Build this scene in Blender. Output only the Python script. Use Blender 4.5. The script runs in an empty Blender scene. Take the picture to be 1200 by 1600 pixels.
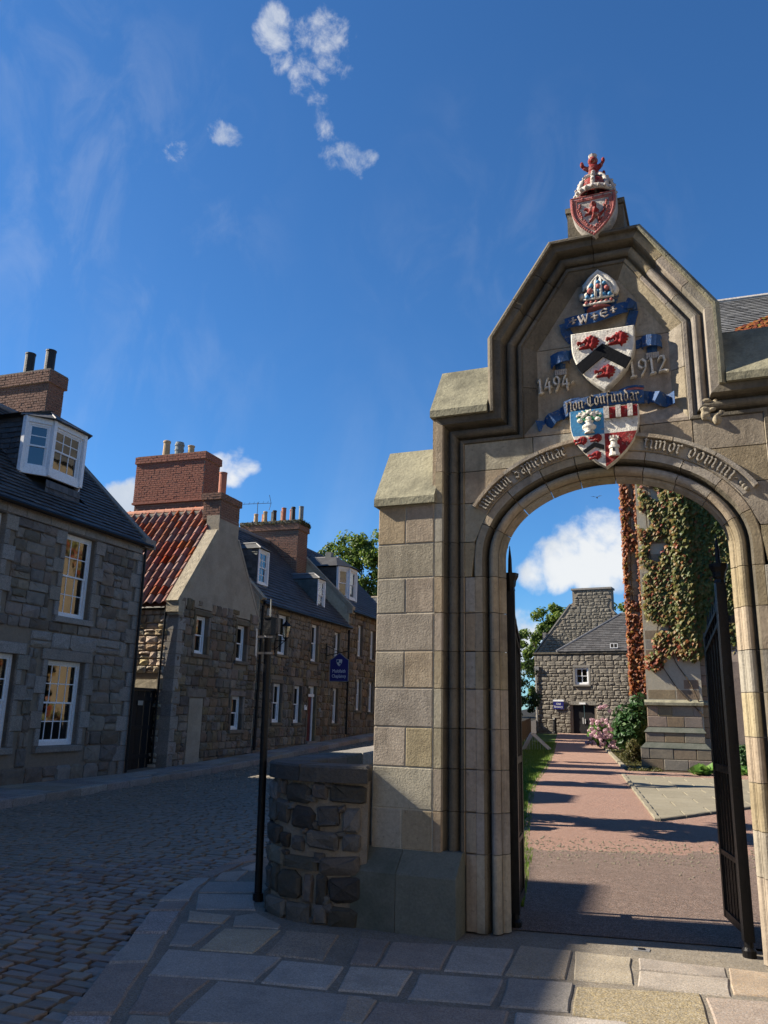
import bpy, bmesh, math, random
from mathutils import Vector, Matrix, Euler
random.seed(7)
R = math.radians
scene = bpy.context.scene
COL = scene.collection

# ------------------------------------------------------------------ camera
cam_data = bpy.data.cameras.new('camera'); cam = bpy.data.objects.new('camera', cam_data); COL.objects.link(cam)
cam_data.sensor_fit = 'VERTICAL'; cam_data.sensor_height = 36.0; cam_data.lens = 36.0 * 1250.0 / 1600.0
cam_data.clip_start = 0.05; cam_data.clip_end = 6000
CX = Vector((0.92377, 0.38230, 0.02218)); CU = Vector((0.07298, -0.23260, 0.96983)); CF = Vector((-0.37592, 0.89428, 0.24277))
mm = Matrix((( CX.x, CU.x, -CF.x, 0.0), (CX.y, CU.y, -CF.y, 0.0), (CX.z, CU.z, -CF.z, 1.7), (0, 0, 0, 1)))
cam.matrix_world = mm
scene.camera = cam
scene.render.resolution_x = 768; scene.render.resolution_y = 1024

# ------------------------------------------------------------------ light
SUN_AZ, SUN_EL = 13.0, 35.0      # light travels toward +X, SUN_AZ degrees towards +Y
sd = Vector((math.cos(R(SUN_AZ)) * math.cos(R(SUN_EL)), math.sin(R(SUN_AZ)) * math.cos(R(SUN_EL)), -math.sin(R(SUN_EL))))
sun_data = bpy.data.lights.new('sun', 'SUN'); sun = bpy.data.objects.new('sun', sun_data); COL.objects.link(sun)
sun_data.energy = 5.0; sun_data.angle = R(0.55); sun_data.color = (1.0, 0.90, 0.74)
sun.rotation_euler = sd.to_track_quat('-Z', 'Y').to_euler(); sun.location = (-30, -10, 40)
scene.view_settings.view_transform = 'Standard'; scene.view_settings.look = 'None'
scene.view_settings.gamma = 1.0; scene.view_settings.exposure = 1.25
scene.view_settings.use_curve_mapping = False

world = bpy.data.worlds.new('World'); scene.world = world; world.use_nodes = True
wn, wl = world.node_tree.nodes, world.node_tree.links
wn.clear()
def wnode(t, **k):
    n = wn.new(t)
    for a, b in k.items(): setattr(n, a, b)
    return n
wout = wnode('ShaderNodeOutputWorld'); wbg = wnode('ShaderNodeBackground'); wbg.inputs['Strength'].default_value = 0.052
sky = wnode('ShaderNodeTexSky', sky_type='NISHITA', sun_disc=False)
sky.sun_elevation = R(SUN_EL); sky.sun_rotation = R(270 - SUN_AZ); sky.altitude = 0
sky.air_density = 1.0; sky.dust_density = 0.1; sky.ozone_density = 4.0
tc = wnode('ShaderNodeTexCoord')
def m_(op, a, b=None, c=None, clamp=False):
    n = wnode('ShaderNodeMath', operation=op, use_clamp=clamp)
    for i, v in enumerate((a, b, c)):
        if v is None: continue
        if isinstance(v, (int, float)): n.inputs[i].default_value = v
        else: wl.new(v, n.inputs[i])
    return n.outputs[0]
def smooth(v, lo, hi):
    n = wnode('ShaderNodeMapRange', interpolation_type='SMOOTHSTEP')
    wl.new(v, n.inputs[0]); n.inputs[1].default_value = lo; n.inputs[2].default_value = hi
    return n.outputs[0]
def noise(scale, detail=6, rough=0.6, dist=0.0, vec=None, stretch=None):
    n = wnode('ShaderNodeTexNoise'); n.inputs['Scale'].default_value = scale; n.inputs['Detail'].default_value = detail
    n.inputs['Roughness'].default_value = rough; n.inputs['Distortion'].default_value = dist
    src = tc.outputs['Generated']
    if stretch:
        mp = wnode('ShaderNodeMapping'); mp.inputs['Scale'].default_value = stretch; wl.new(src, mp.inputs[0]); src = mp.outputs[0]
    wl.new(src, n.inputs['Vector']); return n.outputs['Fac']
wz = wnode('ShaderNodeTexNoise'); wz.inputs['Scale'].default_value = 9; wz.inputs['Detail'].default_value = 4; wl.new(tc.outputs['Generated'], wz.inputs['Vector'])
ws = wnode('ShaderNodeVectorMath', operation='SUBTRACT'); wl.new(wz.outputs['Color'], ws.inputs[0]); ws.inputs[1].default_value = (.5, .5, .5)
wm = wnode('ShaderNodeVectorMath', operation='SCALE'); wl.new(ws.outputs[0], wm.inputs[0]); wm.inputs['Scale'].default_value = .085
wa = wnode('ShaderNodeVectorMath', operation='ADD'); wl.new(tc.outputs['Generated'], wa.inputs[0]); wl.new(wm.outputs[0], wa.inputs[1])
wnm = wnode('ShaderNodeVectorMath', operation='NORMALIZE'); wl.new(wa.outputs[0], wnm.inputs[0]); warped = wnm.outputs[0]
def blobs(lst):
    cur = None
    for d, rad, st in lst:
        n = wnode('ShaderNodeVectorMath', operation='DOT_PRODUCT'); wl.new(warped, n.inputs[0]); n.inputs[1].default_value = Vector(d).normalized()
        s = smooth(n.outputs['Value'], math.cos(R(rad)), math.cos(R(rad * 0.15)))
        s = m_('MULTIPLY', s, st)
        cur = s if cur is None else m_('MAXIMUM', cur, s)
    return cur
def pdir(px, py):
    return CF * 1250 + CX * (px - 600) - CU * (py - 800)
sep = wnode('ShaderNodeSeparateXYZ'); wl.new(tc.outputs['Generated'], sep.inputs[0])
# small torn clouds high up
wisp = blobs([(pdir(433, 45), 2.6, 1.0), (pdir(505, 60), 3.0, 1.0), (pdir(440, 95), 1.7, .9), (pdir(490, 135), 1.9, .9), (pdir(490, 185), 1.5, .75),
              (pdir(507, 200), 1.2, .8), (pdir(530, 248), 2.1, .95), (pdir(560, 238), 1.2, .85), (pdir(340, 215), 1.6, .85), (pdir(285, 253), 1.1, .85), (pdir(495, 30), 1.4, .8)])
nz1 = noise(27, 10, .66, 0.25)
w1 = smooth(m_('ADD', m_('MULTIPLY', wisp, .46), nz1), .78, 1.12)
# cumulus bank low down
cum = blobs([(pdir(915, 850), 3.6, 1.0), (pdir(955, 815), 3.2, 1.0), (pdir(880, 880), 3.0, 1.0), (pdir(940, 880), 3.0, .95), (pdir(830, 900), 2.4, .85), (pdir(845, 868), 1.6, .7), (pdir(960, 905), 2.0, .8),
             (pdir(355, 740), 2.8, 1.0), (pdir(330, 775), 2.6, .95), (pdir(385, 742), 2.0, .95), (pdir(195, 780), 2.6, 1.0), (pdir(175, 790), 2.6, 1.0), (pdir(205, 750), 1.2, .6),
             (pdir(1010, 860), 4.0, 1.0), (pdir(1090, 840), 5.0, 1.0), (pdir(1250, 880), 6.0, 1.0), (pdir(40, 900), 6, .9), (pdir(-300, 900), 7, 1), (pdir(1600, 900), 7, 1)])
nz3 = noise(3.2, 3, .5)
band = m_('MULTIPLY', m_('MULTIPLY', smooth(sep.outputs['Z'], .24, .09), smooth(nz3, .40, .60)), .85)  # cloud band added all round the horizon, mostly unseen, for neutral fill
cum = m_('MAXIMUM', cum, band)
nz2 = noise(13, 9, .58, 0.25)
w2 = m_('MULTIPLY', smooth(m_('ADD', m_('MULTIPLY', cum, .50), nz2), .76, 1.02), .93)
# faint cirrus veils
cir = noise(2.6, 5, .55, 1.2, stretch=(1.6, 1.6, .5))
low = smooth(sep.outputs['Z'], .62, .12)
w3 = m_('MULTIPLY', m_('MULTIPLY', smooth(cir, .46, .74), low), .10)
shade = noise(9, 6, .6)
ccol = wnode('ShaderNodeMix', data_type='RGBA'); wl.new(smooth(shade, .35, .62), ccol.inputs['Factor'])
ccol.inputs['A'].default_value = (5.0, 5.5, 6.2, 1); ccol.inputs['B'].default_value = (7.4, 7.5, 7.5, 1)
veil = blobs([(pdir(90, 330), 17, 1.0), (pdir(200, 520), 12, .8), (pdir(820, 420), 14, .5)])
w4 = m_('MULTIPLY', m_('MULTIPLY', smooth(noise(3.0, 6, .6, .6, stretch=(4.5, 4.5, .8)), .44, .72), veil), .10)
w3 = m_('MAXIMUM', w3, w4)
tot = m_('MAXIMUM', m_('MAXIMUM', m_('MULTIPLY', w1, .70), w2), w3)
skt = wnode('ShaderNodeMix', data_type='RGBA', blend_type='MULTIPLY'); skt.inputs['Factor'].default_value = 1.0
wl.new(sky.outputs[0], skt.inputs['A']); skt.inputs['B'].default_value = (0.50, 0.92, 1.26, 1)
mix = wnode('ShaderNodeMix', data_type='RGBA'); wl.new(tot, mix.inputs['Factor']); wl.new(skt.outputs['Result'], mix.inputs['A']); wl.new(ccol.outputs['Result'], mix.inputs['B'])
wl.new(mix.outputs['Result'], wbg.inputs['Color']); wl.new(wbg.outputs[0], wout.inputs['Surface'])

# ------------------------------------------------------------------ materials
MATS = {}
def material(name, c1, c2=None, scale=6.0, rough=0.85, bump=0.3, bscale=40.0, rand=0.25, stain=None, stain_scale=1.2, stain_amt=0.5, spec=0.3, metal=0.0, hue=0.0, bdist=0.02, coat=0.0, streak=0.0, lump=1.0, chip=None, speck=None, tinted=False):
    m = bpy.data.materials.new(name); m.use_nodes = True
    n, l = m.node_tree.nodes, m.node_tree.links
    b = n['Principled BSDF']; b.inputs['Roughness'].default_value = rough; b.inputs['Metallic'].default_value = metal
    b.inputs['Specular IOR Level'].default_value = spec
    geo = n.new('ShaderNodeNewGeometry'); pos = geo.outputs['Position']
    oi = n.new('ShaderNodeObjectInfo')
    c2 = c2 or tuple(x * 0.7 for x in c1)
    def nz(sc, det=5, ro=.6):
        t = n.new('ShaderNodeTexNoise'); t.inputs['Scale'].default_value = sc; t.inputs['Detail'].default_value = det; t.inputs['Roughness'].default_value = ro
        l.new(pos, t.inputs['Vector']); return t.outputs['Fac']
    def rng(v, lo, hi, a=0., z=1.):
        t = n.new('ShaderNodeMapRange'); l.new(v, t.inputs[0]); t.inputs[1].default_value = lo; t.inputs[2].default_value = hi; t.inputs[3].default_value = a; t.inputs[4].default_value = z; return t.outputs[0]
    def mixc(f, a, bb, bt='MIX'):
        t = n.new('ShaderNodeMix'); t.data_type = 'RGBA'; t.blend_type = bt
        for s, v in (('Factor', f), ('A', a), ('B', bb)):
            if isinstance(v, (tuple, list)): t.inputs[s].default_value = (*v[:3], 1)
            elif isinstance(v, (int, float)): t.inputs[s].default_value = v
            else: l.new(v, t.inputs[s])
        return t.outputs['Result']
    col = mixc(rng(nz(scale), .34, .66), c1, c2)
    fine = nz(scale * 9, 3, .7)
    col = mixc(.55, col, mixc(rng(fine, .3, .7), tuple(x * .72 for x in c1), tuple(min(1, x * 1.22) for x in c1)), 'MIX')
    if tinted:
        at = n.new('ShaderNodeAttribute'); at.attribute_name = 'tint'; ht = n.new('ShaderNodeHueSaturation'); l.new(col, ht.inputs['Color']); l.new(rng(at.outputs['Fac'], 0, 1, .55, 1.55), ht.inputs['Value']); col = ht.outputs[0]
    if speck:
        vo = n.new('ShaderNodeTexVoronoi'); vo.inputs['Scale'].default_value = speck[0]; l.new(pos, vo.inputs['Vector'])
        sx = n.new('ShaderNodeSeparateColor'); l.new(vo.outputs['Color'], sx.inputs[0])
        hs0 = n.new('ShaderNodeHueSaturation'); l.new(col, hs0.inputs['Color']); l.new(rng(sx.outputs[0], 0, 1, speck[1], speck[2]), hs0.inputs['Value']); l.new(rng(sx.outputs[1], 0, 1, .6, 1.2), hs0.inputs['Saturation']); col = hs0.outputs[0]
    if stain:
        col = mixc(rng(nz(stain_scale, 6, .65), .48, .70, 0, stain_amt), col, stain)
    if chip:
        col = mixc(rng(nz(30, 4, .6), .60, .64, 0, .6), col, chip); col = mixc(rng(nz(7, 5, .65), .52, .70, 0, .4), col, tuple(x * .35 + .02 for x in c1))
    if streak:
        mp = n.new('ShaderNodeMapping'); mp.inputs['Scale'].default_value = (5.5, 5.5, .55); l.new(pos, mp.inputs[0])
        t = n.new('ShaderNodeTexNoise'); t.inputs['Scale'].default_value = 1.6; t.inputs['Detail'].default_value = 7; t.inputs['Roughness'].default_value = .62; l.new(mp.outputs[0], t.inputs['Vector'])
        col = mixc(rng(t.outputs['Fac'], .50, .72, 0, streak), col, tuple(x * .33 for x in c1))
        pit = n.new('ShaderNodeTexNoise'); pit.inputs['Scale'].default_value = 26; pit.inputs['Detail'].default_value = 2; l.new(pos, pit.inputs['Vector'])
        col = mixc(rng(pit.outputs['Fac'], .66, .74, 0, .5), col, tuple(x * .4 for x in c1))
    if rand > 0 or hue > 0:
        hs = n.new('ShaderNodeHueSaturation'); l.new(col, hs.inputs['Color'])
        l.new(rng(oi.outputs['Random'], 0, 1, 1 - rand, 1 + rand), hs.inputs['Value'])
        if hue > 0:
            t = n.new('ShaderNodeMath'); t.operation = 'MULTIPLY'; l.new(oi.outputs['Random'], t.inputs[0]); t.inputs[1].default_value = 7.31
            fr = n.new('ShaderNodeMath'); fr.operation = 'FRACT'; l.new(t.outputs[0], fr.inputs[0])
            l.new(rng(fr.outputs[0], 0, 1, .5 - hue, .5 + hue), hs.inputs['Hue'])
            t2 = n.new('ShaderNodeMath'); t2.operation = 'MULTIPLY'; l.new(oi.outputs['Random'], t2.inputs[0]); t2.inputs[1].default_value = 13.77
            f2 = n.new('ShaderNodeMath'); f2.operation = 'FRACT'; l.new(t2.outputs[0], f2.inputs[0])
            l.new(rng(f2.outputs[0], 0, 1, .55, 1.35), hs.inputs['Saturation'])
        col = hs.outputs[0]
    l.new(col, b.inputs['Base Color'])
    if bump > 0:
        bp = n.new('ShaderNodeBump'); bp.inputs['Strength'].default_value = bump; bp.inputs['Distance'].default_value = bdist
        t = n.new('ShaderNodeMath'); t.operation = 'MULTIPLY_ADD'; l.new(nz(bscale * .22, 3), t.inputs[0]); t.inputs[1].default_value = lump; l.new(nz(bscale, 6, .65), t.inputs[2])
        l.new(t.outputs[0], bp.inputs['Height']); l.new(bp.outputs[0], b.inputs['Normal'])
    if coat: b.inputs['Coat Weight'].default_value = coat
    MATS[name] = m
    return m
material('sandstone', (.335, .288, .215), (.235, .197, .145), 3.0, .88, .38, 60, .13, (.13, .105, .075), 2.0, .75, .2, hue=.016, streak=.55, lump=.45)
material('sandstone_coping', (.27, .255, .18), (.17, .16, .12), 5, .92, .5, 30, .08, (.07, .068, .052), 2.6, .8, .2, streak=.4)
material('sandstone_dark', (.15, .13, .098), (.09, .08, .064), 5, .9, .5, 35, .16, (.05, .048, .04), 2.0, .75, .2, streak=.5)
material('sandstone_plinth', (.13, .135, .115), (.085, .095, .08), 6, .9, .4, 40, .10, (.05, .065, .05), 2.0, .7, .2)
material('mortar', (.40, .36, .28), (.32, .29, .22), 12, .95, .3, 60, 0)
material('mortar_grey', (.23, .19, .145), (.155, .13, .10), 12, .95, .5, 60, 0)
material('mortar_dark', (.012, .011, .009), (.008, .007, .006), 12, .95, .4, 60, 0)
material('granite', (.21, .182, .15), (.125, .11, .093), 9, .85, .6, 26, .30, (.07, .065, .06), 3, .5, .25, hue=.02, bdist=.03)
material('granite_dressed', (.26, .235, .205), (.19, .173, .15), 16, .85, .3, 60, .14, (.10, .095, .09), 3, .35, .25, hue=.01, speck=(90, .65, 1.35), lump=.35)
material('granite_brown', (.215, .165, .115), (.115, .09, .067), 8, .88, .6, 26, .34, (.06, .052, .045), 3, .5, .2, hue=.02, bdist=.03)
material('rubble_warm', (.46, .38, .27), (.30, .24, .17), 7, .9, .8, 18, .30, (.20, .17, .13), 3, .4, .2, hue=.025, bdist=.04)
material('whin', (.105, .095, .08), (.05, .046, .041), 9, .8, .8, 16, .55, (.13, .125, .11), 4, .4, .3, hue=.03, bdist=.03)
material('sett', (.205, .165, .125), (.14, .115, .09), 14, .5, .35, 40, .28, (.09, .08, .07), 2, .4, .6, hue=.02)
material('flag', (.34, .285, .22), (.265, .225, .175), 7, .8, .35, 55, .15, (.15, .13, .11), 2.4, .5, .3, hue=.012, speck=(150, .72, 1.25), lump=.35)
material('flag_blue', (.285, .255, .22), (.22, .20, .175), 7, .8, .35, 55, .16, (.08, .085, .095), 2.4, .4, .3, speck=(150, .75, 1.22), lump=.35)
material('flag_pink', (.265, .212, .172), (.20, .16, .132), 9, .82, .4, 60, .12, (.11, .09, .085), 2.4, .4, .3, speck=(150, .72, 1.25), lump=.35)
material('flag_gold', (.30, .245, .15), (.21, .17, .105), 9, .85, .6, 60, .08, (.19, .16, .11), 3, .4, .3, speck=(110, .6, 1.4), lump=.35)
material('kerbstone', (.30, .25, .205), (.22, .185, .155), 14, .75, .4, 60, .18, (.10, .09, .085), 3, .4, .3, hue=.03, speck=(130, .6, 1.4), lump=.35)
material('concrete', (.215, .185, .145), (.15, .13, .103), 8, .92, .5, 50, 0, (.10, .095, .085), 2.5, .5, .2, speck=(120, .7, 1.25), lump=.35)
material('asphalt', (.205, .142, .112), (.10, .068, .055), 11, .9, 1.0, 120, 0, (.15, .11, .09), 1.0, .5, .3, speck=(130, .35, 1.65), lump=.35)
material('red_gravel', (.33, .195, .145), (.235, .14, .105), 13, .95, 1.0, 150, 0, (.33, .22, .17), .9, .35, .2, speck=(150, .55, 1.4), lump=.35)
material('garden_slab', (.23, .205, .15), (.18, .16, .12), 5, .92, .3, 60, .08, (.24, .22, .17), 1.5, .5, .2)
material('soil', (.06, .045, .03), (.035, .028, .02), 14, .98, .8, 30, 0)
material('turf', (.075, .12, .022), (.05, .09, .016), 5, .95, .6, 60, 0, (.09, .11, .025), 1.2, .4, .2)
material('slate', (.075, .072, .072), (.05, .049, .05), 3, .58, .35, 26, 0, (.085, .088, .09), 1.6, .5, .45, tinted=True)
material('slate_light', (.15, .15, .15), (.10, .10, .10), 3, .7, .35, 26, 0, (.18, .175, .16), 1.6, .5, .35, tinted=True)
material('slate_green', (.075, .095, .095), (.055, .07, .072), 3, .6, .35, 26, 0, (.11, .12, .115), 1.6, .5, .4, tinted=True)
material('lead', (.20, .20, .205), (.14, .14, .145), 5, .6, .2, 20, 0)
material('pantile', (.25, .10, .07), (.15, .06, .045), 4, .92, .3, 40, .18, (.12, .075, .058), 2.0, .5, .08, hue=.01)
material('ridge_tile', (.46, .19, .115), (.36, .14, .085), 5, .75, .2, 40, .10)
material('brick', (.31, .125, .085), (.22, .09, .065), 5, .88, .4, 40, 0, (.20, .10, .075), 4, .5, .2)
material('brick_brown', (.23, .125, .09), (.16, .09, .068), 5, .88, .5, 40, 0, (.11, .075, .06), 4, .5, .2)
material('brick_mortar', (.40, .31, .23), (.30, .23, .17), 12, .95, .3, 60, 0)
material('harling', (.38, .325, .25), (.29, .25, .19), 3, .95, .6, 90, 0, (.20, .17, .13), 1.1, .6, .15)
material('skew_stone', (.40, .35, .26), (.28, .24, .18), 6, .92, .8, 26, .06, (.22, .19, .14), 3, .5, .15, bdist=.04)
material('white_paint', (.78, .79, .80), (.74, .75, .77), 3, .45, .05, 30, .02, None, spec=.5)
material('cream_paint', (.62, .58, .50), (.55, .51, .44), 3, .55, .05, 30, 0, None, spec=.4)
material('black_iron', (.006, .006, .007), (.004, .004, .005), 10, .38, .35, 30, 0, (.014, .010, .008), 6, .25, .22)
material('black_wood', (.012, .012, .013), (.008, .008, .009), 6, .6, .3, 40, .2)
material('red_door', (.10, .012, .018), (.08, .01, .014), 4, .35, .1, 40, 0, None, spec=.5)
material('blue_sign', (.018, .02, .15), (.014, .016, .12), 4, .35, .0, 40, 0, None, spec=.5)
material('pot_buff', (.52, .36, .20), (.40, .27, .15), 5, .8, .2, 30, .15, (.2, .14, .09), 4, .4)
material('pot_red', (.38, .14, .085), (.28, .10, .065), 5, .8, .2, 30, .15, (.14, .07, .05), 4, .4)
material('pot_grey', (.22, .23, .22), (.16, .17, .165), 5, .8, .2, 30, .15)
material('pot_black', (.03, .028, .026), (.02, .019, .018), 5, .5, .2, 30, .1)
material('her_white', (.72, .69, .62), (.58, .55, .48), 8, .85, .5, 60, 0, (.34, .30, .25), 9, .55, .1, chip=(.24, .205, .16))
material('her_red', (.30, .022, .024), (.19, .016, .018), 9, .72, .5, 60, 0, (.08, .02, .018), 9, .6, .2, chip=(.24, .205, .16))
material('her_blue', (.016, .07, .20), (.011, .045, .135), 8, .62, .4, 40, 0, (.010, .025, .065), 7, .6, .3, chip=(.24, .205, .16))
material('her_skyblue', (.05, .22, .42), (.04, .18, .35), 8, .5, .2, 50, 0, chip=(.24, .205, .16))
material('her_black', (.007, .008, .011), (.005, .006, .008), 8, .8, .2, 50, 0, None, spec=.1)
material('crest_red', (.26, .028, .028), (.15, .018, .018), 14, .8, .5, 70, 0, (.30, .25, .22), 22, .75, .15, chip=(.24, .205, .16))
material('her_silver', (.50, .46, .42), (.34, .31, .285), 9, .75, .5, 50, .06, (.15, .13, .11), 8, .6, .2, chip=(.24, .205, .16))
material('her_pink', (.42, .14, .13), (.30, .10, .095), 9, .8, .4, 50, 0, (.16, .09, .08), 9, .5, .15, chip=(.24, .205, .16))
material('her_green', (.03, .22, .10), (.02, .16, .07), 8, .6, .2, 50, 0, chip=(.24, .205, .16))
material('letter_grey', (.40, .36, .30), (.27, .24, .20), 8, .7, .3, 50, 0, (.12, .11, .095), 5, .4, .3)
material('bark', (.10, .075, .05), (.06, .045, .032), 6, .95, 1.0, 14, 0, bdist=.05)
material('fence_wood', (.13, .085, .05), (.085, .055, .035), 6, .92, .5, 30, .25)
material('mesh_wire', (.45, .46, .46), (.36, .37, .37), 6, .5, .1, 30, 0)
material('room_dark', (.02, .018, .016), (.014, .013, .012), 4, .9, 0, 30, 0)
material('curtain', (.34, .32, .28), (.28, .26, .23), 4, .9, 0, 30, 0)
material('bird_feather', (.10, .10, .10), (.05, .05, .05), 20, .8, 0, 30, 0)

def glass_mat():
    m = bpy.data.materials.new('window_glass'); m.use_nodes = True
    n, l = m.node_tree.nodes, m.node_tree.links
    n.clear()
    o = n.new('ShaderNodeOutputMaterial'); g = n.new('ShaderNodeBsdfGlossy'); g.inputs['Roughness'].default_value = .03
    t = n.new('ShaderNodeBsdfTransparent'); t.inputs[0].default_value = (.82, .86, .86, 1)
    fr = n.new('ShaderNodeFresnel'); fr.inputs[0].default_value = 1.6
    geo = n.new('ShaderNodeNewGeometry'); nz = n.new('ShaderNodeTexNoise'); nz.inputs['Scale'].default_value = 2.2; l.new(geo.outputs['Position'], nz.inputs['Vector'])
    bp = n.new('ShaderNodeBump'); bp.inputs['Strength'].default_value = .08; bp.inputs['Distance'].default_value = .02; l.new(nz.outputs['Fac'], bp.inputs['Height'])
    l.new(bp.outputs[0], g.inputs['Normal'])
    mr = n.new('ShaderNodeMapRange'); l.new(fr.outputs[0], mr.inputs[0]); mr.inputs[1].default_value = 0; mr.inputs[2].default_value = .5; mr.inputs[3].default_value = .10; mr.inputs[4].default_value = .85
    mx = n.new('ShaderNodeMixShader'); l.new(mr.outputs[0], mx.inputs[0]); l.new(t.outputs[0], mx.inputs[1]); l.new(g.outputs[0], mx.inputs[2]); l.new(mx.outputs[0], o.inputs[0])
    MATS['glass'] = m
glass_mat()

def leaf_material(name, stops, rough=.5, trans=.35):
    """colour picked per leaf from its own random attribute"""
    m = bpy.data.materials.new(name); m.use_nodes = True
    n, l = m.node_tree.nodes, m.node_tree.links
    n.clear(); o = n.new('ShaderNodeOutputMaterial')
    at = n.new('ShaderNodeAttribute'); at.attribute_name = 'tint'
    rp = n.new('ShaderNodeValToRGB'); l.new(at.outputs['Fac'], rp.inputs[0])
    e = rp.color_ramp.elements
    while len(e) > 1: e.remove(e[-1])
    e[0].position = stops[0][0]; e[0].color = (*stops[0][1], 1)
    for p, c in stops[1:]:
        k = e.new(p); k.color = (*c, 1)
    d = n.new('ShaderNodeBsdfPrincipled'); d.inputs['Roughness'].default_value = rough; d.inputs['Specular IOR Level'].default_value = .35
    l.new(rp.outputs[0], d.inputs['Base Color'])
    t = n.new('ShaderNodeBsdfTranslucent'); hs = n.new('ShaderNodeHueSaturation'); hs.inputs['Value'].default_value = 1.3; l.new(rp.outputs[0], hs.inputs['Color']); l.new(hs.outputs[0], t.inputs[0])
    mx = n.new('ShaderNodeMixShader'); mx.inputs[0].default_value = trans; l.new(d.outputs[0], mx.inputs[1]); l.new(t.outputs[0], mx.inputs[2]); l.new(mx.outputs[0], o.inputs[0])
    MATS[name] = m
leaf_material('leaf_tree', [(0, (.05, .085, .014)), (.5, (.095, .15, .024)), (1, (.17, .22, .04))], .5, .42)
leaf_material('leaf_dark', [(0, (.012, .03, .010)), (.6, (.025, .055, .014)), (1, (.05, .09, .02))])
leaf_material('leaf_rhodo', [(0, (.015, .045, .014)), (.6, (.03, .085, .022)), (1, (.07, .13, .03))], .55, .2)
leaf_material('leaf_shrub', [(0, (.05, .055, .018)), (.5, (.085, .09, .028)), (1, (.13, .10, .04))])
leaf_material('leaf_bright', [(0, (.06, .14, .03)), (.6, (.12, .24, .05)), (1, (.20, .32, .08))], .45)
leaf_material('ivy_orange', [(0, (.09, .022, .012)), (.4, (.22, .055, .016)), (.75, (.32, .12, .022)), (1, (.22, .18, .035))])
leaf_material('ivy_mixed', [(0, (.16, .022, .014)), (.18, (.28, .07, .022)), (.32, (.20, .12, .03)), (.55, (.14, .14, .03)), (.85, (.07, .10, .022)), (1, (.04, .06, .016))])
leaf_material('grass', [(0, (.06, .12, .015)), (.6, (.11, .19, .026)), (1, (.19, .25, .045))], .5, .42)
leaf_material('petal', [(0, (.50, .30, .37)), (.5, (.60, .42, .47)), (1, (.70, .58, .58))], .8)

# ------------------------------------------------------------------ mesh helpers
def link(name, data, parent=None, loc=None, rot=None, scale=None, world=False):
    o = bpy.data.objects.new(name, data); COL.objects.link(o)
    if parent is not None:
        o.parent = parent
        if parent.name in BASE: o.matrix_parent_inverse = BASE[parent.name]
    if loc is not None: o.location = loc
    if rot is not None: o.rotation_euler = rot
    if scale is not None: o.scale = scale
    return o
BASE = {}
def thing(name, label, cat, loc=(0, 0, 0), rz=0.0, group=None, frame=None):
    o = bpy.data.objects.new(name, None); COL.objects.link(o); o.empty_display_size = .2
    o.location = loc; o.rotation_euler = (0, 0, rz); o['label'] = label; o['category'] = cat
    if group: o['group'] = group
    if frame is not None: BASE[o.name] = (Matrix.Translation(loc) @ Matrix.Rotation(rz, 4, 'Z')).inverted() @ frame
    return o
def tag(o, label, cat, group=None):
    o['label'] = label; o['category'] = cat
    if group: o['group'] = group
    return o

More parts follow.
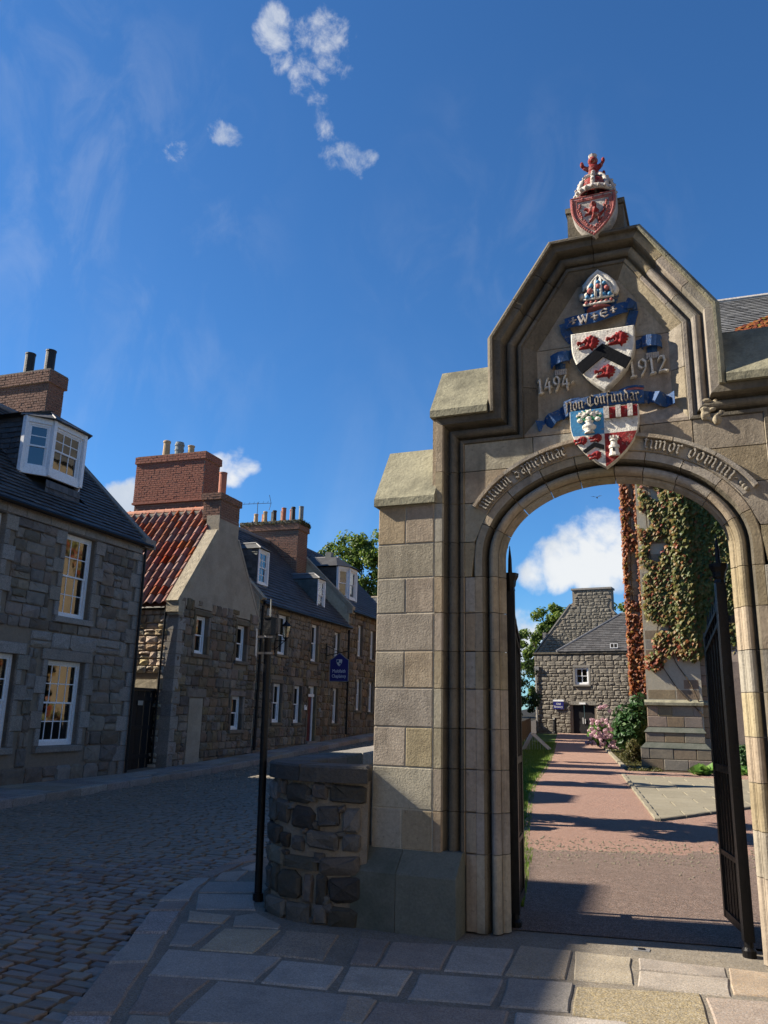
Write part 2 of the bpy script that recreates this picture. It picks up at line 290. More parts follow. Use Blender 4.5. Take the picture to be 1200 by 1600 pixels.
class MB:
    def __init__(s): s.v = []; s.f = []; s.t = []; s.tint = None
    def add(s, vs, fs):
        n = len(s.v); s.v.extend(vs); s.f.extend([tuple(i + n for i in f) for f in fs]); return s
    def box(s, x0, x1, y0, y1, z0, z1):
        return s.add([(x0,y0,z0),(x1,y0,z0),(x1,y1,z0),(x0,y1,z0),(x0,y0,z1),(x1,y0,z1),(x1,y1,z1),(x0,y1,z1)],
                     [(0,3,2,1),(4,5,6,7),(0,1,5,4),(1,2,6,5),(2,3,7,6),(3,0,4,7)])
    def bar(s, a, b, w, h=None, up=Vector((0, 0, 1))):
        a, b = Vector(a), Vector(b); h = h or w; d = (b - a).normalized()
        if abs(d.dot(up)) > .95: up = Vector((1, 0, 0))
        x = d.cross(up).normalized() * (w / 2); y = x.cross(d).normalized() * (h / 2)
        vs = [tuple(p + i * x + j * y) for p in (a, b) for i, j in ((-1,-1),(1,-1),(1,1),(-1,1))]
        return s.add(vs, [(3,2,1,0),(4,5,6,7),(0,1,5,4),(1,2,6,5),(2,3,7,6),(3,0,4,7)])
    def obox(s, O, A, N, a0, a1, b0, b1, c0, c1):
        P = lambda a, b, c: tuple(O + A * a + N * c + Vector((0, 0, b)))
        return s.add([P(a0,b0,c0),P(a1,b0,c0),P(a1,b0,c1),P(a0,b0,c1),P(a0,b1,c0),P(a1,b1,c0),P(a1,b1,c1),P(a0,b1,c1)],
                     [(0,3,2,1),(4,5,6,7),(0,1,5,4),(1,2,6,5),(2,3,7,6),(3,0,4,7)])
    def prism(s, poly, y0, y1, axis='y', inset=0.0):
        """poly: (a,b) pairs; axis y -> (a,*,b), z -> (a,b,*), x -> (*,a,b)"""
        def P(p, t): return {'y': (p[0], t, p[1]), 'z': (p[0], p[1], t), 'x': (t, p[0], p[1])}[axis]
        n = len(poly); vs = [P(p, y0) for p in poly] + [P(p, y1) for p in poly]
        fs = [tuple(range(n)), tuple(range(2 * n - 1, n - 1, -1))] + [(i, i + n, (i + 1) % n + n, (i + 1) % n) for i in range(n)]
        return s.add(vs, fs)
    def tube(s, pts, r, n=8, r2=None, cap=True):
        pts = [Vector(p) for p in pts]; m = len(pts); base = len(s.v)
        for i, p in enumerate(pts):
            d = (pts[min(i + 1, m - 1)] - pts[max(i - 1, 0)]).normalized()
            u = d.cross(Vector((0, 0, 1)) if abs(d.z) < .9 else Vector((1, 0, 0))).normalized(); w = d.cross(u)
            rr = r + ((r2 if r2 is not None else r) - r) * i / max(1, m - 1)
            for k in range(n):
                a = 2 * math.pi * k / n; s.v.append(tuple(p + u * (math.cos(a) * rr) + w * (math.sin(a) * rr)))
        for i in range(m - 1):
            for k in range(n):
                s.f.append((base + i*n + k, base + i*n + (k+1) % n, base + (i+1)*n + (k+1) % n, base + (i+1)*n + k))
        if cap:
            s.f.append(tuple(base + k for k in range(n))[::-1]); s.f.append(tuple(base + (m-1)*n + k for k in range(n)))
        return s
    def lathe(s, prof, c=(0, 0, 0), n=16, a0=0.0, a1=2 * math.pi):
        base = len(s.v); full = abs(a1 - a0 - 2 * math.pi) < 1e-6; k = n if full else n + 1
        for r, z in prof:
            for i in range(k):
                a = a0 + (a1 - a0) * i / n; s.v.append((c[0] + r * math.cos(a), c[1] + r * math.sin(a), c[2] + z))
        for j in range(len(prof) - 1):
            for i in range(n):
                i2 = (i + 1) % k
                s.f.append((base + j*k + i, base + j*k + i2, base + (j+1)*k + i2, base + (j+1)*k + i))
        return s
    def ball(s, c, r, n=8, m=6, sq=(1, 1, 1)):
        base = len(s.v)
        s.v.append((c[0], c[1], c[2] + r * sq[2]))
        for j in range(1, m):
            th = math.pi * j / m
            for i in range(n):
                a = 2 * math.pi * i / n; s.v.append((c[0] + r*sq[0]*math.sin(th)*math.cos(a), c[1] + r*sq[1]*math.sin(th)*math.sin(a), c[2] + r*sq[2]*math.cos(th)))
        s.v.append((c[0], c[1], c[2] - r * sq[2])); L = len(s.v) - 1
        for i in range(n):
            i2 = (i + 1) % n; s.f.append((base, base + 1 + i, base + 1 + i2)); s.f.append((L, base + 1 + (m-2)*n + i2, base + 1 + (m-2)*n + i))
        for j in range(m - 2):
            for i in range(n):
                i2 = (i + 1) % n; s.f.append((base+1+j*n+i, base+1+(j+1)*n+i, base+1+(j+1)*n+i2, base+1+j*n+i2))
        return s
    def mesh(s, name, mat, smooth=False, fix=False):
        me = bpy.data.meshes.new(name); me.from_pydata(s.v, [], s.f)
        if fix:
            bm = bmesh.new(); bm.from_mesh(me); bmesh.ops.recalc_face_normals(bm, faces=bm.faces); bm.to_mesh(me); bm.free()
        if mat: me.materials.append(MATS[mat])
        if smooth: me.polygons.foreach_set('use_smooth', [True] * len(me.polygons))
        if s.tint is not None:
            at = me.attributes.new('tint', 'FLOAT', 'FACE'); at.data.foreach_set('value', s.tint)
        return me
    def obj(s, name, mat, parent=None, world=False, smooth=False, fix=True, kind=None, **k):
        o = link(name, s.mesh(name, mat, smooth, fix), parent, world=world, **k)
        if kind: o['kind'] = kind
        return o
def structure(o): o['kind'] = 'structure'; return o

# ---- unit stones (shared meshes): the front looks along +x
def unit_stone(seed, jitter=.08, bev=.10, depth=1.0):
    """irregular block: cut corners, uneven split face"""
    rnd = random.Random(seed); m = MB(); ring = []
    cut = [rnd.choice((.04, .06, .10, .16, .22)) for _ in range(4)]
    for k, (a, b) in enumerate(((-1, -1), (1, -1), (1, 1), (-1, 1))):
        c = cut[k]; q = [(a * .5, b * (.5 - c * rnd.uniform(.6, 1.2))), (a * (.5 - c * rnd.uniform(.6, 1.2)), b * .5)]
        if k in (1, 3): q = q
        ring += q if k in (0, 2) and False else (q[::-1] if k in (1, 3) and False else q) if k % 2 == 0 else q[::-1]
    ring = sorted(ring, key=lambda p: math.atan2(p[1], p[0])); n = len(ring)
    back = [(-.5, a, b) for a, b in ring]; mid = [(.20 + rnd.uniform(-.10, .10), a, b) for a, b in ring]
    fr = [(.5 + rnd.uniform(-.20, .12), a * (1 - bev * 1.8) + rnd.uniform(-jitter, jitter) * .4, b * (1 - bev * 2.2) + rnd.uniform(-jitter, jitter) * .4) for a, b in ring]
    m.add(back + mid + fr + [(.52 + rnd.uniform(-.16, .18), rnd.uniform(-.2, .2), rnd.uniform(-.2, .2))],
          [(r * n + k, r * n + (k + 1) % n, (r + 1) * n + (k + 1) % n, (r + 1) * n + k) for r in (0, 1) for k in range(n)] + [(2 * n + k, 2 * n + (k + 1) % n, 3 * n) for k in range(n)])
    return m
def unit_boulder(seed):
    rnd = random.Random(seed); m = MB(); N = 2; idx = {}
    ph = [rnd.uniform(0, 6.28) for _ in range(6)]
    def key(p): return tuple(round(c * N) for c in p)
    vs = []; fs = []
    def vert(p):
        k = key(p)
        if k not in idx:
            q = Vector(p); L = q.length; q2 = q * (1 - .30 * max(0, (L - 1) / .73))
            q2 *= 1 + .09 * math.sin(3 * p[1] + ph[0]) + .08 * math.sin(4 * p[2] + ph[1]) + rnd.uniform(-.09, .09)
            idx[k] = len(vs); vs.append(tuple(q2 * .5))
        return idx[k]
    for ax in range(3):
        for sgn in (-1, 1):
            for i in range(N):
                for j in range(N):
                    q = []
                    for a, b in ((i, j), (i+1, j), (i+1, j+1), (i, j+1)):
                        p = [0, 0, 0]; p[ax] = sgn; p[(ax+1) % 3] = -1 + 2*a/N; p[(ax+2) % 3] = -1 + 2*b/N; q.append(vert(tuple(p)))
                    fs.append(tuple(q if sgn > 0 else q[::-1]))
    m.add(vs, fs); return m
STONE_MESH = {}
def stone_meshes(mat, kind='stone', n=8, **k):
    key = (mat, kind)
    if key not in STONE_MESH:
        STONE_MESH[key] = [(unit_stone(i * 7 + 3, **k) if kind == 'stone' else unit_boulder(i * 5 + 1)).mesh(kind, mat, kind != 'stone' and False, True) for i in range(n)]
    return STONE_MESH[key]
def rect_minus(a0, a1, holes):
    segs = [(a0, a1)]
    for h0, h1 in holes:
        out = []
        for s0, s1 in segs:
            if h1 <= s0 or h0 >= s1: out.append((s0, s1))
            else:
                if h0 > s0: out.append((s0, h0))
                if h1 < s1: out.append((h1, s1))
        segs = out
    return segs
def wall_slab(m, x0, x1, ya, yb, za, zb, holes, along='y'):
    """solid wall with rectangular holes as boxes; runs along y at x0..x1 (or along x at y=x0..x1)"""
    zs = sorted(set([za, zb] + [min(max(h[i], za), zb) for h in holes for i in (2, 3)]))
    for z0, z1 in zip(zs[:-1], zs[1:]):
        if z1 - z0 < 1e-4: continue
        zc = (z0 + z1) / 2
        for s0, s1 in rect_minus(ya, yb, [(h[0], h[1]) for h in holes if h[2] < zc < h[3]]):
            if along == 'y': m.box(x0, x1, s0, s1, z0, z1)
            else: m.box(s0, s1, x0, x1, z0, z1)
def rubble(parent, mat, face, ya, yb, za, zb, holes, hr=(.2, .36), lr=(.25, .6), gap=.014, depth=.10, proud=.03, seed=1, top=None, along='y', sign=1, limit=300, base=None, name='stone', near=None, one_mesh=False):
    """random coursed rubble; every stone an object (the rest past the limit joined). along 'y': faces +x at x=face; along 'x': faces -y at y=face"""
    rnd = random.Random(seed); meshes = stone_meshes(mat); z = za; L = []
    while z < zb - .05:
        h = rnd.uniform(*hr)
        if zb - z - h < hr[0] * .6: h = zb - z
        y = ya - rnd.uniform(0, .2) ; first = True
        while y < yb - .02:
            l = rnd.uniform(*lr)
            sub = [(z, z + h)]
            if h > (hr[0] + hr[1]) * .5 and rnd.random() < .3: zz = z + h * rnd.uniform(.4, .6); sub = [(z, zz), (zz, z + h)]
            for z0, z1 in sub:
                y0, y1 = max(ya, y), min(yb, y + l)
                if yb - y1 < lr[0] * .5: y1 = yb
                hs = [(q[0], q[1]) for q in holes if q[2] < z1 - .03 and q[3] > z0 + .03]
                for s0, s1 in rect_minus(y0, y1, hs):
                    t1 = z1
                    if top: t1 = min(z1, min(top(s0), top(s1)))
                    b0 = z0
                    if base: b0 = max(z0, base((s0 + s1) / 2))
                    if s1 - s0 > .05 and t1 - b0 > .05: L.append((s0, s1, b0, t1))
            y += l
            if yb - y < lr[0] * .5: break
        z += h
    if near: L.sort(key=lambda q: near((q[0] + q[1]) / 2, (q[2] + q[3]) / 2))
    rest = MB()
    for i, (s0, s1, z0, z1) in enumerate(L):
        d = depth * rnd.uniform(.85, 1.15); me = rnd.choice(meshes)
        cy, cz = (s0 + s1) / 2, (z0 + z1) / 2; sy, sz = s1 - s0 - gap * rnd.uniform(.7, 1.5), z1 - z0 - gap * rnd.uniform(.7, 1.5)
        if along == 'y': loc = (face + proud * rnd.uniform(.6, 1.3) - d / 2, cy, cz); rot = (0, 0, 0 if sign > 0 else math.pi)
        else: loc = (cy, face - proud * rnd.uniform(.6, 1.3) + d / 2, cz); rot = (0, 0, -math.pi / 2)
        if i < limit and not one_mesh: link(name, me, parent, loc, rot, (d, sy, sz))
        else:
            M = Matrix.LocRotScale(Vector(loc), Euler(rot), Vector((d, sy, sz)))
            rest.add([tuple(M @ v.co) for v in me.vertices], [tuple(p.vertices) for p in me.polygons])
    if rest.v: rest.obj('stonework', mat, parent, kind='stuff')
def dressed(parent, mat, x0, x1, y0, y1, z0, z1, name, bev=.012):
    """one dressed block with worn arrises (a child mesh)"""
    m = MB(); b = bev
    m.add([(x0,y0,z0),(x0,y1,z0),(x0,y1,z1),(x0,y0,z1),(x1-b,y0,z0),(x1-b,y1,z0),(x1-b,y1,z1),(x1-b,y0,z1),(x1,y0+b,z0+b),(x1,y1-b,z0+b),(x1,y1-b,z1-b),(x1,y0+b,z1-b)],
          [(0,1,2,3),(0,4,5,1),(1,5,6,2),(2,6,7,3),(3,7,4,0),(4,8,9,5),(5,9,10,6),(6,10,11,7),(7,11,8,4),(8,11,10,9)])
    return m.obj(name, mat, parent)

# ------------------------------------------------------------------ frames of reference
HA = R(3.6); HO = Vector((-14.01, 16.91, 0))       # the row of houses: x towards the street, y up the street
GA = R(10.0); GO = Vector((-0.8, 7.0, 0))          # the garden: y along the path
def hw(x, y, z=0.0): return Vector((HO.x + x * math.cos(HA) - y * math.sin(HA), HO.y + x * math.sin(HA) + y * math.cos(HA), z))
def gw(x, y, z=0.0): return Vector((GO.x + x * math.cos(GA) - y * math.sin(GA), GO.y + x * math.sin(GA) + y * math.cos(GA), z))
def h_inv(X, Y):
    dx, dy = X - HO.x, Y - HO.y; return dx * math.cos(HA) + dy * math.sin(HA), -dx * math.sin(HA) + dy * math.cos(HA)
def smax(y): return .5 * (y + math.sqrt(y * y + 4.0)) - .2
def zroad(y): return -.05 + .04 * max(0.0, smax(y) - .8)
def zpave(y): return zroad(y) + .125
def zg(y): return .0125 * max(0.0, y)
def sheet(name, mat, pts_rows, parent=None):
    m = MB(); n = len(pts_rows[0])
    for r in pts_rows: m.v.extend([tuple(p) for p in r])
    for i in range(len(pts_rows) - 1):
        for j in range(n - 1): m.f.append((i*n + j, i*n + j + 1, (i+1)*n + j + 1, (i+1)*n + j))
    return m.obj(name, mat, parent, fix=False)
# ------------------------------------------------------------------ ground
structure(sheet('ground', 'soil', [[Vector((x, y, -.35)) for x in (-1500, 0, 1500)] for y in (-1500, 0, 1500)]))
ys = [-26, -14, -8, -4, -2, -1, 0, 1, 2, 3, 4, 6, 8, 10, 14, 18, 24, 30, 40, 60]
road = structure(sheet('road', 'mortar_dark', [[hw(x, y, zroad(y) - .035) for x in ((.5, 4, 7, 12.5) if y < -3 else (.5, 2, 4, max(4.5, 8.6 - .22 * y)))] for y in ys]))
def kerb_x(y):                              # edge of the far pavement in house coordinates
    return 1.98 - .14 * max(0, y + 6.07) if y < 0 and y > -6.07 else (1.98 if y <= -6.07 else max(.9, 1.13 + .03 * max(0, 4 - abs(y - 4)) - .03 * max(0, y - 6)))
far_pave = structure(sheet('far_pavement', 'mortar_grey', [[hw(x, y, zpave(y) - .02) for x in (-3, kerb_x(y) - .06)] for y in ys[:-1]]))
def stone_slab(m, poly, z_top, th=.06, bev=.012, zf=None, jit=.004, rnd=random):
    """flat stone with eased edges: poly of (x,y)"""
    P = []
    n = len(poly)
    for i in range(n):
        a, b = Vector(poly[i]).to_2d(), Vector(poly[(i+1) % n]).to_2d(); k = max(1, int((b - a).length / .18))
        for j in range(k):
            q = a.lerp(b, j / k)
            if j: q = q + Vector((rnd.uniform(-jit, jit), rnd.uniform(-jit, jit)))
            P.append(q)
    c = sum(P, Vector((0, 0))) / len(P); n = len(P); vs = []
    for ring, (sh, dz) in enumerate(((0, -th), (0, -bev), (1, 0))):
        for q in P:
            d = (c - q); L = d.length or 1
            t = q + d / L * bev * 1.3 * sh
            vs.append((t.x, t.y, (zf(t.x, t.y) if zf else z_top) + dz))
    fs = [tuple(range(2 * n, 3 * n))]
    for r in (0, 1):
        for i in range(n): fs.append((r*n + i, r*n + (i+1) % n, (r+1)*n + (i+1) % n, (r+1)*n + i))
    m.add(vs, fs)
rk = random.Random(3)
# far kerb and far flagstones
y = -13.0
while y < 20:
    l = rk.uniform(.8, 1.3); y1 = y + l; gapp = .015
    a, b = kerb_x(y), kerb_x(y1); m = MB()
    poly = [tuple(hw(a - .17, y + gapp)[:2]), tuple(hw(a, y + gapp)[:2]), tuple(hw(b, y1)[:2]), tuple(hw(b - .17, y1)[:2])]
    stone_slab(m, poly, 0, .3, .02, zf=lambda X, Y: zpave(h_inv(X, Y)[1]) + .004, rnd=rk)
    m.obj('kerbstone', 'kerbstone', far_pave); y = y1
y = -13.0
while y < 20:
    l = rk.uniform(.55, 1.0); y1 = y + l; xs = [-.02]
    kx = min(kerb_x(y), kerb_x(y1)) - .19
    c = rk.uniform(.45, .8)
    for x0, x1 in ((.02, c), (c + .015, kx)):
        if x1 - x0 < .15: continue
        m = MB(); stone_slab(m, [tuple(hw(*q)[:2]) for q in ((x0, y + .015), (x1, y + .015), (x1, y1), (x0, y1))], 0, .05, .01, zf=lambda X, Y: zpave(h_inv(X, Y)[1]), rnd=rk)
        m.obj('flagstone', rk.choice(['flag', 'flag', 'flag_blue', 'kerbstone']), far_pave)
    y = y1
# near pavement
KERB= [[(-3.426, 3.741), (-3.563, 4.01), (-3.325, 4.129), (-3.173, 3.865)], [(-3.574, 4.027), (-4.002, 4.844), (-3.778, 4.998), (-3.338, 4.144)], [(-4.014, 4.869), (-4.343, 5.526), (-4.125, 5.641), (-3.79, 5.016)], [(-4.365, 5.556), (-4.683, 6.149), (-4.455, 6.298), (-4.129, 5.67)], [(-4.705, 6.189), (-4.836, 6.471), (-4.609, 6.622), (-4.461, 6.32)], [(-4.867, 6.525), (-5.093, 7.053), (-5.186, 7.515), (-5.038, 7.597), (-4.777, 6.935), (-4.629, 6.654)], [(-5.203, 7.561), (-5.326, 8.205), (-5.193, 8.484), (-5.115, 8.175), (-5.043, 7.651)], [(-5.343, 8.262), (-5.459, 9.17), (-5.143, 8.795), (-5.191, 8.508)]]
FLAG= [[(-3.603, 4.788), (-3.201, 4.89), (-3.071, 4.288), (-3.289, 4.213)], [(-3.863, 5.331), (-3.037, 5.536), (-2.935, 5.003), (-3.619, 4.801)], [(-3.164, 4.018), (-3.252, 4.176), (-3.033, 4.251), (-2.932, 4.132)], [(-3.149, 4.902), (-2.132, 5.071), (-1.986, 4.573), (-2.973, 4.216)], [(-4.215, 5.963), (-3.892, 6.054), (-3.758, 5.477), (-3.922, 5.421)], [(-3.822, 6.003), (-3.402, 6.169), (-3.27, 5.53), (-3.661, 5.427)], [(-3.96, 6.372), (-3.864, 6.55), (-3.471, 6.3), (-3.439, 6.193), (-3.806, 6.1)], [(-4.402, 6.339), (-4.003, 6.374), (-3.916, 6.122), (-4.216, 6.055)], [(-4.727, 6.931), (-4.246, 7.148), (-3.924, 6.648), (-4.394, 6.422)], [(-4.948, 7.41), (-4.538, 7.656), (-4.283, 7.238), (-4.764, 6.974)], [(-5.117, 7.903), (-4.919, 8.118), (-4.732, 7.602), (-4.952, 7.516)], [(-5.066, 8.203), (-5.101, 8.724), (-4.822, 8.257), (-4.889, 8.135)], [(-3.35, 6.164), (-2.929, 6.257), (-2.741, 5.603), (-3.173, 5.544)], [(-2.996, 5.464), (-2.549, 5.538), (-2.452, 5.074), (-2.886, 5.0)], [(-2.475, 6.25), (-2.039, 6.393), (-1.933, 5.778), (-2.344, 5.67)], [(-2.012, 6.387), (-1.596, 6.501), (-1.524, 5.862), (-1.907, 5.775)], [(-2.742, 6.239), (-2.504, 6.266), (-2.365, 5.66), (-2.543, 5.621)], [(-2.51, 5.551), (-2.087, 5.658), (-2.007, 5.17), (-2.379, 5.089)], [(-2.028, 5.631), (-1.491, 5.776), (-1.443, 5.271), (-1.934, 5.145)], [(-1.571, 6.615), (-1.193, 6.659), (-1.121, 5.971), (-1.506, 5.863)], [(-1.467, 5.803), (-1.053, 5.904), (-0.991, 5.356), (-1.387, 5.267)], [(-1.169, 6.662), (-0.766, 6.686), (-0.692, 6.063), (-1.064, 5.992)], [(-0.72, 6.71), (-0.132, 6.739), (-0.117, 6.519), (-0.686, 6.422)], [(-0.683, 6.389), (-0.109, 6.491), (-0.098, 6.106), (-0.662, 6.041)], [(-1.022, 5.844), (-0.283, 6.07), (-0.193, 5.367), (-0.965, 5.332)], [(-0.245, 6.004), (0.23, 6.119), (0.244, 5.528), (-0.166, 5.353)], [(-0.11, 6.75), (0.313, 6.77), (0.297, 6.254), (-0.082, 6.156)], [(-2.065, 5.007), (-1.315, 5.208), (-1.263, 4.842), (-2.008, 4.556)], [(-1.276, 5.215), (-0.668, 5.347), (-0.432, 5.17), (-1.229, 4.858)], [(-2.282, 5.033), (-2.09, 5.04), (-2.013, 4.637), (-2.155, 4.624)]]
inner = [k[-2] if i < 5 else k[-3] for i, k in enumerate(KERB)]
base_poly = [(-2.2, -6), (-2.6, 0), (-3.3, 3.6), (-3.55, 4.1), (-4.0, 4.92), (-4.36, 5.6), (-4.7, 6.25), (-4.85, 6.6), (-5.06, 7.2), (-5.2, 7.9), (-5.3, 8.6), (-5.45, 9.6), (-6.1, 13), (-7.4, 19), (-9.3, 28),
             (-8.0, 28), (-6.0, 18), (-4.5, 10.5), (-3.8, 8.2), (-3.6, 7.3), (-2.4, 7.35), (4, 7.35), (8, 7.35), (8, -6)]
m = MB(); m.prism(base_poly, -.3, -.009, 'z'); pave = structure(m.obj('near_pavement', 'concrete', None, fix=True))
for i, k in enumerate(KERB):
    m = MB(); stone_slab(m, k, .006, .25, .022, rnd=rk, jit=.006); m.obj('kerbstone', ['kerbstone', 'flag_pink', 'flag_blue', 'kerbstone', 'flag_pink', 'flag_blue', 'flag_pink', 'flag_pink'][i], pave)
fm = {0: 'flag_pink', 1: 'flag_blue', 3: 'flag_blue', 4: 'flag_blue', 24: 'flag_gold', 25: 'flag_pink', 14: 'flag_pink', 18: 'flag_blue', 27: 'flag_pink', 9: 'flag_blue', 20: 'flag_blue', 12: 'kerbstone', 16: 'flag_pink'}
for i, k in enumerate(FLAG):
    m = MB(); stone_slab(m, k, rk.uniform(-.001, .004), .06, .009, rnd=rk, jit=.008); m.obj('flagstone', fm.get(i, 'flag'), pave)
# the same paving carried on under and behind the viewer
yy = 4.45
while yy > -3:
    h = rk.uniform(.45, .7); x = -2.35 - .16 * (yy - 1.0) + rk.uniform(0, .2) if yy < 3.9 else -1.2
    while x < 4:
        w = rk.uniform(.5, 1.0); q = [(x, yy - h + .02), (x + w - .025, yy - h + .02), (x + w - .025, yy), (x, yy)]
        x += w
        m = MB(); stone_slab(m, q, rk.uniform(-.003, .004), .06, .012, rnd=rk); m.obj('flagstone', rk.choice(['flag', 'flag_blue', 'flag_pink', 'flag']), pave)
    yy -= h
x = .35
while x < 5:                                   # right of the gate
    for y0, y1 in ((4.55, 5.15), (5.2, 5.9), (5.95, 6.6)):
        m = MB(); w = rk.uniform(.6, .9); stone_slab(m, [(x, y0), (x + .72, y0), (x + .72, y1), (x, y1)], 0, .06, .012, rnd=rk); m.obj('flagstone', rk.choice(['flag', 'flag_blue', 'flag_pink', 'flag_gold']), pave)
    x += .75
# pavement along the far side of the curved wall
yy = 8.9
while yy < 22:
    l = rk.uniform(.6, 1.0); q0 = -5.36 - .19 * (yy - 8.9); q1 = -5.36 - .19 * (yy + l - 8.9)
    m = MB(); stone_slab(m, [(q0 - .02, yy), (q0 + .2, yy), (q1 + .2, yy + l - .02), (q1 - .02, yy + l - .02)], .006, .25, .02, rnd=rk); m.obj('kerbstone', 'kerbstone', pave)
    m = MB(); stone_slab(m, [(q0 + .22, yy), (q0 + .95, yy), (q1 + .95, yy + l - .02), (q1 + .22, yy + l - .02)], 0, .06, .012, rnd=rk); m.obj('flagstone', rk.choice(['flag', 'flag_blue']), pave)
    yy += l
# drop-bolt socket in the threshold
m = MB(); m.box(-.78, -.66, 6.92, 7.0, -.02, -.004); o = m.obj('bolt_plate', 'lead', pave)
m = MB(); m.box(-.745, -.695, 6.94, 6.98, -.02, .002); m.obj('socket', 'black_iron', o)

# ---- setts
def sett_unit(seed):
    r = random.Random(seed); m = MB()
    b = [(-.5, -.5), (.5, -.5), (.5, .5), (-.5, .5)]
    j = lambda s: r.uniform(-s, s)
    lo = [(x * .99, y * .99, -1) for x, y in b]; mi = [(x * (.97 + j(.05)), y * (.97 + j(.08)), -.14 + j(.05)) for x, y in b]; hi = [(x * .90 + j(.05), y * .84 + j(.07), -.01 + j(.02)) for x, y in b]
    m.add(lo + mi + hi + [(j(.1), j(.1), .02 + j(.04))], [(0,1,5,4),(1,2,6,5),(2,3,7,6),(3,0,4,7),(4,5,9,8),(5,6,10,9),(6,7,11,10),(7,4,8,11),(8,9,12),(9,10,12),(10,11,12),(11,8,12)])
    return m
SM = [sett_unit(i).mesh('sett', 'sett', False, True) for i in range(8)]
edge = [(-2.2, -6)] + [tuple(k[0]) for k in KERB] + [KERB[-1][1], (-6.2, 13), (-7.5, 19), (-9.4, 28), (-12, 40)]
def edge_x(Y):
    for a, b in zip(edge[:-1], edge[1:]):
        if a[1] <= Y <= b[1]: return a[0] + (b[0] - a[0]) * (Y - a[1]) / (b[1] - a[1])
    return -3
setts = []; rs = random.Random(11)
y = -15.5
while y < 22:
    h = rs.uniform(.105, .145); x = kerb_x(y) + rs.uniform(.01, .15)
    while x < 13:
        l = rs.uniform(.17, .31); cx_ = x + l / 2; P = hw(cx_, y + h / 2)
        if P.x > edge_x(P.y) + .03: break
        setts.append((P, l, h, y)); x += l
    y += h
def in_view(P):
    d = P - Vector((0, 0, 1.7)); z = d.dot(CF)
    if z <= .3: return False
    px, py = 600 + 1250 * d.dot(CX) / z, 800 - 1250 * d.dot(CU) / z
    return -60 < px < 1260 and py < 1680
vis = [s for s in setts if in_view(Vector((s[0].x, s[0].y, -.04)))]
vis.sort(key=lambda s: s[0].x ** 2 + s[0].y ** 2)
far = MB()
for i, (P, l, h, y) in enumerate(vis):
    loc = Vector((P.x, P.y, zroad(y) + rs.uniform(-.004, .004))); rot = Euler((rs.uniform(-.012, .012), rs.uniform(-.012, .012), HA + rs.uniform(-.05, .05))); sc = Vector((l - .030, h - .026, .10))
    me = rs.choice(SM)
    if i < 300: link('sett', me, road, loc, rot, sc)
    else:
        M = Matrix.LocRotScale(loc, rot, sc); far.add([tuple(M @ v.co) for v in me.vertices], [tuple(p.vertices) for p in me.polygons])
far.obj('sett_paving', 'sett', road, smooth=False, fix=False, kind='stuff')

# ---- garden ground
gy = [.3, 3, 6, 9, 12, 16, 20, 25, 30, 36, 42, 50, 62]
structure(sheet('garden_bed_ground', 'soil', [[gw(x, y, zg(y) - .05) for x in (-2.3 - .0 * y, -1, 1, 6, 20)] for y in gy]))
def path_l(y): return -1.0 - .2 * math.exp(-((y - 12) / 6) ** 2) + (.08 if y < 4 else 0)
lawn = structure(sheet('lawn', 'turf', [[gw(x, y, zg(y) - .01 + (.02 if x < -1.6 else 0)) for x in (-2.2 - min(1.6, .16 * y), -2.1, -1.6, path_l(y))] for y in [.5, 2, 4, 6, 8, 10, 12, 14, 16, 18, 20, 23, 26, 30, 34, 38, 42, 47]]))
structure(sheet('gravel_path', 'red_gravel', [[gw(x, y, zg(y) + .002) for x in (path_l(y) - .05, 0, 1.17)] for y in [3.7, 6, 8, 10, 12, 14, 16, 18, 20, 23, 26, 30, 34, 38, 42, 49.2]]))
structure(sheet('gravel_forecourt', 'red_gravel', [[gw(x, y, zg(y) - .003) for x in (1.1, 3, 7)] for y in [3.7, 6, 8, 10, 12, 14, 16, 18.0]]))
structure(sheet('asphalt_apron', 'asphalt', [[gw(x, y, zg(y) + (.006 if y > 2 else -.003)) for x in (-1.25, 0, 1.5, 5)] for y in (.22, 1, 2, 3, 3.6)]))
ra = random.Random(31); jr = []
for k in range(60): x = -1.25 + k * 6.25 / 59; jr.append((x, 4.15 + .10 * math.sin(x * 2.1) + ra.uniform(-.10, .10) + (.30 if 1.0 < x < 1.9 else 0)))
structure(sheet('asphalt_edge', 'asphalt', [[gw(x, 3.58, zg(3.58) + .0065) for x, y in jr], [gw(x, y, zg(y) + .0065) for x, y in jr]]))
pm_ = MB()
for k in range(900):                         # loose chippings strewn where the two surfaces meet
    x, y = ra.uniform(-1.1, 3.2), ra.gauss(4.2, .55); P = gw(x, y, zg(y) + .008); r_ = ra.uniform(.006, .016); pm_.ball((P.x, P.y, P.z), r_, 5, 3, (1.2, 1, .7))
o = pm_.obj('chippings', 'garden_slab', None, fix=False); o['kind'] = 'stuff'; o['label'] = 'loose pale chippings scattered on the path'; o['category'] = 'gravel'
def clip(poly, a, n):
    out = []
    for i in range(len(poly)):
        p, q = Vector(poly[i]), Vector(poly[(i+1) % len(poly)]); dp, dq = (p - a).dot(n), (q - a).dot(n)
        if dp >= 0: out.append(tuple(p))
        if (dp >= 0) != (dq >= 0): out.append(tuple(p.lerp(q, dp / (dp - dq))))
    return out
slab_area = structure(sheet('slab_terrace', 'mortar_grey', [[gw(1.0, y0, zg(y0) + .004), gw(x1, y1, zg(y1) + .004)] for y0, x1, y1 in ((7.5, 1.02, 7.55), (10, 2.9, 9.95), (13, 5.2, 12.95), (16.2, 7.0, 16.2))]))
yy = 7.4; row = 0
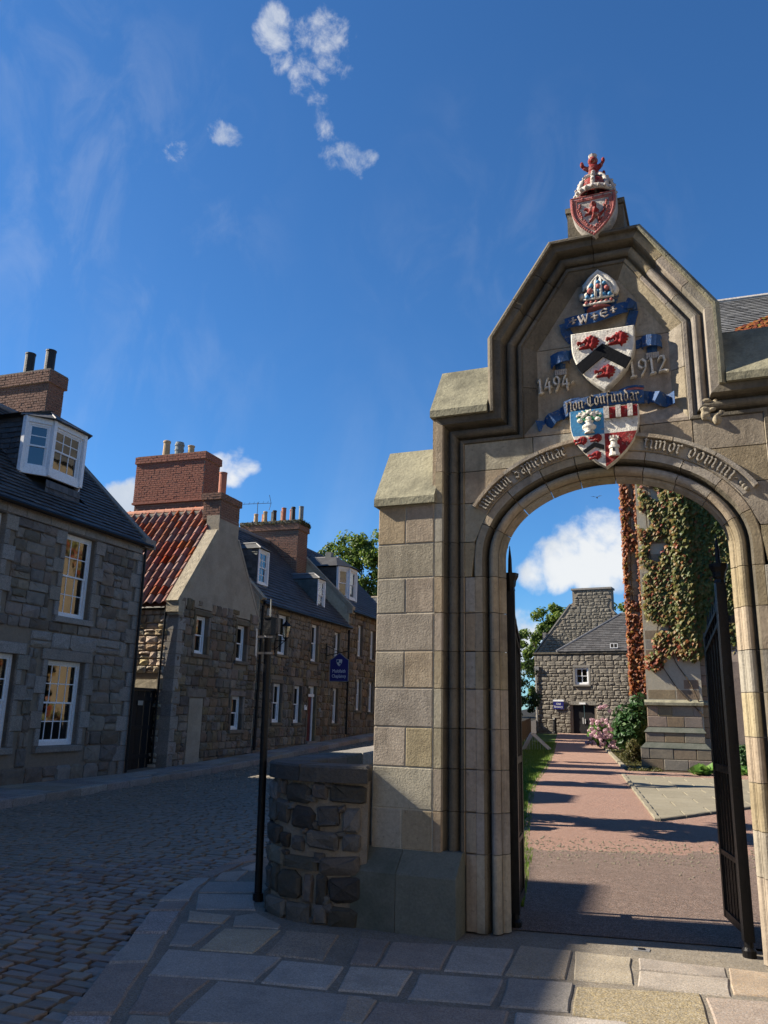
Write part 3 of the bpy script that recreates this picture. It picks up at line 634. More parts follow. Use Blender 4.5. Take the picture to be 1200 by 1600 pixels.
while yy < 16.2:
    x = 1.02 - (.5 if row % 2 else 0)
    while x < 7:
        q = [(x + .008, yy + .008), (x + .95, yy + .008), (x + .95, min(16.2, yy + .68)), (x + .008, min(16.2, yy + .68))]
        q = clip(q, Vector((1.02, 0)), Vector((1, 0)))
        if len(q) > 2: q = clip(q, Vector((.99, 7.45)), Vector((-2.47, 1.91)).normalized())
        if len(q) > 2:
            m = MB(); stone_slab(m, [tuple(gw(*p)[:2]) for p in q], 0, .04, .006, zf=lambda X, Y: zg((Vector((X, Y, 0)) - GO).dot(Vector((-math.sin(GA), math.cos(GA), 0)))) + .02, jit=0, rnd=rk); m.obj('slab', 'garden_slab', slab_area)
        x += .96
    yy += .69; row += 1
def edging(pts, l, w, mat, parent, h=.05, name='edging_stone'):
    for a, b in zip(pts[:-1], pts[1:]):
        a, b = Vector(a), Vector(b); L = (b - a).length; n = max(1, round(L / l)); d = (b - a) / L; nn = Vector((-d.y, d.x)) * w / 2
        for i in range(n):
            p, q = a + d * (L * i / n + .008), a + d * (L * (i + 1) / n - .008)
            m = MB(); stone_slab(m, [tuple(gw(*(t))[:2]) for t in (p - nn, q - nn, q + nn, p + nn)], 0, .1, .015, zf=lambda X, Y: zg((Vector((X, Y, 0)) - GO).dot(Vector((-math.sin(GA), math.cos(GA), 0)))) + h, rnd=rk); m.obj(name, mat, parent)
edging([(.96, 7.4), (1.0, 16.25)], .9, .09, 'garden_slab', slab_area, .045)
edging([(.96, 7.36), (2.9, 9.86), (5.3, 12.96)], .9, .08, 'sandstone_dark', slab_area, .035)
bed_edge = structure(sheet('bed_edge', 'soil', [[gw(1.18, y, zg(y) - .02), gw(1.8, y, zg(y) - .02)] for y in (17.6, 24, 31)]))
edging([(1.2, 19.0), (1.16, 31)], 1.0, .13, 'garden_slab', bed_edge, .07)
edging([(1.25, 18.95), (1.9, 18.95)], .7, .1, 'garden_slab', bed_edge, .05)
# grass blades
rg = random.Random(5); gm = MB(); gm.tint = []
def blade(P, h, w, a, lean):
    d = Vector((math.cos(a), math.sin(a), 0)); t = P + Vector((0, 0, h)) + Vector((-d.y, d.x, 0)) * lean
    gm.add([tuple(P - d * w), tuple(P + d * w), tuple(t)], [(0, 1, 2)]); gm.tint.append(rg.random())
for i in range(42000):
    y = 1.0 + 34 * rg.random() ** 1.8; x = path_l(y) + .06 - abs(rg.gauss(0, .9)) * .9
    if x < -2.2 - min(1.5, .15 * y): continue
    if x > path_l(y) - .03 and rg.random() < .6: continue
    k = 1 + y * .02
    blade(gw(x, y, zg(y) - .005), rg.uniform(.03, .07) * (1.5 if y < 3.4 and x > -1.5 else 1), .006 * k, rg.uniform(0, 6.28), rg.uniform(-.03, .03))
g = gm.obj('grass', 'grass', None, fix=False); g['kind'] = 'stuff'; g['label'] = 'short green lawn grass beside the red gravel path'; g['category'] = 'grass'

# ------------------------------------------------------------------ the stone gateway
GC = -0.80                                   # centre of the arch
gate = thing('stone_gateway', 'tall sandstone gateway with pointed-shouldered gable, moulded arch and painted coat of arms', 'gateway', (GC, 7.0, 0))
def gobj(m, name, mat, parent=None, **k):
    """meshes of the gateway are built in (u, y, z) with u measured from the arch centre"""
    m.v = [(x, y - 7.0, z) for x, y, z in m.v]
    return m.obj(name, mat, parent or gate, **k)
def ashlar(u0, u1, z0, z1, y0, y1, mat='sandstone', name='block', g=.004, b=.007, parent=None):
    m = MB(); u0 += g; u1 -= g; z0 += g; z1 -= g
    rr = random.Random(int((u0 * 31 + z0 * 17) * 1000)); t = rr.uniform(-.003, .003)
    m.add([(u0,y1,z0),(u1,y1,z0),(u1,y1,z1),(u0,y1,z1),(u0,y0+b,z0),(u1,y0+b,z0),(u1,y0+b,z1),(u0,y0+b,z1),(u0+b,y0+t,z0+b),(u1-b,y0+t,z0+b),(u1-b,y0+t,z1-b),(u0+b,y0+t,z1-b)],
          [(0,1,2,3),(0,4,5,1),(1,5,6,2),(2,6,7,3),(3,7,4,0),(4,8,9,5),(5,9,10,6),(6,10,11,7),(7,11,8,4),(8,11,10,9)])
    return gobj(m, name, mat, parent)
def sweep(stations, prof, name, mat, parent=None, smooth=False, shade_stain=None):
    """closed profile (d, y) carried along stations ((u, z), (nu, nz))"""
    m = MB(); n = len(prof)
    for (p, nn) in stations:
        for d, y in prof: m.v.append((p[0] + nn[0] * d, y, p[1] + nn[1] * d))
    for i in range(len(stations) - 1):
        for k in range(n): m.f.append((i*n + k, i*n + (k+1) % n, (i+1)*n + (k+1) % n, (i+1)*n + k))
    m.f.append(tuple(range(n))); m.f.append(tuple((len(stations)-1)*n + k for k in range(n))[::-1])
    o = gobj(m, name, mat, parent, smooth=smooth)
    if shade_stain:                       # hollows darkened in colour to deepen recess shade, over black staining
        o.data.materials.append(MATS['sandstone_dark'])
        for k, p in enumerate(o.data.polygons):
            if k < (len(stations) - 1) * n and shade_stain[0] <= k % n < shade_stain[1]: p.material_index = 1
    return o
def roll(cd, cy, r, a0, a1, n=7):
    return [(cd + r * math.cos(R(a0 + (a1 - a0) * i / n)), cy + r * math.sin(R(a0 + (a1 - a0) * i / n))) for i in range(n + 1)]
ZC = [.59, .91, 1.25, 1.58, 1.91, 2.23, 2.565, 2.885, 3.20, 3.56, 3.86, 4.13]
WALL = 6.79
# frame: outer moulded border
FP = [(-1.51, .5), (-1.51, 4.38), (-.95, 4.38), (-.95, 5.10), (-.38, 5.95), (.38, 5.95), (.95, 5.10), (.95, 4.38), (1.51, 4.38), (1.51, .5)]
FRAME = [(0, 6.70), (.065, 6.70), (.072, 6.72), (.078, 6.79), (.092, 6.815)] + roll(.142, 6.80, .044, 170, 370, 8)[0:9] + [(.196, 6.83), (.215, 6.83), (.22, 6.785), (.245, 6.785), (.25, WALL), (.25, 7.36), (0, 7.36)]
FRAME = [(d, y) for d, y in FRAME]
def fix_roll():
    out = [(0, 6.70), (.065, 6.70), (.075, 6.725), (.08, 6.80), (.095, 6.83)]
    for i in range(9):
        a = math.pi - math.pi * i / 8; out.append((.143 + .042 * math.cos(a), 6.815 - .055 * math.sin(a)))
    return out + [(.192, 6.84), (.212, 6.84), (.218, 6.775), (.246, 6.775), (.25, WALL), (.25, 7.36), (0, 7.36)]
FRAME = fix_roll()
def seg_n(a, b):
    d = Vector((b[0] - a[0], b[1] - a[1])).normalized(); return Vector((d.y, -d.x))
def mitre(i, P):
    if i == 0: return seg_n(P[0], P[1])
    if i == len(P) - 1: return seg_n(P[-2], P[-1])
    a, b = seg_n(P[i-1], P[i]), seg_n(P[i], P[i+1]); return (a + b) / (1 + a.dot(b))
rgt = random.Random(21)
def run(P, prof, name, mat, cuts_of=lambda i: [], parent=None):
    for i in range(len(P) - 1):
        a, b = Vector(P[i]), Vector(P[i+1]); L = (b - a).length; na, nb, ns = mitre(i, P), mitre(i+1, P), seg_n(P[i], P[i+1])
        cs = [0] + cuts_of(i) + [1]
        for c0, c1 in zip(cs[:-1], cs[1:]):
            e = .003 / L
            s0 = (tuple(a.lerp(b, c0 + (e if c0 > 0 else 0))), tuple(na if c0 == 0 else ns)); s1 = (tuple(a.lerp(b, c1 - (e if c1 < 1 else 0))), tuple(nb if c1 == 1 else ns))
            sweep([s0, s1], prof, name, mat(i) if callable(mat) else mat, parent, shade_stain=(2, len(prof) - 4) if name == 'frame_stone' and i in (0, 1, 2, 3, 4, 7, 8) else None)
def fcuts(i):
    if i == 0: return [(z - .5) / 3.88 for z in ZC[:-1]]
    if i == 8: return [1 - (z - .5) / 3.88 for z in ZC[:-1]][::-1]
    if i in (3, 5): return [.35, .7]
    if i == 4: return [.48]
    return []
run(FP, FRAME, 'frame_stone', lambda i: 'sandstone_dark' if i in (1, 2, 3, 4, 7) else 'sandstone', fcuts)  # shoulders, left gable and top darkened in colour as the unlit side
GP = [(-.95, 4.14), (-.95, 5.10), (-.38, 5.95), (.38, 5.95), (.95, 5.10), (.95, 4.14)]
run(GP, [(.251, WALL + .002), (.262, 6.792), (.372, 6.862), (.372, 7.30), (.251, 7.30)], 'splay_stone', lambda i: 'sandstone_dark' if i in (0, 1, 2) else 'sandstone', lambda i: [.5] if i in (0, 4) else [])  # left and top splays: shade put into the stone colour
run(FP[2:8], [(-.055, 6.70), (-.055, 7.42), (-.001, 7.42), (-.001, 6.655), (-.022, 6.655)], 'gable_coping', lambda i: 'sandstone_dark' if i < 3 else 'sandstone_coping', lambda i: [.4] if i in (1, 3) else [])  # left and top coping coloured darker to read as unlit
# arch: jambs and voussoirs
AA, AB, ZS = .925, .63, 3.05
def el(t, d=0.0):
    p = Vector((AA * math.cos(t), ZS + AB * math.sin(t))); n = Vector((math.cos(t) / AA, math.sin(t) / AB)).normalized(); return p + n * d, n
ARCH = [(.0, 6.965), (.0, 6.945), (.024, 6.905), (.040, 6.90), (.046, 6.885)]
for i in range(9):
    a = -.15 * math.pi + 1.15 * math.pi * i / 8; ARCH.append((.088 - .04 * math.cos(a), 6.87 - .055 * math.sin(a)))
ARCH += [(.132, 6.90), (.148, 6.91), (.156, 6.81), (.172, 6.788), (.235, 6.788), (.245, 6.796), (.245, 7.34), (.20, 7.34), (.20, 6.965)]
zj = [0, .30] + [z for z in ZC if z < 3.0] + [3.05]
zj = [0.0, .59, .91, 1.25, 1.58, 1.91, 2.23, 2.565, 2.885, 3.05]
for s in (-1, 1):
    for z0, z1 in zip(zj[:-1], zj[1:]):
        if z1 == 3.05: continue
        sweep([((s * AA, z0 + .003), (s, 0)), ((s * AA, (z1 if z1 < 2.885 else 2.885) - .003), (s, 0))], ARCH, 'jamb_stone', 'sandstone', shade_stain=(14, 17))
vj = [0, 17, 36, 55, 72, 90 - 4, 104, 121, 140, 161, 180]
for k, (t0, t1) in enumerate(zip(vj[:-1], vj[1:])):
    st = []
    if k == 0: st.append(((AA, 2.888), (1, 0)))
    e = .22
    n = max(3, int((t1 - t0) / 4))
    for i in range(n + 1):
        t = R(t0 + e + (t1 - t0 - 2 * e) * i / n)
        if (k == 0 and i == 0): t = 0
        if (k == len(vj) - 2 and i == n): t = math.pi
        p, nn = el(t); st.append((tuple(p), tuple(nn)))
    if k == len(vj) - 2: st.append(((-AA, 2.888), (-1, 0)))
    sweep(st, ARCH, 'voussoir', 'sandstone', shade_stain=(14, 17))
# hood moulding that carries the lettering
HOOD = [(.246, 6.796), (.252, 6.778), (.262, 6.783), (.355, 6.783), (.362, 6.735), (.392, 6.735), (.398, 6.75), (.398, 6.82), (.246, 6.82)]
hj = [24, 44, 62, 90, 118, 136, 156]
for t0, t1 in zip(hj[:-1], hj[1:]):
    n = 8; st = []
    for i in range(n + 1):
        p, nn = el(R(t0 + .2 + (t1 - t0 - .4) * i / n)); st.append((tuple(p), tuple(nn)))
    sweep(st, HOOD, 'hood_stone', 'sandstone')
# spandrel walling cut to the arch
curve = [el(math.pi * i / 240, .246)[0] for i in range(241)]
def low(u, z0):
    if abs(u) >= AA + .246: return z0
    best = z0
    for a, b in zip(curve[:-1], curve[1:]):
        lo, hi = min(a.x, b.x), max(a.x, b.x)
        if lo <= u <= hi: best = max(z0, a.y + (b.y - a.y) * ((u - a.x) / (b.x - a.x) if b.x != a.x else 0)); break
    return best
def spandrel(u0, u1, z0, z1, mat='sandstone'):
    g = .004; u0 += g; u1 -= g; z0 += g; z1 -= g; N = max(2, int((u1 - u0) / .03)); us = [u0 + (u1 - u0) * i / N for i in range(N + 1)]
    lo = [(u, low(u, z0)) for u in us]; lo = [(u, z) for u, z in lo if z < z1 - .002]
    if len(lo) < 2: return
    poly = lo + [(lo[-1][0], z1), (lo[0][0], z1)]; m = MB(); m.prism(poly, WALL + rgt.uniform(-.002, .002), 7.1); gobj(m, 'block', mat)
for s in (-1, 1):
    for z0, z1 in zip([0] + ZC[:9], ZC[:9] + [3.56]):
        if z1 <= 2.9: ashlar(*sorted((s * 1.26, s * 1.158)), z0, z1, WALL, 7.1)
for z0, z1, cuts in ((2.885, 3.20, [-1.26, 1.26]), (3.20, 3.56, [-1.26, 1.26]), (3.56, 3.86, [-1.26, -.84, 0, .80, 1.26]), (3.86, 4.13, [-1.26, -.62, -.1, .30, .72, 1.26])):
    for a, b in zip(cuts[:-1], cuts[1:]):
        if (a, b) == (-1.26, 1.26): spandrel(-1.26, -.5, z0, z1); spandrel(.5, 1.26, z0, z1)
        else: spandrel(a, b, z0, z1)
# sill and panel of the gable
for a, b in ((-.698, -.2), (-.2, .25), (.25, .698)):
    m = MB(); m.prism([(WALL, 4.134), (WALL, 4.16), (6.862, 4.33), (7.2, 4.33), (7.2, 4.134)], a + .003, b - .003, 'x'); gobj(m, 'sill_stone', 'sandstone')
PANEL = 6.865
for poly in ([(-.60, 4.30), (-.60, 4.985), (-.02, 4.985), (-.02, 4.30)], [(.60, 4.30), (.60, 4.985), (-.013, 4.985), (-.013, 4.30)], [(-.60, 4.992), (.60, 4.992), (.60, 5.0), (.18, 5.60), (-.18, 5.60), (-.60, 5.0)]):
    m = MB(); m.prism(poly, PANEL, 7.2); gobj(m, 'panel_block', 'sandstone')
# core of rubble and mortar behind the ashlar
arcp = [tuple(el(R(180 * i / 24), .21)[0]) for i in range(25)]
m = MB(); m.prism([(-1.50, 0), (-1.50, 4.37), (-.94, 4.37), (-.94, 5.09), (-.375, 5.94), (.375, 5.94), (.94, 5.09), (.94, 4.37), (1.50, 4.37), (1.50, 0), (1.12, 0)] + arcp + [(-1.12, 0)], 7.0, 7.37); gobj(m, 'core', 'sandstone')
# stepped buttresses either side
for s in (-1, 1):
    k = 0
    zz = [.59, .66] + ZC[1:10]
    zz = ZC[:10]
    for z0, z1 in zip(zz[:-1], zz[1:]):
        us = [-2.07, -1.52] if k % 2 else [-2.07, -1.78 + rgt.uniform(-.02, .02), -1.52]
        for a, b in zip(us[:-1], us[1:]): ashlar(*sorted((s * -a, s * -b)) if s > 0 else (a, b), z0, z1, 6.70, 7.40)
        k += 1
    m = MB(); m.box(*sorted((s * 2.06, s * 1.515)), 6.706, 7.39, .3, 3.57); gobj(m, 'core', 'mortar')
    m = MB(); a, b = sorted((s * 2.10, s * 1.505)); m.prism([(6.652, 3.565), (6.652, 3.635), (7.02, 4.20), (7.41, 4.20), (7.41, 3.565)], a, b, 'x'); gobj(m, 'buttress_coping', 'sandstone_coping')
    a, b = sorted((s * 1.555, s * 1.008)); m = MB(); m.prism([(6.655, 4.385), (6.655, 4.45), (7.02, 4.98), (7.41, 4.98), (7.41, 4.385)], a, b, 'x'); gobj(m, 'shoulder_coping', 'sandstone_coping')
    m = MB(); m.box(*sorted((s * 1.512, s * 1.545)), 6.72, 7.38, 3.57, 4.384); gobj(m, 'return_stone', 'sandstone')
    # plinth
    for a, b in ((2.17, 1.775), (1.77, 1.262)):
        m = MB(); a, b = sorted((s * a, s * b)); m.prism([(6.53, -.05), (6.53, .425), (6.54, .44), (6.715, .60), (7.42, .60), (7.42, -.05)], a, b, 'x'); gobj(m, 'plinth_stone', 'sandstone_plinth')
# carved leaf stop under the right gable foot
m = MB(); rr = random.Random(5)
for i in range(26): m.ball((.885 + rr.uniform(-.075, .075), 6.79 + rr.uniform(-.02, .02), 4.19 + rr.uniform(-.09, .09)), rr.uniform(.014, .032), 7, 5, (1.5, 1, .8) if i % 2 else (.8, 1, 1.5))
cs_ = gobj(m, 'carved_stop', 'sandstone'); rm = cs_.modifiers.new('fuse', 'REMESH'); rm.mode = 'VOXEL'; rm.voxel_size = .012

# ------------------------------------------------------------------ lettering: broad-nib strokes
def _o(x=0): return [[(x+.3, .98), (x+.06, .78), (x+.06, .22), (x+.3, .02)], [(x+.3, .98), (x+.5, .8), (x+.5, .2), (x+.3, .02)]]
def _min(x, hi=.8): return [(x-.10, .90 if hi == .8 else hi), (x, .80 if hi == .8 else hi - .08), (x, .16), (x+.12, .03)]
GLYPH = {
 'i': (.30, [_min(.12), [(.10, 1.22), (.16, 1.28)]]), 'n': (.74, [_min(.12), [(.12, .72), (.40, .95), (.54, .80), (.54, .16), (.66, .03)]]),
 'm': (1.14, [_min(.12), [(.12, .72), (.38, .95), (.52, .80), (.52, .14)], [(.52, .72), (.78, .95), (.92, .80), (.92, .16), (1.04, .03)]]),
 'u': (.74, [_min(.12), [(.12, .16), (.3, .03), (.54, .2)], _min(.54)]), 'o': (.62, _o()),
 'c': (.50, [[(.44, .86), (.3, .98), (.06, .78), (.06, .22), (.3, .02), (.44, .14)]]),
 'd': (.62, [[(.3, .98), (.06, .78), (.06, .22), (.3, .02), (.5, .2), (.5, .8), (.10, 1.36)]]),
 'a': (.62, [[(.10, .88), (.3, .98), (.5, .8), (.5, .16), (.6, .03)], [(.5, .58), (.08, .42), (.08, .16), (.28, .02), (.5, .2)]]),
 'r': (.48, [_min(.12), [(.12, .72), (.34, .97), (.44, .84)]]), 't': (.40, [[(.06, 1.25), (.12, 1.15), (.12, .18), (.3, .03)], [(-.06, .90), (.34, .90)]]),
 'f': (.46, [[(.46, 1.30), (.3, 1.40), (.14, 1.2), (.14, -.15)], [(-.06, .90), (.40, .90)]]),
 's': (.54, [[(.44, .86), (.26, .98), (.06, .78), (.46, .32), (.26, .02), (.05, .15)]]),
 'p': (.66, [[(.02, .9), (.12, .8), (.12, -.42)], [(.12, .75), (.36, .97), (.54, .8), (.54, .2), (.32, .02), (.12, .15)]]),
 'e': (.52, [[(.08, .48), (.42, .70), (.28, .98), (.06, .78), (.06, .22), (.28, .02), (.46, .14)]]),
 'N': (.92, [[(.0, 1.28), (.14, 1.16), (.14, .14), (.0, .0)], [(.14, 1.0), (.5, 1.30), (.72, 1.1), (.72, .16), (.88, .02)]]),
 'C': (.86, [[(.80, 1.18), (.50, 1.34), (.06, 1.0), (.06, .3), (.44, .0), (.80, .16)], [(.40, 1.22), (.40, .1)]]),
 'S': (.72, [[(.64, 1.16), (.36, 1.34), (.06, 1.0), (.62, .40), (.34, .0), (.02, .2)], [(.1, .66), (.56, .66)]]),
 '.': (.30, [[(.08, .48), (.16, .52)]]), ' ': (.42, []),
 '1': (.40, [[(.0, 1.0), (.16, 1.2), (.16, .04)], [(.02, .02), (.32, .02)]]), '4': (.66, [[(.34, 1.2), (.02, .42), (.62, .42)], [(.44, .9), (.44, .0)]]),
 '9': (.64, [[(.52, .62), (.28, .5), (.06, .72), (.12, 1.06), (.34, 1.18), (.56, .96), (.52, .5), (.2, .0)]]),
 '2': (.66, [[(.06, .92), (.2, 1.16), (.44, 1.14), (.52, .86), (.06, .06), (.34, .1), (.62, .02)]]),
 'W': (1.15, [[(.04, 1.1), (.26, .06), (.56, .95)], [(.46, 1.1), (.70, .06), (1.02, 1.1)]]), 'E': (.80, [[(.72, .96), (.42, 1.14), (.08, .82), (.08, .3), (.42, .02), (.74, .16)], [(.16, .58), (.66, .58)]]),
 '+': (.62, [[(.28, .90), (.28, .24)], [(-.04, .57), (.60, .57)], [(.20, .92), (.36, .92)], [(.20, .22), (.36, .22)]]),
}
def glyph_mesh(ch, size, nib, depth, ang=38):
    m = MB(); w, strokes = GLYPH[ch]; n = Vector((math.cos(R(ang)), math.sin(R(ang)))) * nib / 2; k = 0
    for st in strokes:
        for a, b in zip(st[:-1], st[1:]):
            a, b = Vector(a), Vector(b); e = (b - a).normalized() * .03; a = a - e; b = b + e
            q = [(a - n) * size, (a + n) * size, (b + n) * size, (b - n) * size]; k += 1
            y0 = -depth - .0007 * k
            t = Vector((.012, 0)) * 0
            c = sum(q, Vector((0, 0))) / 4
            q2 = [c + (p - c) * .80 for p in q]
            vs = [(p.x, .002, p.y) for p in q] + [(p.x, y0 * .45, p.y) for p in q] + [(p.x, y0, p.y) for p in q2]
            m.add(vs, [(0,1,5,4),(1,2,6,5),(2,3,7,6),(3,0,4,7),(4,5,9,8),(5,6,10,9),(6,7,11,10),(7,4,8,11),(8,9,10,11)])
    return m, w * size
def text_line(txt, place, size, nib, depth, mat, parent, total=None, name='letter', track=.16):
    adv = sum(GLYPH[c][0] * size + track * size for c in txt); k = (total / adv) if total else 1.0; s = 0
    for c in txt:
        m, w = glyph_mesh(c, size, nib, depth); w2 = (GLYPH[c][0] + track) * size * k
        if m.v:
            P, T, U, yb = place(s + (w2 - track * size * k) / 2)        # centre of the letter
            m.v = [(P[0] + T[0] * (x - w / 2) * min(k, 1.25) + U[0] * z, yb + y, P[1] + T[1] * (x - w / 2) * min(k, 1.25) + U[1] * z) for x, y, z in m.v]
            gobj(m, name, mat, parent)
        s += w2
def arc_place(t0, t1, d, yb):
    N = 200; pts = [el(R(t0 + (t1 - t0) * i / N), d) for i in range(N + 1)]; acc = [0]
    for a, b in zip(pts[:-1], pts[1:]): acc.append(acc[-1] + (b[0] - a[0]).length)
    def f(s):
        i = min(N - 1, max(0, next((j for j in range(N) if acc[j + 1] >= s), N - 1)))
        p, n = pts[i]; T = (pts[i + 1][0] - pts[i][0]).normalized(); return (p, T, n, yb)
    return f, acc[-1]
f, L = arc_place(154, 106, .268, 6.783); text_line('initium Sapientiae', f, .082, .20, .036, 'letter_grey', gate, L)
f, L = arc_place(73, 30, .268, 6.783); text_line('timor domini.', f, .082, .20, .036, 'letter_grey', gate, L)
m = MB()
for dt in (25.5, 27.2, 28.8):
    p, n = el(R(dt), .31); m.ball((p.x, 6.775, p.y), .022, 8, 6)
gobj(m, 'carved_berries', 'sandstone', smooth=True)

# ------------------------------------------------------------------ heraldry
def heater(uc, zt, w, h, n=12, bow=.0):
    pts = [(uc - w/2, zt), (uc, zt + bow), (uc + w/2, zt)]
    for i in range(1, n): s = i / n; pts.append((uc + w/2 * (1 - (max(0, s - .18) / .82) ** 2.3), zt - h * s))
    pts.append((uc, zt - h))
    for i in range(n - 1, 0, -1): s = i / n; pts.append((uc - w/2 * (1 - (max(0, s - .18) / .82) ** 2.3), zt - h * s))
    return pts
def pt_in(poly, x, y):
    c = False; j = len(poly) - 1
    for i in range(len(poly)):
        a, b = poly[i], poly[j]
        if (a[1] > y) != (b[1] > y) and x < (b[0] - a[0]) * (y - a[1]) / (b[1] - a[1]) + a[0]: c = not c
        j = i
    return c
def pdist(poly, x, y):
    best = 9; p = Vector((x, y))
    for i in range(len(poly)):
        a, b = Vector(poly[i]), Vector(poly[(i+1) % len(poly)]); ab = b - a; t = max(0, min(1, (p - a).dot(ab) / max(1e-9, ab.length_squared))); best = min(best, (p - a - ab * t).length)
    return best
def relief(outline, uc, zc, su, sz, y, depth, name, mat, parent, n=26, lumps=(), edge=.12, seed=0, ripple=.12):
    """carved relief: a height field over the outline (unit coordinates), rising towards the viewer"""
    xs = [p[0] for p in outline]; zs = [p[1] for p in outline]; x0, x1, z0, z1 = min(xs) - .05, max(xs) + .05, min(zs) - .05, max(zs) + .05
    rr = random.Random(seed); m = MB(); H = {}
    nz = max(6, int(n * (z1 - z0) * sz / ((x1 - x0) * su)))
    for j in range(nz + 1):
        for i in range(n + 1):
            x, z = x0 + (x1 - x0) * i / n, z0 + (z1 - z0) * j / nz; d = pdist(outline, x, z)
            if pt_in(outline, x, z):
                h = depth * min(1, (d / edge)) ** .55
                for lx, lz, lr, lh in lumps: h += depth * lh * math.exp(-((x - lx) ** 2 + (z - lz) ** 2) / (lr * lr))
                h *= 1 + ripple * math.sin(23 * x + 9 * z + seed) * math.sin(17 * z - 6 * x)
            else: h = -.008 if d > .05 else -.004
            H[i, j] = (h, len(m.v)); m.v.append((uc + x * su, y - h, zc + z * sz))
    for j in range(nz):
        for i in range(n):
            c = [(i, j), (i+1, j), (i+1, j+1), (i, j+1)]
            if max(H[q][0] for q in c) > 0: m.f.append(tuple(H[q][1] for q in c))
    return gobj(m, name, mat, parent, smooth=True, fix=True)
BOAR = [(-.50, .0), (-.50, .12), (-.40, .14), (-.28, .10), (-.16, .20), (-.08, .24), (-.04, .36), (.04, .28), (.10, .34), (.16, .42), (.20, .30), (.30, .33), (.32, .24), (.46, .24), (.40, .13), (.50, .04), (.40, -.03), (.48, -.14), (.34, -.15), (.36, -.30), (.24, -.24), (.18, -.42), (.08, -.27), (-.10, -.26), (-.30, -.28), (-.42, -.26), (-.40, -.17), (-.24, -.13), (-.10, -.06), (-.26, -.02), (-.40, -.06)]
def boar(uc, zc, s, y, parent, seed):
    b = relief(BOAR, uc, zc, s, s * .95, y, s * .14, 'boar_head', 'her_red', parent, 26, [(-.45, .06, .08, .5), (-.12, .16, .09, .5), (.12, .1, .16, .4), (.1, .32, .07, .5), (.2, -.2, .12, .4)], .07, seed, .2)
    m = MB()
    for k, (a, z) in enumerate(((-.36, -.10), (-.26, -.075), (-.18, -.06))): m.ball((uc + a * s, y - s * .07, zc + z * s), s * .042, 7, 5, (.7, 1, 1.3))
    m.ball((uc - .46 * s, y - s * .05, zc - .20 * s), s * .055, 8, 6, (1.4, .8, .8)); m.ball((uc - .12 * s, y - s * .2, zc + .12 * s), s * .03, 6, 5)
    gobj(m, 'tusks', 'her_white', b, smooth=True)
def slab_shield(poly, y0, y1, name, mat, parent):
    m = MB(); n = len(poly); c = Vector((sum(p[0] for p in poly) / n, sum(p[1] for p in poly) / n))
    ins = [tuple(Vector(p) + (c - Vector(p)).normalized() * .012) for p in poly]
    m.v = [(p[0], y1, p[1]) for p in poly] + [(p[0], y0 + .01, p[1]) for p in poly] + [(p[0], y0, p[1]) for p in ins]
    m.f = [tuple(range(n)), tuple(range(3 * n - 1, 2 * n - 1, -1))] + [(r*n + i, r*n + (i+1) % n, (r+1)*n + (i+1) % n, (r+1)*n + i) for r in (0, 1) for i in range(n)]
    return gobj(m, name, mat, parent)
# upper shield: three boars' heads and a dark chevron
w, h, uc, zt = .55, .57, .03, 5.06; SY = 6.755
sh = slab_shield(heater(uc, zt, w, h, bow=.0), SY, PANEL + .02, 'upper_shield', 'her_white', gate); sh['label'] = 'white shield with three red boar heads and dark chevron'
m = MB(); m.prism([(uc + a * w, zt + b * h) for a, b in ((0, -.25), (.432, -.555), (.335, -.71), (0, -.47), (-.335, -.71), (-.432, -.555))], SY - .016, SY + .005); gobj(m, 'chevron', 'her_black', sh)
for i, (a, b) in enumerate(((-.225, -.205), (.235, -.20), (.02, -.72))): boar(uc + a * w, zt + b * h, .20 if i < 2 else .185, SY, sh, i)
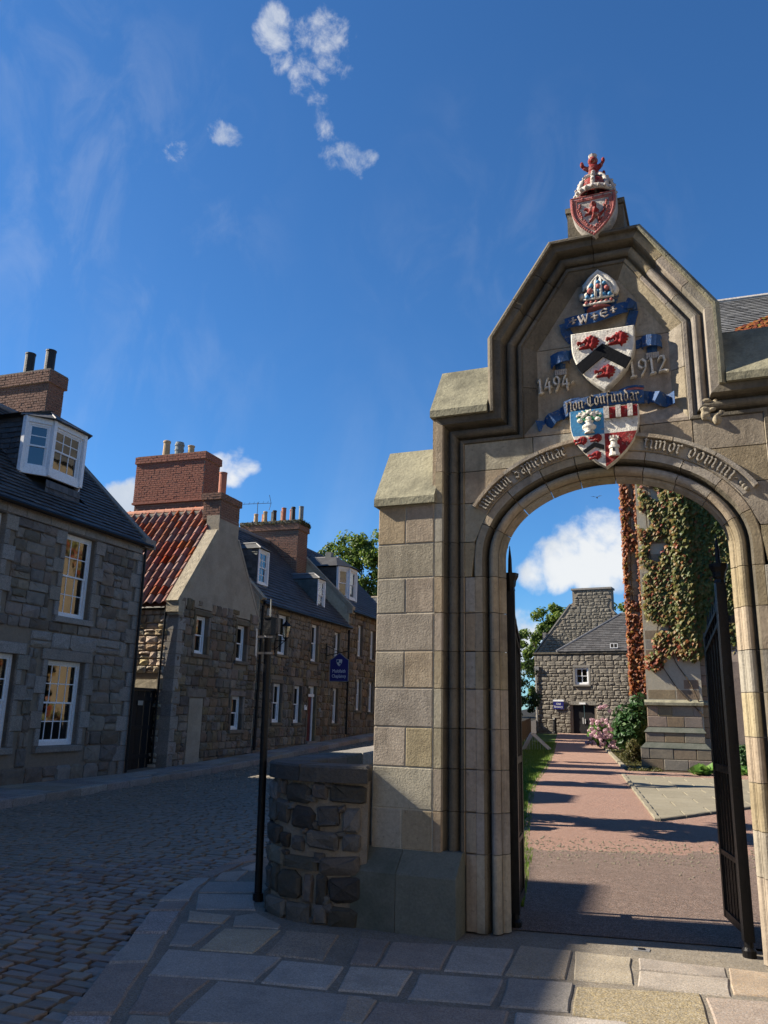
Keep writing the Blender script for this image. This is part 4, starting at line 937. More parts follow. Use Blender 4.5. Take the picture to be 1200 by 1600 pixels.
# lower shield, quartered
w2, h2, u2, zt2 = .57, .53, .015, 4.30; SY2 = 6.715
H2 = heater(u2, zt2, w2, h2); zm = zt2 - .235
def quarter(su, sz): return clip(clip(H2, Vector((u2, 0)), Vector((su, 0))), Vector((0, zm)), Vector((0, sz)))
ls = slab_shield([(u2 + (p[0] - u2) * 1.02, zt2 + (p[1] - zt2) * 1.015 + .003) for p in H2], SY2 + .012, 6.80, 'lower_shield', 'her_white', gate); ls['label'] = 'quartered shield in blue, red and white over the arch crown'
for nm, su, sz, mt in (('blue_quarter', -1, 1, 'her_skyblue'), ('paly_quarter', 1, 1, 'her_white'), ('boar_quarter', -1, -1, 'her_white'), ('tower_quarter', 1, -1, 'her_red')):
    m = MB(); m.prism(quarter(su, sz), SY2, SY2 + .013); q = gobj(m, nm, mt, ls)
    if nm == 'paly_quarter':
        m = MB(); m.box(u2 + .004, u2 + w2/2 - .004, SY2 - .006, SY2 + .006, zt2 - .105, zt2 - .003); gobj(m, 'red_chief', 'her_red', q)
        for k in range(3): m = MB(); m.box(u2 + .006 + k * .098, u2 + .048 + k * .098, SY2 - .03, SY2, zt2 - .108, zt2 + .002); gobj(m, 'pale', 'her_silver', q)
    if nm == 'tower_quarter':
        m = MB(); tx = u2 + .075; z0 = zm - .02
        for a, b, r in ((-.19, -.165, .048), (-.165, -.12, .040), (-.12, -.095, .046), (-.095, -.055, .030), (-.055, -.035, .038)): m.lathe([(0, z0 + a), (r, z0 + a), (r * .96, z0 + b), (0, z0 + b)], (tx, SY2 + .004, 0), 10)
        for k in range(5): a = k * math.pi / 4 + math.pi; m.box(tx + .033 * math.cos(a) - .007, tx + .033 * math.cos(a) + .007, SY2 + .033 * math.sin(a) - .006, SY2 + .033 * math.sin(a) + .006, z0 - .036, z0 - .014)
        t = gobj(m, 'tower', 'her_white', q)
        m = MB(); m.box(tx - .007, tx + .007, SY2 - .042, SY2 - .03, z0 - .155, z0 - .13); gobj(m, 'tower_window', 'her_black', t) if False else gobj(m, 'tower_window', 'her_black', q)
    if nm == 'boar_quarter':
        for i, (a, b) in enumerate(((-.20, -.045), (-.075, -.035), (-.085, -.19))): 
            bb = relief(BOAR, u2 + a, zm + b, .115, .11, SY2, .017, 'boar_head', 'her_red', q, 20, [(-.12, .16, .09, .5), (.12, .1, .16, .4)], .07, i, .2)
        m = MB(); m.prism([(u2 - .085, zm - .07), (u2 - .006, zm - .105), (u2 - .006, zm - .145), (u2 - .085, zm - .112), (u2 - .165, zm - .165), (u2 - .19, zm - .14)], SY2 - .01, SY2 + .002); gobj(m, 'chevron', 'her_black', q)
    if nm == 'blue_quarter':
        lx, lz = u2 - .125, zm
        m = MB(); m.lathe([(0, .015), (.045, .015), (.04, .028), (.03, .035), (.058, .06), (.06, .08), (.03, .105), (.034, .115), (.04, .125), (0, .125)], (lx, SY2, lz), 12); gobj(m, 'lily_pot', 'her_white', q, smooth=True)
        m = MB(); rr = random.Random(2)
        for k in range(9):
            a = R(20 + 140 * k / 8); L_ = rr.uniform(.07, .10); c = (lx + .5 * L_ * math.cos(a), SY2 - .012, lz + .13 + .45 * L_ * math.sin(a)); e = (lx + 1.15 * L_ * math.cos(a), SY2 - .008, lz + .135 + L_ * math.sin(a))
            m.bar((lx, SY2 - .01, lz + .12), e, .02, .016)
        gobj(m, 'lily_leaves', 'her_green', q)
        m = MB()
        for a, b, r in ((-.075, .135, .027), (.075, .135, .027), (0, .145, .03), (-.03, .185, .026), (.03, .185, .026), (0, .205, .026), (-.07, .195, .018), (.07, .195, .018), (-.05, .165, .018), (.05, .165, .018), (-.095, .178, .014), (.095, .178, .014)): m.ball((lx + a, SY2 - .012, lz + b), r, 8, 5, (1, .8, .8))
        for k in range(8): a = R(15 + 150 * k / 7); m.bar((lx + .04 * math.cos(a), SY2 - .02, lz + .17 + .02 * math.sin(a)), (lx + .105 * math.cos(a), SY2 - .01, lz + .175 + .055 * math.sin(a)), .014, .012)
        gobj(m, 'lilies', 'her_white', q)
# mitre
mt_o = [(-.40, -.42), (.36, -.42), (.44, -.15), (.49, .0), (.39, .26), (.20, .50), (0, .68), (-.20, .50), (-.39, .26), (-.49, .0), (-.45, -.15)]
MU, MZ, MS = .015, 5.44, .33
mi = relief(mt_o, MU, MZ, MS, MS * .98, 6.86, .11, 'mitre', 'her_blue', gate, 30, (), .30, 3, .03); mi['label'] = 'jewelled bishop mitre carved above the upper shield'
def mp(a, b, dep=.105): return (MU + a * MS, 6.86 - dep, MZ + b * MS * .98)
m = MB()
side = [(-.44, -.12), (-.46, .0), (-.37, .25), (-.19, .47), (0, .64), (.19, .47), (.37, .25), (.46, .0), (.42, -.12)]
m.tube([mp(a, b, .07) for a, b in side], .030, 8); m.tube([mp(a * .76, b * .82 - .03, .10) for a, b in side], .014, 6)
for a in (-.075, .075): m.tube([mp(a, -.22, .115), mp(a, .12, .115), mp(a * .8, .46, .095)], .014, 6)
for zz_ in (-.20, -.36): m.tube([mp(x, zz_ - .05 * math.cos(x * 3) + .04, .11 - .12 * x * x) for x in (-.42, -.3, -.15, 0, .15, .3, .40)], .013, 6)
gobj(m, 'mitre_bands', 'her_white', mi, smooth=True)
m = MB(); 
for x in (-.33, -.2, -.07, .07, .2, .33): m.ball(mp(x, -.30 - .02 * math.cos(3 * x), .105), .017, 8, 6)
m.ball(mp(0, .14, .115), .024, 8, 6); m.ball(mp(-.22, .04, .108), .026, 8, 6); m.ball(mp(.22, .06, .108), .026, 8, 6)
gobj(m, 'jewels', 'her_pink', mi, smooth=True, kind='stuff')
m = MB(); 
for a, b in ((0, .27), (0, 0), (-.18, .20), (.17, .22), (-.30, -.14), (.30, -.14), (-.14, -.14), (.14, -.12)): m.ball(mp(a, b, .108), .021, 8, 6)
gobj(m, 'jewels', 'her_skyblue', mi, smooth=True, kind='stuff')
m = MB(); rr = random.Random(8)
for a, b in side:
    for k in range(3): m.ball(mp(a * (1 - .06 * k) + rr.uniform(-.03, .03), b * (1 - .06 * k) + rr.uniform(-.04, .04), .085), .010, 6, 5)
for k in range(18): m.ball(mp(rr.uniform(-.32, .32), rr.uniform(-.2, .25), .105), .008, 6, 5)
gobj(m, 'pearls', 'her_white', mi, smooth=True, kind='stuff')
m = MB(); m.lathe([(.0, 0), (.115, 0), (.118, .012), (0, .012)], (MU - .006, 6.86, MZ - .42 * MS - .008), 18, math.pi, 2 * math.pi); gobj(m, 'mitre_lining', 'her_pink', mi)
# ribbons
def ribbon(pts, hh, name, mat, parent, th=.012, tilt=0.0):
    """pts (u, y, z) centre line; a band of half height hh"""
    m = MB()
    for i, (u, y, z) in enumerate(pts):
        a, b = pts[max(0, i-1)], pts[min(len(pts)-1, i+1)]; t = Vector((b[0] - a[0], b[2] - a[2])); 
        nrm = Vector((-t.y, t.x)).normalized() if t.length > .012 else Vector((0, 1))
        if nrm.y < 0: nrm = -nrm
        hv = nrm * (hh[i] if isinstance(hh, (list, tuple)) else hh)
        for yy in (y, y + th): m.v += [(u + hv.x, yy, z + hv.y), (u - hv.x, yy, z - hv.y)]
    for i in range(len(pts) - 1):
        a, b = i * 4, (i + 1) * 4; m.f += [(a, a+1, b+1, b), (a+2, b+2, b+3, a+3), (a, b, b+2, a+2), (a+1, a+3, b+3, b+1)]
    m.f += [(0, 2, 3, 1), (b, b+1, b+3, b+2)]
    return gobj(m, name, mat, parent, smooth=False)
wr = ribbon([(-.30 + .055 * i, 6.80 - .045 * math.sin(math.pi * i / 10), 5.175 + .0075 * i + .018 * math.cos(math.pi * i / 10 * 2) - .0) for i in range(11)], .052, 'initials_scroll', 'her_blue', gate); wr['label'] = 'blue scroll with initials W and E under the mitre'
ribbon([(-.31, 6.80, 5.20), (-.30, 6.83, 5.13), (-.26, 6.85, 5.06), (-.21, 6.86, 5.02)], .045, 'scroll_tail', 'her_blue', wr)
ribbon([(.24, 6.79, 5.30), (.27, 6.78, 5.285), (.315, 6.80, 5.27), (.32, 6.83, 5.24)], [.055, .05, .03, .02], 'scroll_tail', 'her_blue', wr)
ribbon([(.305, 6.84, 5.24), (.285, 6.845, 5.17), (.262, 6.85, 5.09), (.25, 6.86, 5.03)], .04, 'scroll_tail', 'her_blue', wr)
def place_wr(s):
    i = (s + .06) / .055; return ((-.30 + .055 * i, 5.135 + .0075 * i + .018 * math.cos(math.pi * i / 10 * 2)), Vector((1, .13)).normalized(), Vector((-.13, 1)).normalized(), 6.80 - .045 * math.sin(math.pi * min(1, max(0, i / 10))) - .001)
text_line('+W+E+', place_wr, .072, .22, .014, 'her_silver', wr, .43, track=.25)
SCY = 6.74
pts = [(-.33 + .062 * i, SCY + .04 - .05 * math.sin(math.pi * i / 11), 4.345 + .004 * i + .016 * math.sin(math.pi * i / 11)) for i in range(12)]
sc = ribbon(pts, .060, 'motto_scroll', 'her_blue', gate, th=.03); sc['label'] = 'blue scroll with raised blackletter motto between the shields'
for s, x0, z0 in ((-1, -.33, 4.34), (1, .352, 4.39)):
    q = [(x0 + s * .035 * i, 6.80 + .035 * math.sin(i * 1.5), z0 + .012 * math.sin(i * 1.1) - (.018 * i if s < 0 else .008 * i)) for i in range(8)]
    ribbon(q, [.055, .055, .05, .055, .06, .055, .05, .055], 'scroll_tail', 'her_blue', sc)
    a = x0 if s < 0 else x0 - .20
    ribbon([(a, 6.80, z0 + .068), (a + .07, 6.78, z0 + .082), (a + .14, 6.78, z0 + .085), (a + .20, 6.80, z0 + .078)], .012, 'scroll_fold', 'her_pink', sc)
    ribbon([(a - .005, 6.79, z0 + .082), (a + .07, 6.77, z0 + .097), (a + .14, 6.77, z0 + .099), (a + .205, 6.79, z0 + .09)], .008, 'scroll_fold', 'her_blue', sc)
def place_sc(s):
    i = min(11, (s + .02) / .062); k = math.sin(math.pi * i / 11); return ((-.33 + .062 * i, 4.345 + .004 * i + .016 * k - .042), Vector((1, .065 + .07 * math.cos(math.pi * i / 11))).normalized(), Vector((0, 1)), SCY + .04 - .05 * k)
text_line('Non.Confundar.', place_sc, .074, .19, .026, 'letter_grey', sc, .66)
# curled side ribbons with fringed ends
for s, uc_, zc_ in ((-1, -.36, 4.86), (1, .44, 4.90)):
    q = []
    for i in range(9):
        a = math.pi * (1.15 - 1.3 * i / 8); q.append((uc_ + .085 * math.cos(a) + (.0 if s < 0 else -.0), 6.83 - .06 * math.sin(a), zc_ + .022 * math.cos(a) * (1 if s < 0 else -.4)))
    rb = ribbon(q, .052, 'side_ribbon', 'her_blue', gate)
    ribbon([(uc_ - s * .06, 6.86, zc_ + .035), (uc_ - s * .13, 6.855, zc_ + .01 + (.06 if s < 0 else 0)), (uc_ - s * .17, 6.86, zc_ + .02 + (.05 if s < 0 else 0))], .04, 'ribbon_tail', 'her_blue', rb)
    ribbon([(uc_ - .045, 6.85, zc_ - .062), (uc_, 6.835, zc_ - .058), (uc_ + .04, 6.85, zc_ - .062)], .030, 'ribbon_tail', 'her_blue', rb)
    m = MB()
    for k in range(6): m.box(uc_ - .052 + .018 * k, uc_ - .038 + .018 * k, 6.835, 6.87, zc_ - .145, zc_ - .092)
    m.box(uc_ - .054, uc_ + .054, 6.842, 6.87, zc_ - .11, zc_ - .09); gobj(m, 'fringe', 'her_silver', rb)
text_line('1494.', lambda s: ((-.56 + s, 4.555 + .05 * s), Vector((1, .06)).normalized(), Vector((-.06, 1)).normalized(), PANEL), .115, .20, .045, 'her_white', gate, .34)
text_line('1912', lambda s: ((.25 + s, 4.60 + .05 * s), Vector((1, .06)).normalized(), Vector((-.06, 1)).normalized(), PANEL), .125, .20, .045, 'her_white', gate, .33)
# finial: pedestal, crowned shield with a lion
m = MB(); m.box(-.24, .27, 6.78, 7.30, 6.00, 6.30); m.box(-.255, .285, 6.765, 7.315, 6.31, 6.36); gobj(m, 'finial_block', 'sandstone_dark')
fw, fh, fu, fz = .41, .42, .02, 6.35; FY = 6.62
fs_ = slab_shield(heater(fu, fz, fw, fh), FY, FY + .16, 'finial_shield', 'her_silver', gate); fs_['label'] = 'small weathered shield with red lion on the gable top'
for k in (.97, .80, .72):
    o = heater(fu, fz - (1 - k) * .5 * fh * .8, fw * k, fh * k); m = MB(); m.tube([(p[0], FY - .002, p[1]) for p in o] + [(o[0][0], FY - .002, o[0][1])], .008 if k < .9 else .006, 6); gobj(m, 'tressure', 'her_pink', fs_)
m = MB(); rr = random.Random(6); o = heater(fu, fz - .03, fw * .90, fh * .90)
for i, p in enumerate(o):
    q = o[(i + 1) % len(o)]
    for t in (.0, .5): m.ball((p[0] + (q[0] - p[0]) * t, FY - .004, p[1] + (q[1] - p[1]) * t), .014, 6, 5)
o = heater(fu, fz - .09, fw * .60, fh * .60)
for i, p in enumerate(o): m.ball((p[0] + rr.uniform(-.01, .01), FY - .004, p[1]), .013, 6, 5)
gobj(m, 'fleurs', 'her_pink', fs_, smooth=True, kind='stuff')
LION = [(-.10, .48), (.06, .50), (.12, .36), (.10, .24), (.22, .10), (.24, -.08), (.40, .02), (.44, .28), (.38, .34), (.50, .30), (.48, -.02), (.34, -.16), (.28, -.24), (.34, -.42), (.16, -.46), (.14, -.30), (.02, -.26), (-.06, -.40), (-.24, -.44), (-.22, -.34), (-.12, -.28), (-.10, -.10), (-.28, -.06), (-.42, -.12), (-.40, -.02), (-.22, .06), (-.38, .18), (-.46, .16), (-.40, .28), (-.20, .22), (-.12, .28), (-.18, .38)]
relief(LION, fu + .005, fz - .19, .20, .22, FY, .03, 'lion', 'crest_red', fs_, 30, [(0, .4, .12, .4), (.05, .05, .15, .4)], .07, 5, .2)
m = MB()
for a in range(4):                     # crown: arches, band and cap
    th = math.pi * a / 4
    m.tube([(fu + .01 + .17 * math.cos(R(t)) * math.cos(th), 6.74 + .15 * math.cos(R(t)) * math.sin(th), 6.42 + .20 * math.sin(R(t))) for t in range(0, 181, 15)], .022, 6)
m.lathe([(.165, 0), (.18, .0), (.18, .05), (.165, .05), (.165, 0)], (fu + .01, 6.74, 6.38), 20)
cr = gobj(m, 'crown', 'her_silver', gate, smooth=True)
m = MB(); m.lathe([(.14, 0), (.145, .08), (.12, .15), (.06, .19), (0, .20)], (fu + .01, 6.74, 6.39), 14); gobj(m, 'crown_cap', 'crest_red', cr, smooth=True)
m = MB()
for i in range(20): a = 2 * math.pi * i / 20; m.ball((fu + .01 + .185 * math.cos(a), 6.74 + .185 * math.sin(a), 6.405), .018, 6, 5); 
for t in range(15, 180, 18): m.ball((fu + .01, 6.74 - .165 * math.cos(R(t)), 6.44 + .205 * math.sin(R(t))), .017, 6, 5); m.ball((fu + .01 + .185 * math.cos(R(t)), 6.74, 6.43 + .21 * math.sin(R(t))), .015, 6, 5)
gobj(m, 'pearls', 'her_silver', cr, smooth=True, kind='stuff')
# seated lion of the crest, one carved body
m = MB(); lx, ly, lz = fu + .005, 6.74, 6.585
for c, r, sq in (((0, 0, .04), .06, (1.1, 1, .9)), ((0, -.005, .11), .052, (1, .9, 1.3)), ((0, -.02, .19), .046, (1.05, 1, 1)), ((-.075, -.02, .13), .022, (1, 1, 1)), ((-.10, -.03, .165), .022, (.9, 1, 1.5)), ((.07, -.02, .13), .022, (1, 1, 1)), ((.095, -.03, .17), .020, (.9, 1, 1.6)), ((-.04, -.01, .12), .028, (1.3, 1, 1)), ((.04, -.01, .12), .028, (1.3, 1, 1)), ((-.06, -.02, .02), .034, (1, 1.1, 1)), ((.065, -.02, .02), .034, (1, 1.1, 1)), ((0, -.055, .18), .022, (1, 1, .8)), ((.09, .02, .06), .018, (1, 1, 2.2))): m.ball((lx + c[0], ly + c[1], lz + c[2]), r, 10, 7, sq)
ln = gobj(m, 'crest_lion', 'crest_red', gate, smooth=True)
rm = ln.modifiers.new('fuse', 'REMESH'); rm.mode = 'VOXEL'; rm.voxel_size = .009; rm.use_smooth_shade = True
m = MB(); m.lathe([(.035, 0), (.042, .03), (0, .035)], (lx, ly - .01, lz + .225), 8); gobj(m, 'lion_crown', 'her_silver', ln)

material('mortar_wall', (.25, .21, .16), (.16, .135, .105), 10, .95, .8, 40, 0, (.08, .07, .055), 4, .5)
# ------------------------------------------------------------------ curved rubble wall beside the gateway
WI = Matrix.Identity(4)
wall = thing('rubble_wall', 'low curved wall of dark rubble and flat coping left of the gateway', 'wall', (-3.5, 6.7, 0), frame=WI)
WP = [Vector(p) for p in [(-2.84, 6.545), (-3.02, 6.49), (-3.2, 6.46), (-3.38, 6.465), (-3.55, 6.50), (-3.7, 6.565), (-3.82, 6.65), (-3.91, 6.77), (-3.965, 6.92), (-4.0, 7.12), (-4.03, 7.4), (-4.10, 8.0), (-4.19, 8.6), (-4.29, 9.2), (-4.47, 10.2), (-5.2, 14), (-6.35, 20), (-8.1, 29)]]
def wnorm(i):
    a, b = WP[max(0, i-1)], WP[min(len(WP)-1, i+1)]; d = (b - a).normalized(); return Vector((d.y, -d.x)) * -1
WN = [wnorm(i) for i in range(len(WP))]
WN = [n if n.dot(Vector((-1, -1))) > 0 else -n for n in WN]
out_ = [p - n * .035 for p, n in zip(WP, WN)]; inn = [p - n * .33 for p, n in zip(WP, WN)]
m = MB(); m.prism([tuple(p) for p in out_] + [tuple(p) for p in inn[::-1]], -.1, 1.12, 'z'); m.obj('mortar_core', 'mortar_wall', wall)
acc = [0]
for a, b in zip(WP[:-1], WP[1:]): acc.append(acc[-1] + (b - a).length)
def wat(s):
    for i in range(len(WP) - 1):
        if acc[i+1] >= s: t = (s - acc[i]) / (acc[i+1] - acc[i]); return WP[i].lerp(WP[i+1], t), WN[i].lerp(WN[i+1], t).normalized()
    return WP[-1], WN[-1]
rw = random.Random(17); bm_ = stone_meshes('whin', 'stone', 12)
z = -.04
while z < 1.08:
    h = rw.uniform(.12, .27)
    if z + h > 1.0: h = 1.11 - z
    s = .01 + rw.uniform(0, .06)
    while s < 2.6:
        l = rw.choice((rw.uniform(.09, .16), rw.uniform(.2, .36), rw.uniform(.15, .28))); hh = h * rw.uniform(.72, 1.06)
        P, N = wat(s + l / 2); zc = z + h / 2 + rw.uniform(-.025, .025)
        link('stone', rw.choice(bm_), wall, (P.x - N.x * .035, P.y - N.y * .035, zc), (rw.uniform(-.09, .09), rw.uniform(-.06, .06), math.atan2(N.y, N.x)), (.085, l * .97, hh * .95))
        if rw.random() < .5:
            P, N = wat(s + l + .01); link('stone', rw.choice(bm_), wall, (P.x - N.x * .05, P.y - N.y * .05, zc + rw.choice((-1, 1)) * h * .36), (rw.uniform(-.3, .3), 0, math.atan2(N.y, N.x)), (.11, rw.uniform(.06, .11), rw.uniform(.05, .09)))
        s += l + rw.uniform(.012, .04)
    z += h
s = 0.0
while s < 14:
    l = .62 if s < 3 else 1.2; n = 4; fo = []; bo = []
    for i in range(n + 1):
        P, N = wat(s + .004 + (l - .008) * i / n); fo.append(tuple(P + N * .03)); bo.append(tuple(P - N * .35))
    m = MB(); stone_slab(m, fo + bo[::-1], 1.245, .135, .018, rnd=rw, jit=.008); m.obj('coping_stone', 'whin' if s < 3 else 'granite_dressed', wall); s += l

# ------------------------------------------------------------------ slim sign pole
pole = thing('sign_pole', 'slim black pole with bracketed sign plate seen edge-on beside the curved rubble wall', 'pole', (-4.10, 6.97, 0), frame=Matrix.Translation((-4.10, 6.97, 0)) @ Matrix.Rotation(R(-1.2), 4, 'Y'))
m = MB(); m.tube([(0, 0, -.02), (0, 0, 2.42)], .036, 14); m.tube([(0, 0, -.01), (0, 0, .06)], .05, 14); m.obj('shaft', 'black_iron', pole, smooth=False)
m = MB(); m.box(-.02, .055, -.05, .05, 2.42, 2.58); m.box(-.027, .062, -.057, .057, 2.58, 2.594); m.obj('junction_box', 'black_iron', pole)
m = MB(); m.tube([(.02, 0, 2.59), (.02, 0, 2.78)], .007, 6); m.obj('wire_stub', 'pot_grey', pole)
fdir = Vector((-4.1, 6.97, 0)).normalized(); sd_ = Vector((fdir.y, -fdir.x, 0))
m = MB(); m.obox(Vector((0, 0, 0)), fdir, sd_, -.22, .22, 2.20, 2.46, -.115, -.105); m.obj('sign_plate', 'mesh_wire', pole)
for zz_ in (2.23, 2.39):
    m = MB(); m.obox(Vector((0, 0, 0)), fdir, sd_, -.02, .02, zz_, zz_ + .022, -.105, .05); m.lathe([(.034, 0), (.043, 0), (.043, .022), (.034, .022)], (0, 0, zz_), 12); m.obj('bracket', 'lead', pole)

# ------------------------------------------------------------------ wrought iron gate leaves
def gate_leaf(x, y, ang, label, hand):
    lf = thing('iron_gate_leaf', label, 'gate', (x, y, 0), ang, 'pair of iron gate leaves standing open')
    m = MB(); m.box(-.038, .038, -.038, .038, .10, 2.80); m.obj('hinge_post', 'black_iron', lf)
    m = MB(); m.lathe([(.0, 0), (.05, 0), (.052, .05), (.035, .07), (.032, .12), (0, .12)], (0, 0, -.01), 12); m.obj('pivot_shoe', 'black_iron', lf)
    m = MB(); m.lathe([(0, 0), (.045, 0), (.04, .03), (.05, .05), (.055, .09), (.075, .13), (.078, .16), (.05, .165), (.02, .17), (.016, .30), (.003, .42), (0, .42)], (0, 0, 2.80), 8); m.obj('finial', 'black_iron', lf)
    L = .64; tops = lambda t: 2.62 - .22 * t / L
    for nm, z0, z1 in (('bottom_rail', .13, .19), ('dog_rail', .62, .66), ('middle_rail', 1.28, 1.34)):
        m = MB(); m.box(.038, L, -.022, .022, z0, z1); m.obj(nm, 'black_iron', lf)
    m = MB()
    for dz in (0, -.13): m.bar((.03, 0, tops(0) + dz), (L + .02, 0, tops(L) + dz), .05, .035)
    m.bar((-.0, 0, 2.70), (.14, 0, 2.60), .05, .06); m.obj('top_rail', 'black_iron', lf)
    m = MB(); m.box(L - .045, L + .005, -.025, .025, .13, tops(L) + .05); m.obj('meeting_stile', 'black_iron', lf)
    for i in range(5):
        t = .13 + i * .098; m = MB(); m.box(t - .012, t + .012, -.012, .012, .19, tops(t) + .02); m.lathe([(0, 0), (.02, 0), (.016, .03), (.0, .16)], (t, 0, tops(t) + .02), 6); m.obj('bar', 'black_iron', lf)
    for i in range(5):
        t = .08 + i * .098; m = MB(); m.box(t - .009, t + .009, -.009, .009, .19, .62); m.lathe([(0, 0), (.014, 0), (.0, .10)], (t, 0, .66), 6); m.obj('dog_bar', 'black_iron', lf)
    m = MB()
    for i in range(5):
        t = .13 + i * .098; c = (t + .049, tops(t) - .065)
        m.tube([(c[0] + .035 * math.cos(R(a)), 0, c[1] + .04 * math.sin(R(a))) for a in range(0, 361, 30)], .008, 5)
    m.obj('scrollwork', 'black_iron', lf)
    m = MB(); v = Vector((math.cos(-ang) * (1 if hand > 0 else -1), math.sin(-ang) * (1 if hand > 0 else -1), 0)); m.bar((0, 0, 2.5), tuple(v * .22 + Vector((0, 0, 2.5))), .05, .06); m.obj('wall_bracket', 'black_iron', lf)
    return lf
gate_leaf(.035, 7.14, R(90 + 13), 'right black iron gate leaf, swung inward, catching sunlight beside the lit jamb', 1)
gate_leaf(-1.735, 7.15, R(90 + 8.0), 'left black iron gate leaf, seen edge-on in silhouette beside the lawn', -1)

# ------------------------------------------------------------------ houses along the street (x towards the street, y up the street)
HM = Matrix.Translation(HO) @ Matrix.Rotation(HA, 4, 'Z')
X_, Y_ = Vector((1, 0, 0)), Vector((0, 1, 0))
def house(label, y0, name='house', cat='house'):
    return thing(name, label, cat, tuple(hw(0, y0, zpave(y0))), HA, 'terraced houses across the street', frame=HM)
def window(par, O, A, N, w, h, cols=3, rows=(2, 2), rec=.11, frame_w=.06, bar=.022, sill=True, each=False, blind=0.0, fmat='white_paint', room=True, curtain=False):
    """sash window; O lower left corner of the opening on the wall face, A along, N outward"""
    O = Vector(O); f = frame_w; m = MB(); c0 = -rec
    m.obox(O, A, N, 0, f, 0, h, c0 - .06, c0); m.obox(O, A, N, w - f, w, 0, h, c0 - .06, c0)
    m.obox(O, A, N, f, w - f, h - f, h, c0 - .06, c0 - .001); m.obox(O, A, N, f, w - f, 0, f * 1.25, c0 - .06, c0 + .012)
    mid = h * .5
    iw = w - 2 * f
    for k, (b0, b1, c) in enumerate(((mid - .02, h - f, c0 - .025), (f * 1.25, mid + .02, c0 - .05))):
        s = .038
        m.obox(O, A, N, f, f + s, b0, b1, c - .025, c); m.obox(O, A, N, w - f - s, w - f, b0, b1, c - .025, c)
        m.obox(O, A, N, f + s, w - f - s, b0, b0 + s, c - .024, c - .001); m.obox(O, A, N, f + s, w - f - s, b1 - s, b1, c - .024, c - .001)
        nc, nr = cols, rows[k]
        for i in range(1, nc): a = f + s + (iw - 2 * s) * i / nc; m.obox(O, A, N, a - bar / 2, a + bar / 2, b0 + s, b1 - s, c - .02, c - .004)
        for j in range(1, nr): b = b0 + s + (b1 - b0 - 2 * s) * j / nr; m.obox(O, A, N, f + s, w - f - s, b - bar / 2, b + bar / 2, c - .02, c - .005)
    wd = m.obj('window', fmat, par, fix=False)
    for k, (b0, b1, c) in enumerate(((mid - .02, h - f, c0 - .037), (f * 1.25, mid + .02, c0 - .062))):
        s = .038; nc, nr = (cols, rows[k]) if each else (1, 1)
        for i in range(nc):
            for j in range(nr):
                a0 = f + s + (iw - 2 * s) * i / nc; a1 = f + s + (iw - 2 * s) * (i + 1) / nc; p0 = b0 + s + (b1 - b0 - 2 * s) * j / nr; p1 = b0 + s + (b1 - b0 - 2 * s) * (j + 1) / nr
                g = MB(); P = lambda a, b: tuple(O + A * a + N * c + Vector((0, 0, b))); g.add([P(a0, p0), P(a1, p0), P(a1, p1), P(a0, p1)], [(0, 1, 2, 3)]); g.obj('pane', 'glass', wd, fix=False)
    if blind:
        g = MB(); g.obox(O, A, N, f, w - f, h * (1 - blind), h - f, c0 - .16, c0 - .15); g.obj('blind', 'curtain', wd, fix=False)
    if curtain:
        for a0, a1 in ((f, w * .24), (w * .76, w - f)):
            g = MB(); k = 7
            for i in range(k):
                t0, t1 = a0 + (a1 - a0) * i / k, a0 + (a1 - a0) * (i + 1) / k; q0, q1 = c0 - .16 - .02 * (i % 2), c0 - .16 - .02 * ((i + 1) % 2)
                P = lambda a, b, c: tuple(O + A * a + N * c + Vector((0, 0, b))); g.add([P(t0, f, q0), P(t1, f, q1), P(t1, h - f, q1), P(t0, h - f, q0)], [(0, 1, 2, 3)])
            g.obj('curtain', 'curtain', wd, fix=False)
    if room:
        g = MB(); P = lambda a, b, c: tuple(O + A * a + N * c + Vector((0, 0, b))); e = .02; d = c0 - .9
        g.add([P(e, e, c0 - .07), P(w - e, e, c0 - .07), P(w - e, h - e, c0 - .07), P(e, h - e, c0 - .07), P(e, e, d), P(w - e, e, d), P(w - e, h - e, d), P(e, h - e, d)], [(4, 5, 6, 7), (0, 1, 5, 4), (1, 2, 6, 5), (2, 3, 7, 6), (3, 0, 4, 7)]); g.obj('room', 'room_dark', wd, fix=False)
    return wd
def slates(par, O, U, V, L, S, mat='slate', row=.19, wid=.28, seed=1, inside=None, th=.014, base=True, name='slates'):
    """slate slope: O eaves corner, U along the eaves, V up the slope"""
    rr = random.Random(seed); N = U.cross(V).normalized(); O = Vector(O)
    if N.z < 0: N = -N
    m = MB(); n = int(S / row); m.tint = []
    row = S / n
    for j in range(n):
        a = -rr.uniform(0, wid)
        while a < L:
            w = wid * rr.uniform(.75, 1.2); a0, a1 = max(0, a), min(L, a + w)
            a += w
            if a1 - a0 < .03: continue
            if inside and not inside((a0 + a1) / 2, (j + .5) * row): continue
            lift = th * 2.2 + rr.uniform(0, .014); b0 = j * row - .02 + rr.uniform(-.008, .008); b1 = (j + 1) * row
            P = lambda aa, bb, cc: tuple(O + U * aa + V * bb + N * cc)
            m.add([P(a0 + .004, b0, lift), P(a1 - .004, b0, lift), P(a1 - .004, b1, .004), P(a0 + .004, b1, .004), P(a0 + .004, b0, lift - th), P(a1 - .004, b0, lift - th)], [(0, 1, 2, 3), (4, 5, 1, 0), (0, 3, 4), (1, 5, 2)]); m.tint += [min(1, max(.05, rr.gauss(.42, .2)))] * 4
    o = m.obj(name, mat, par, fix=False, kind='stuff')
    return o
def rect_face(par, pts, name, mat): m = MB(); m.add([tuple(p) for p in pts], [tuple(range(len(pts)))]); return m.obj(name, mat, par, fix=False)
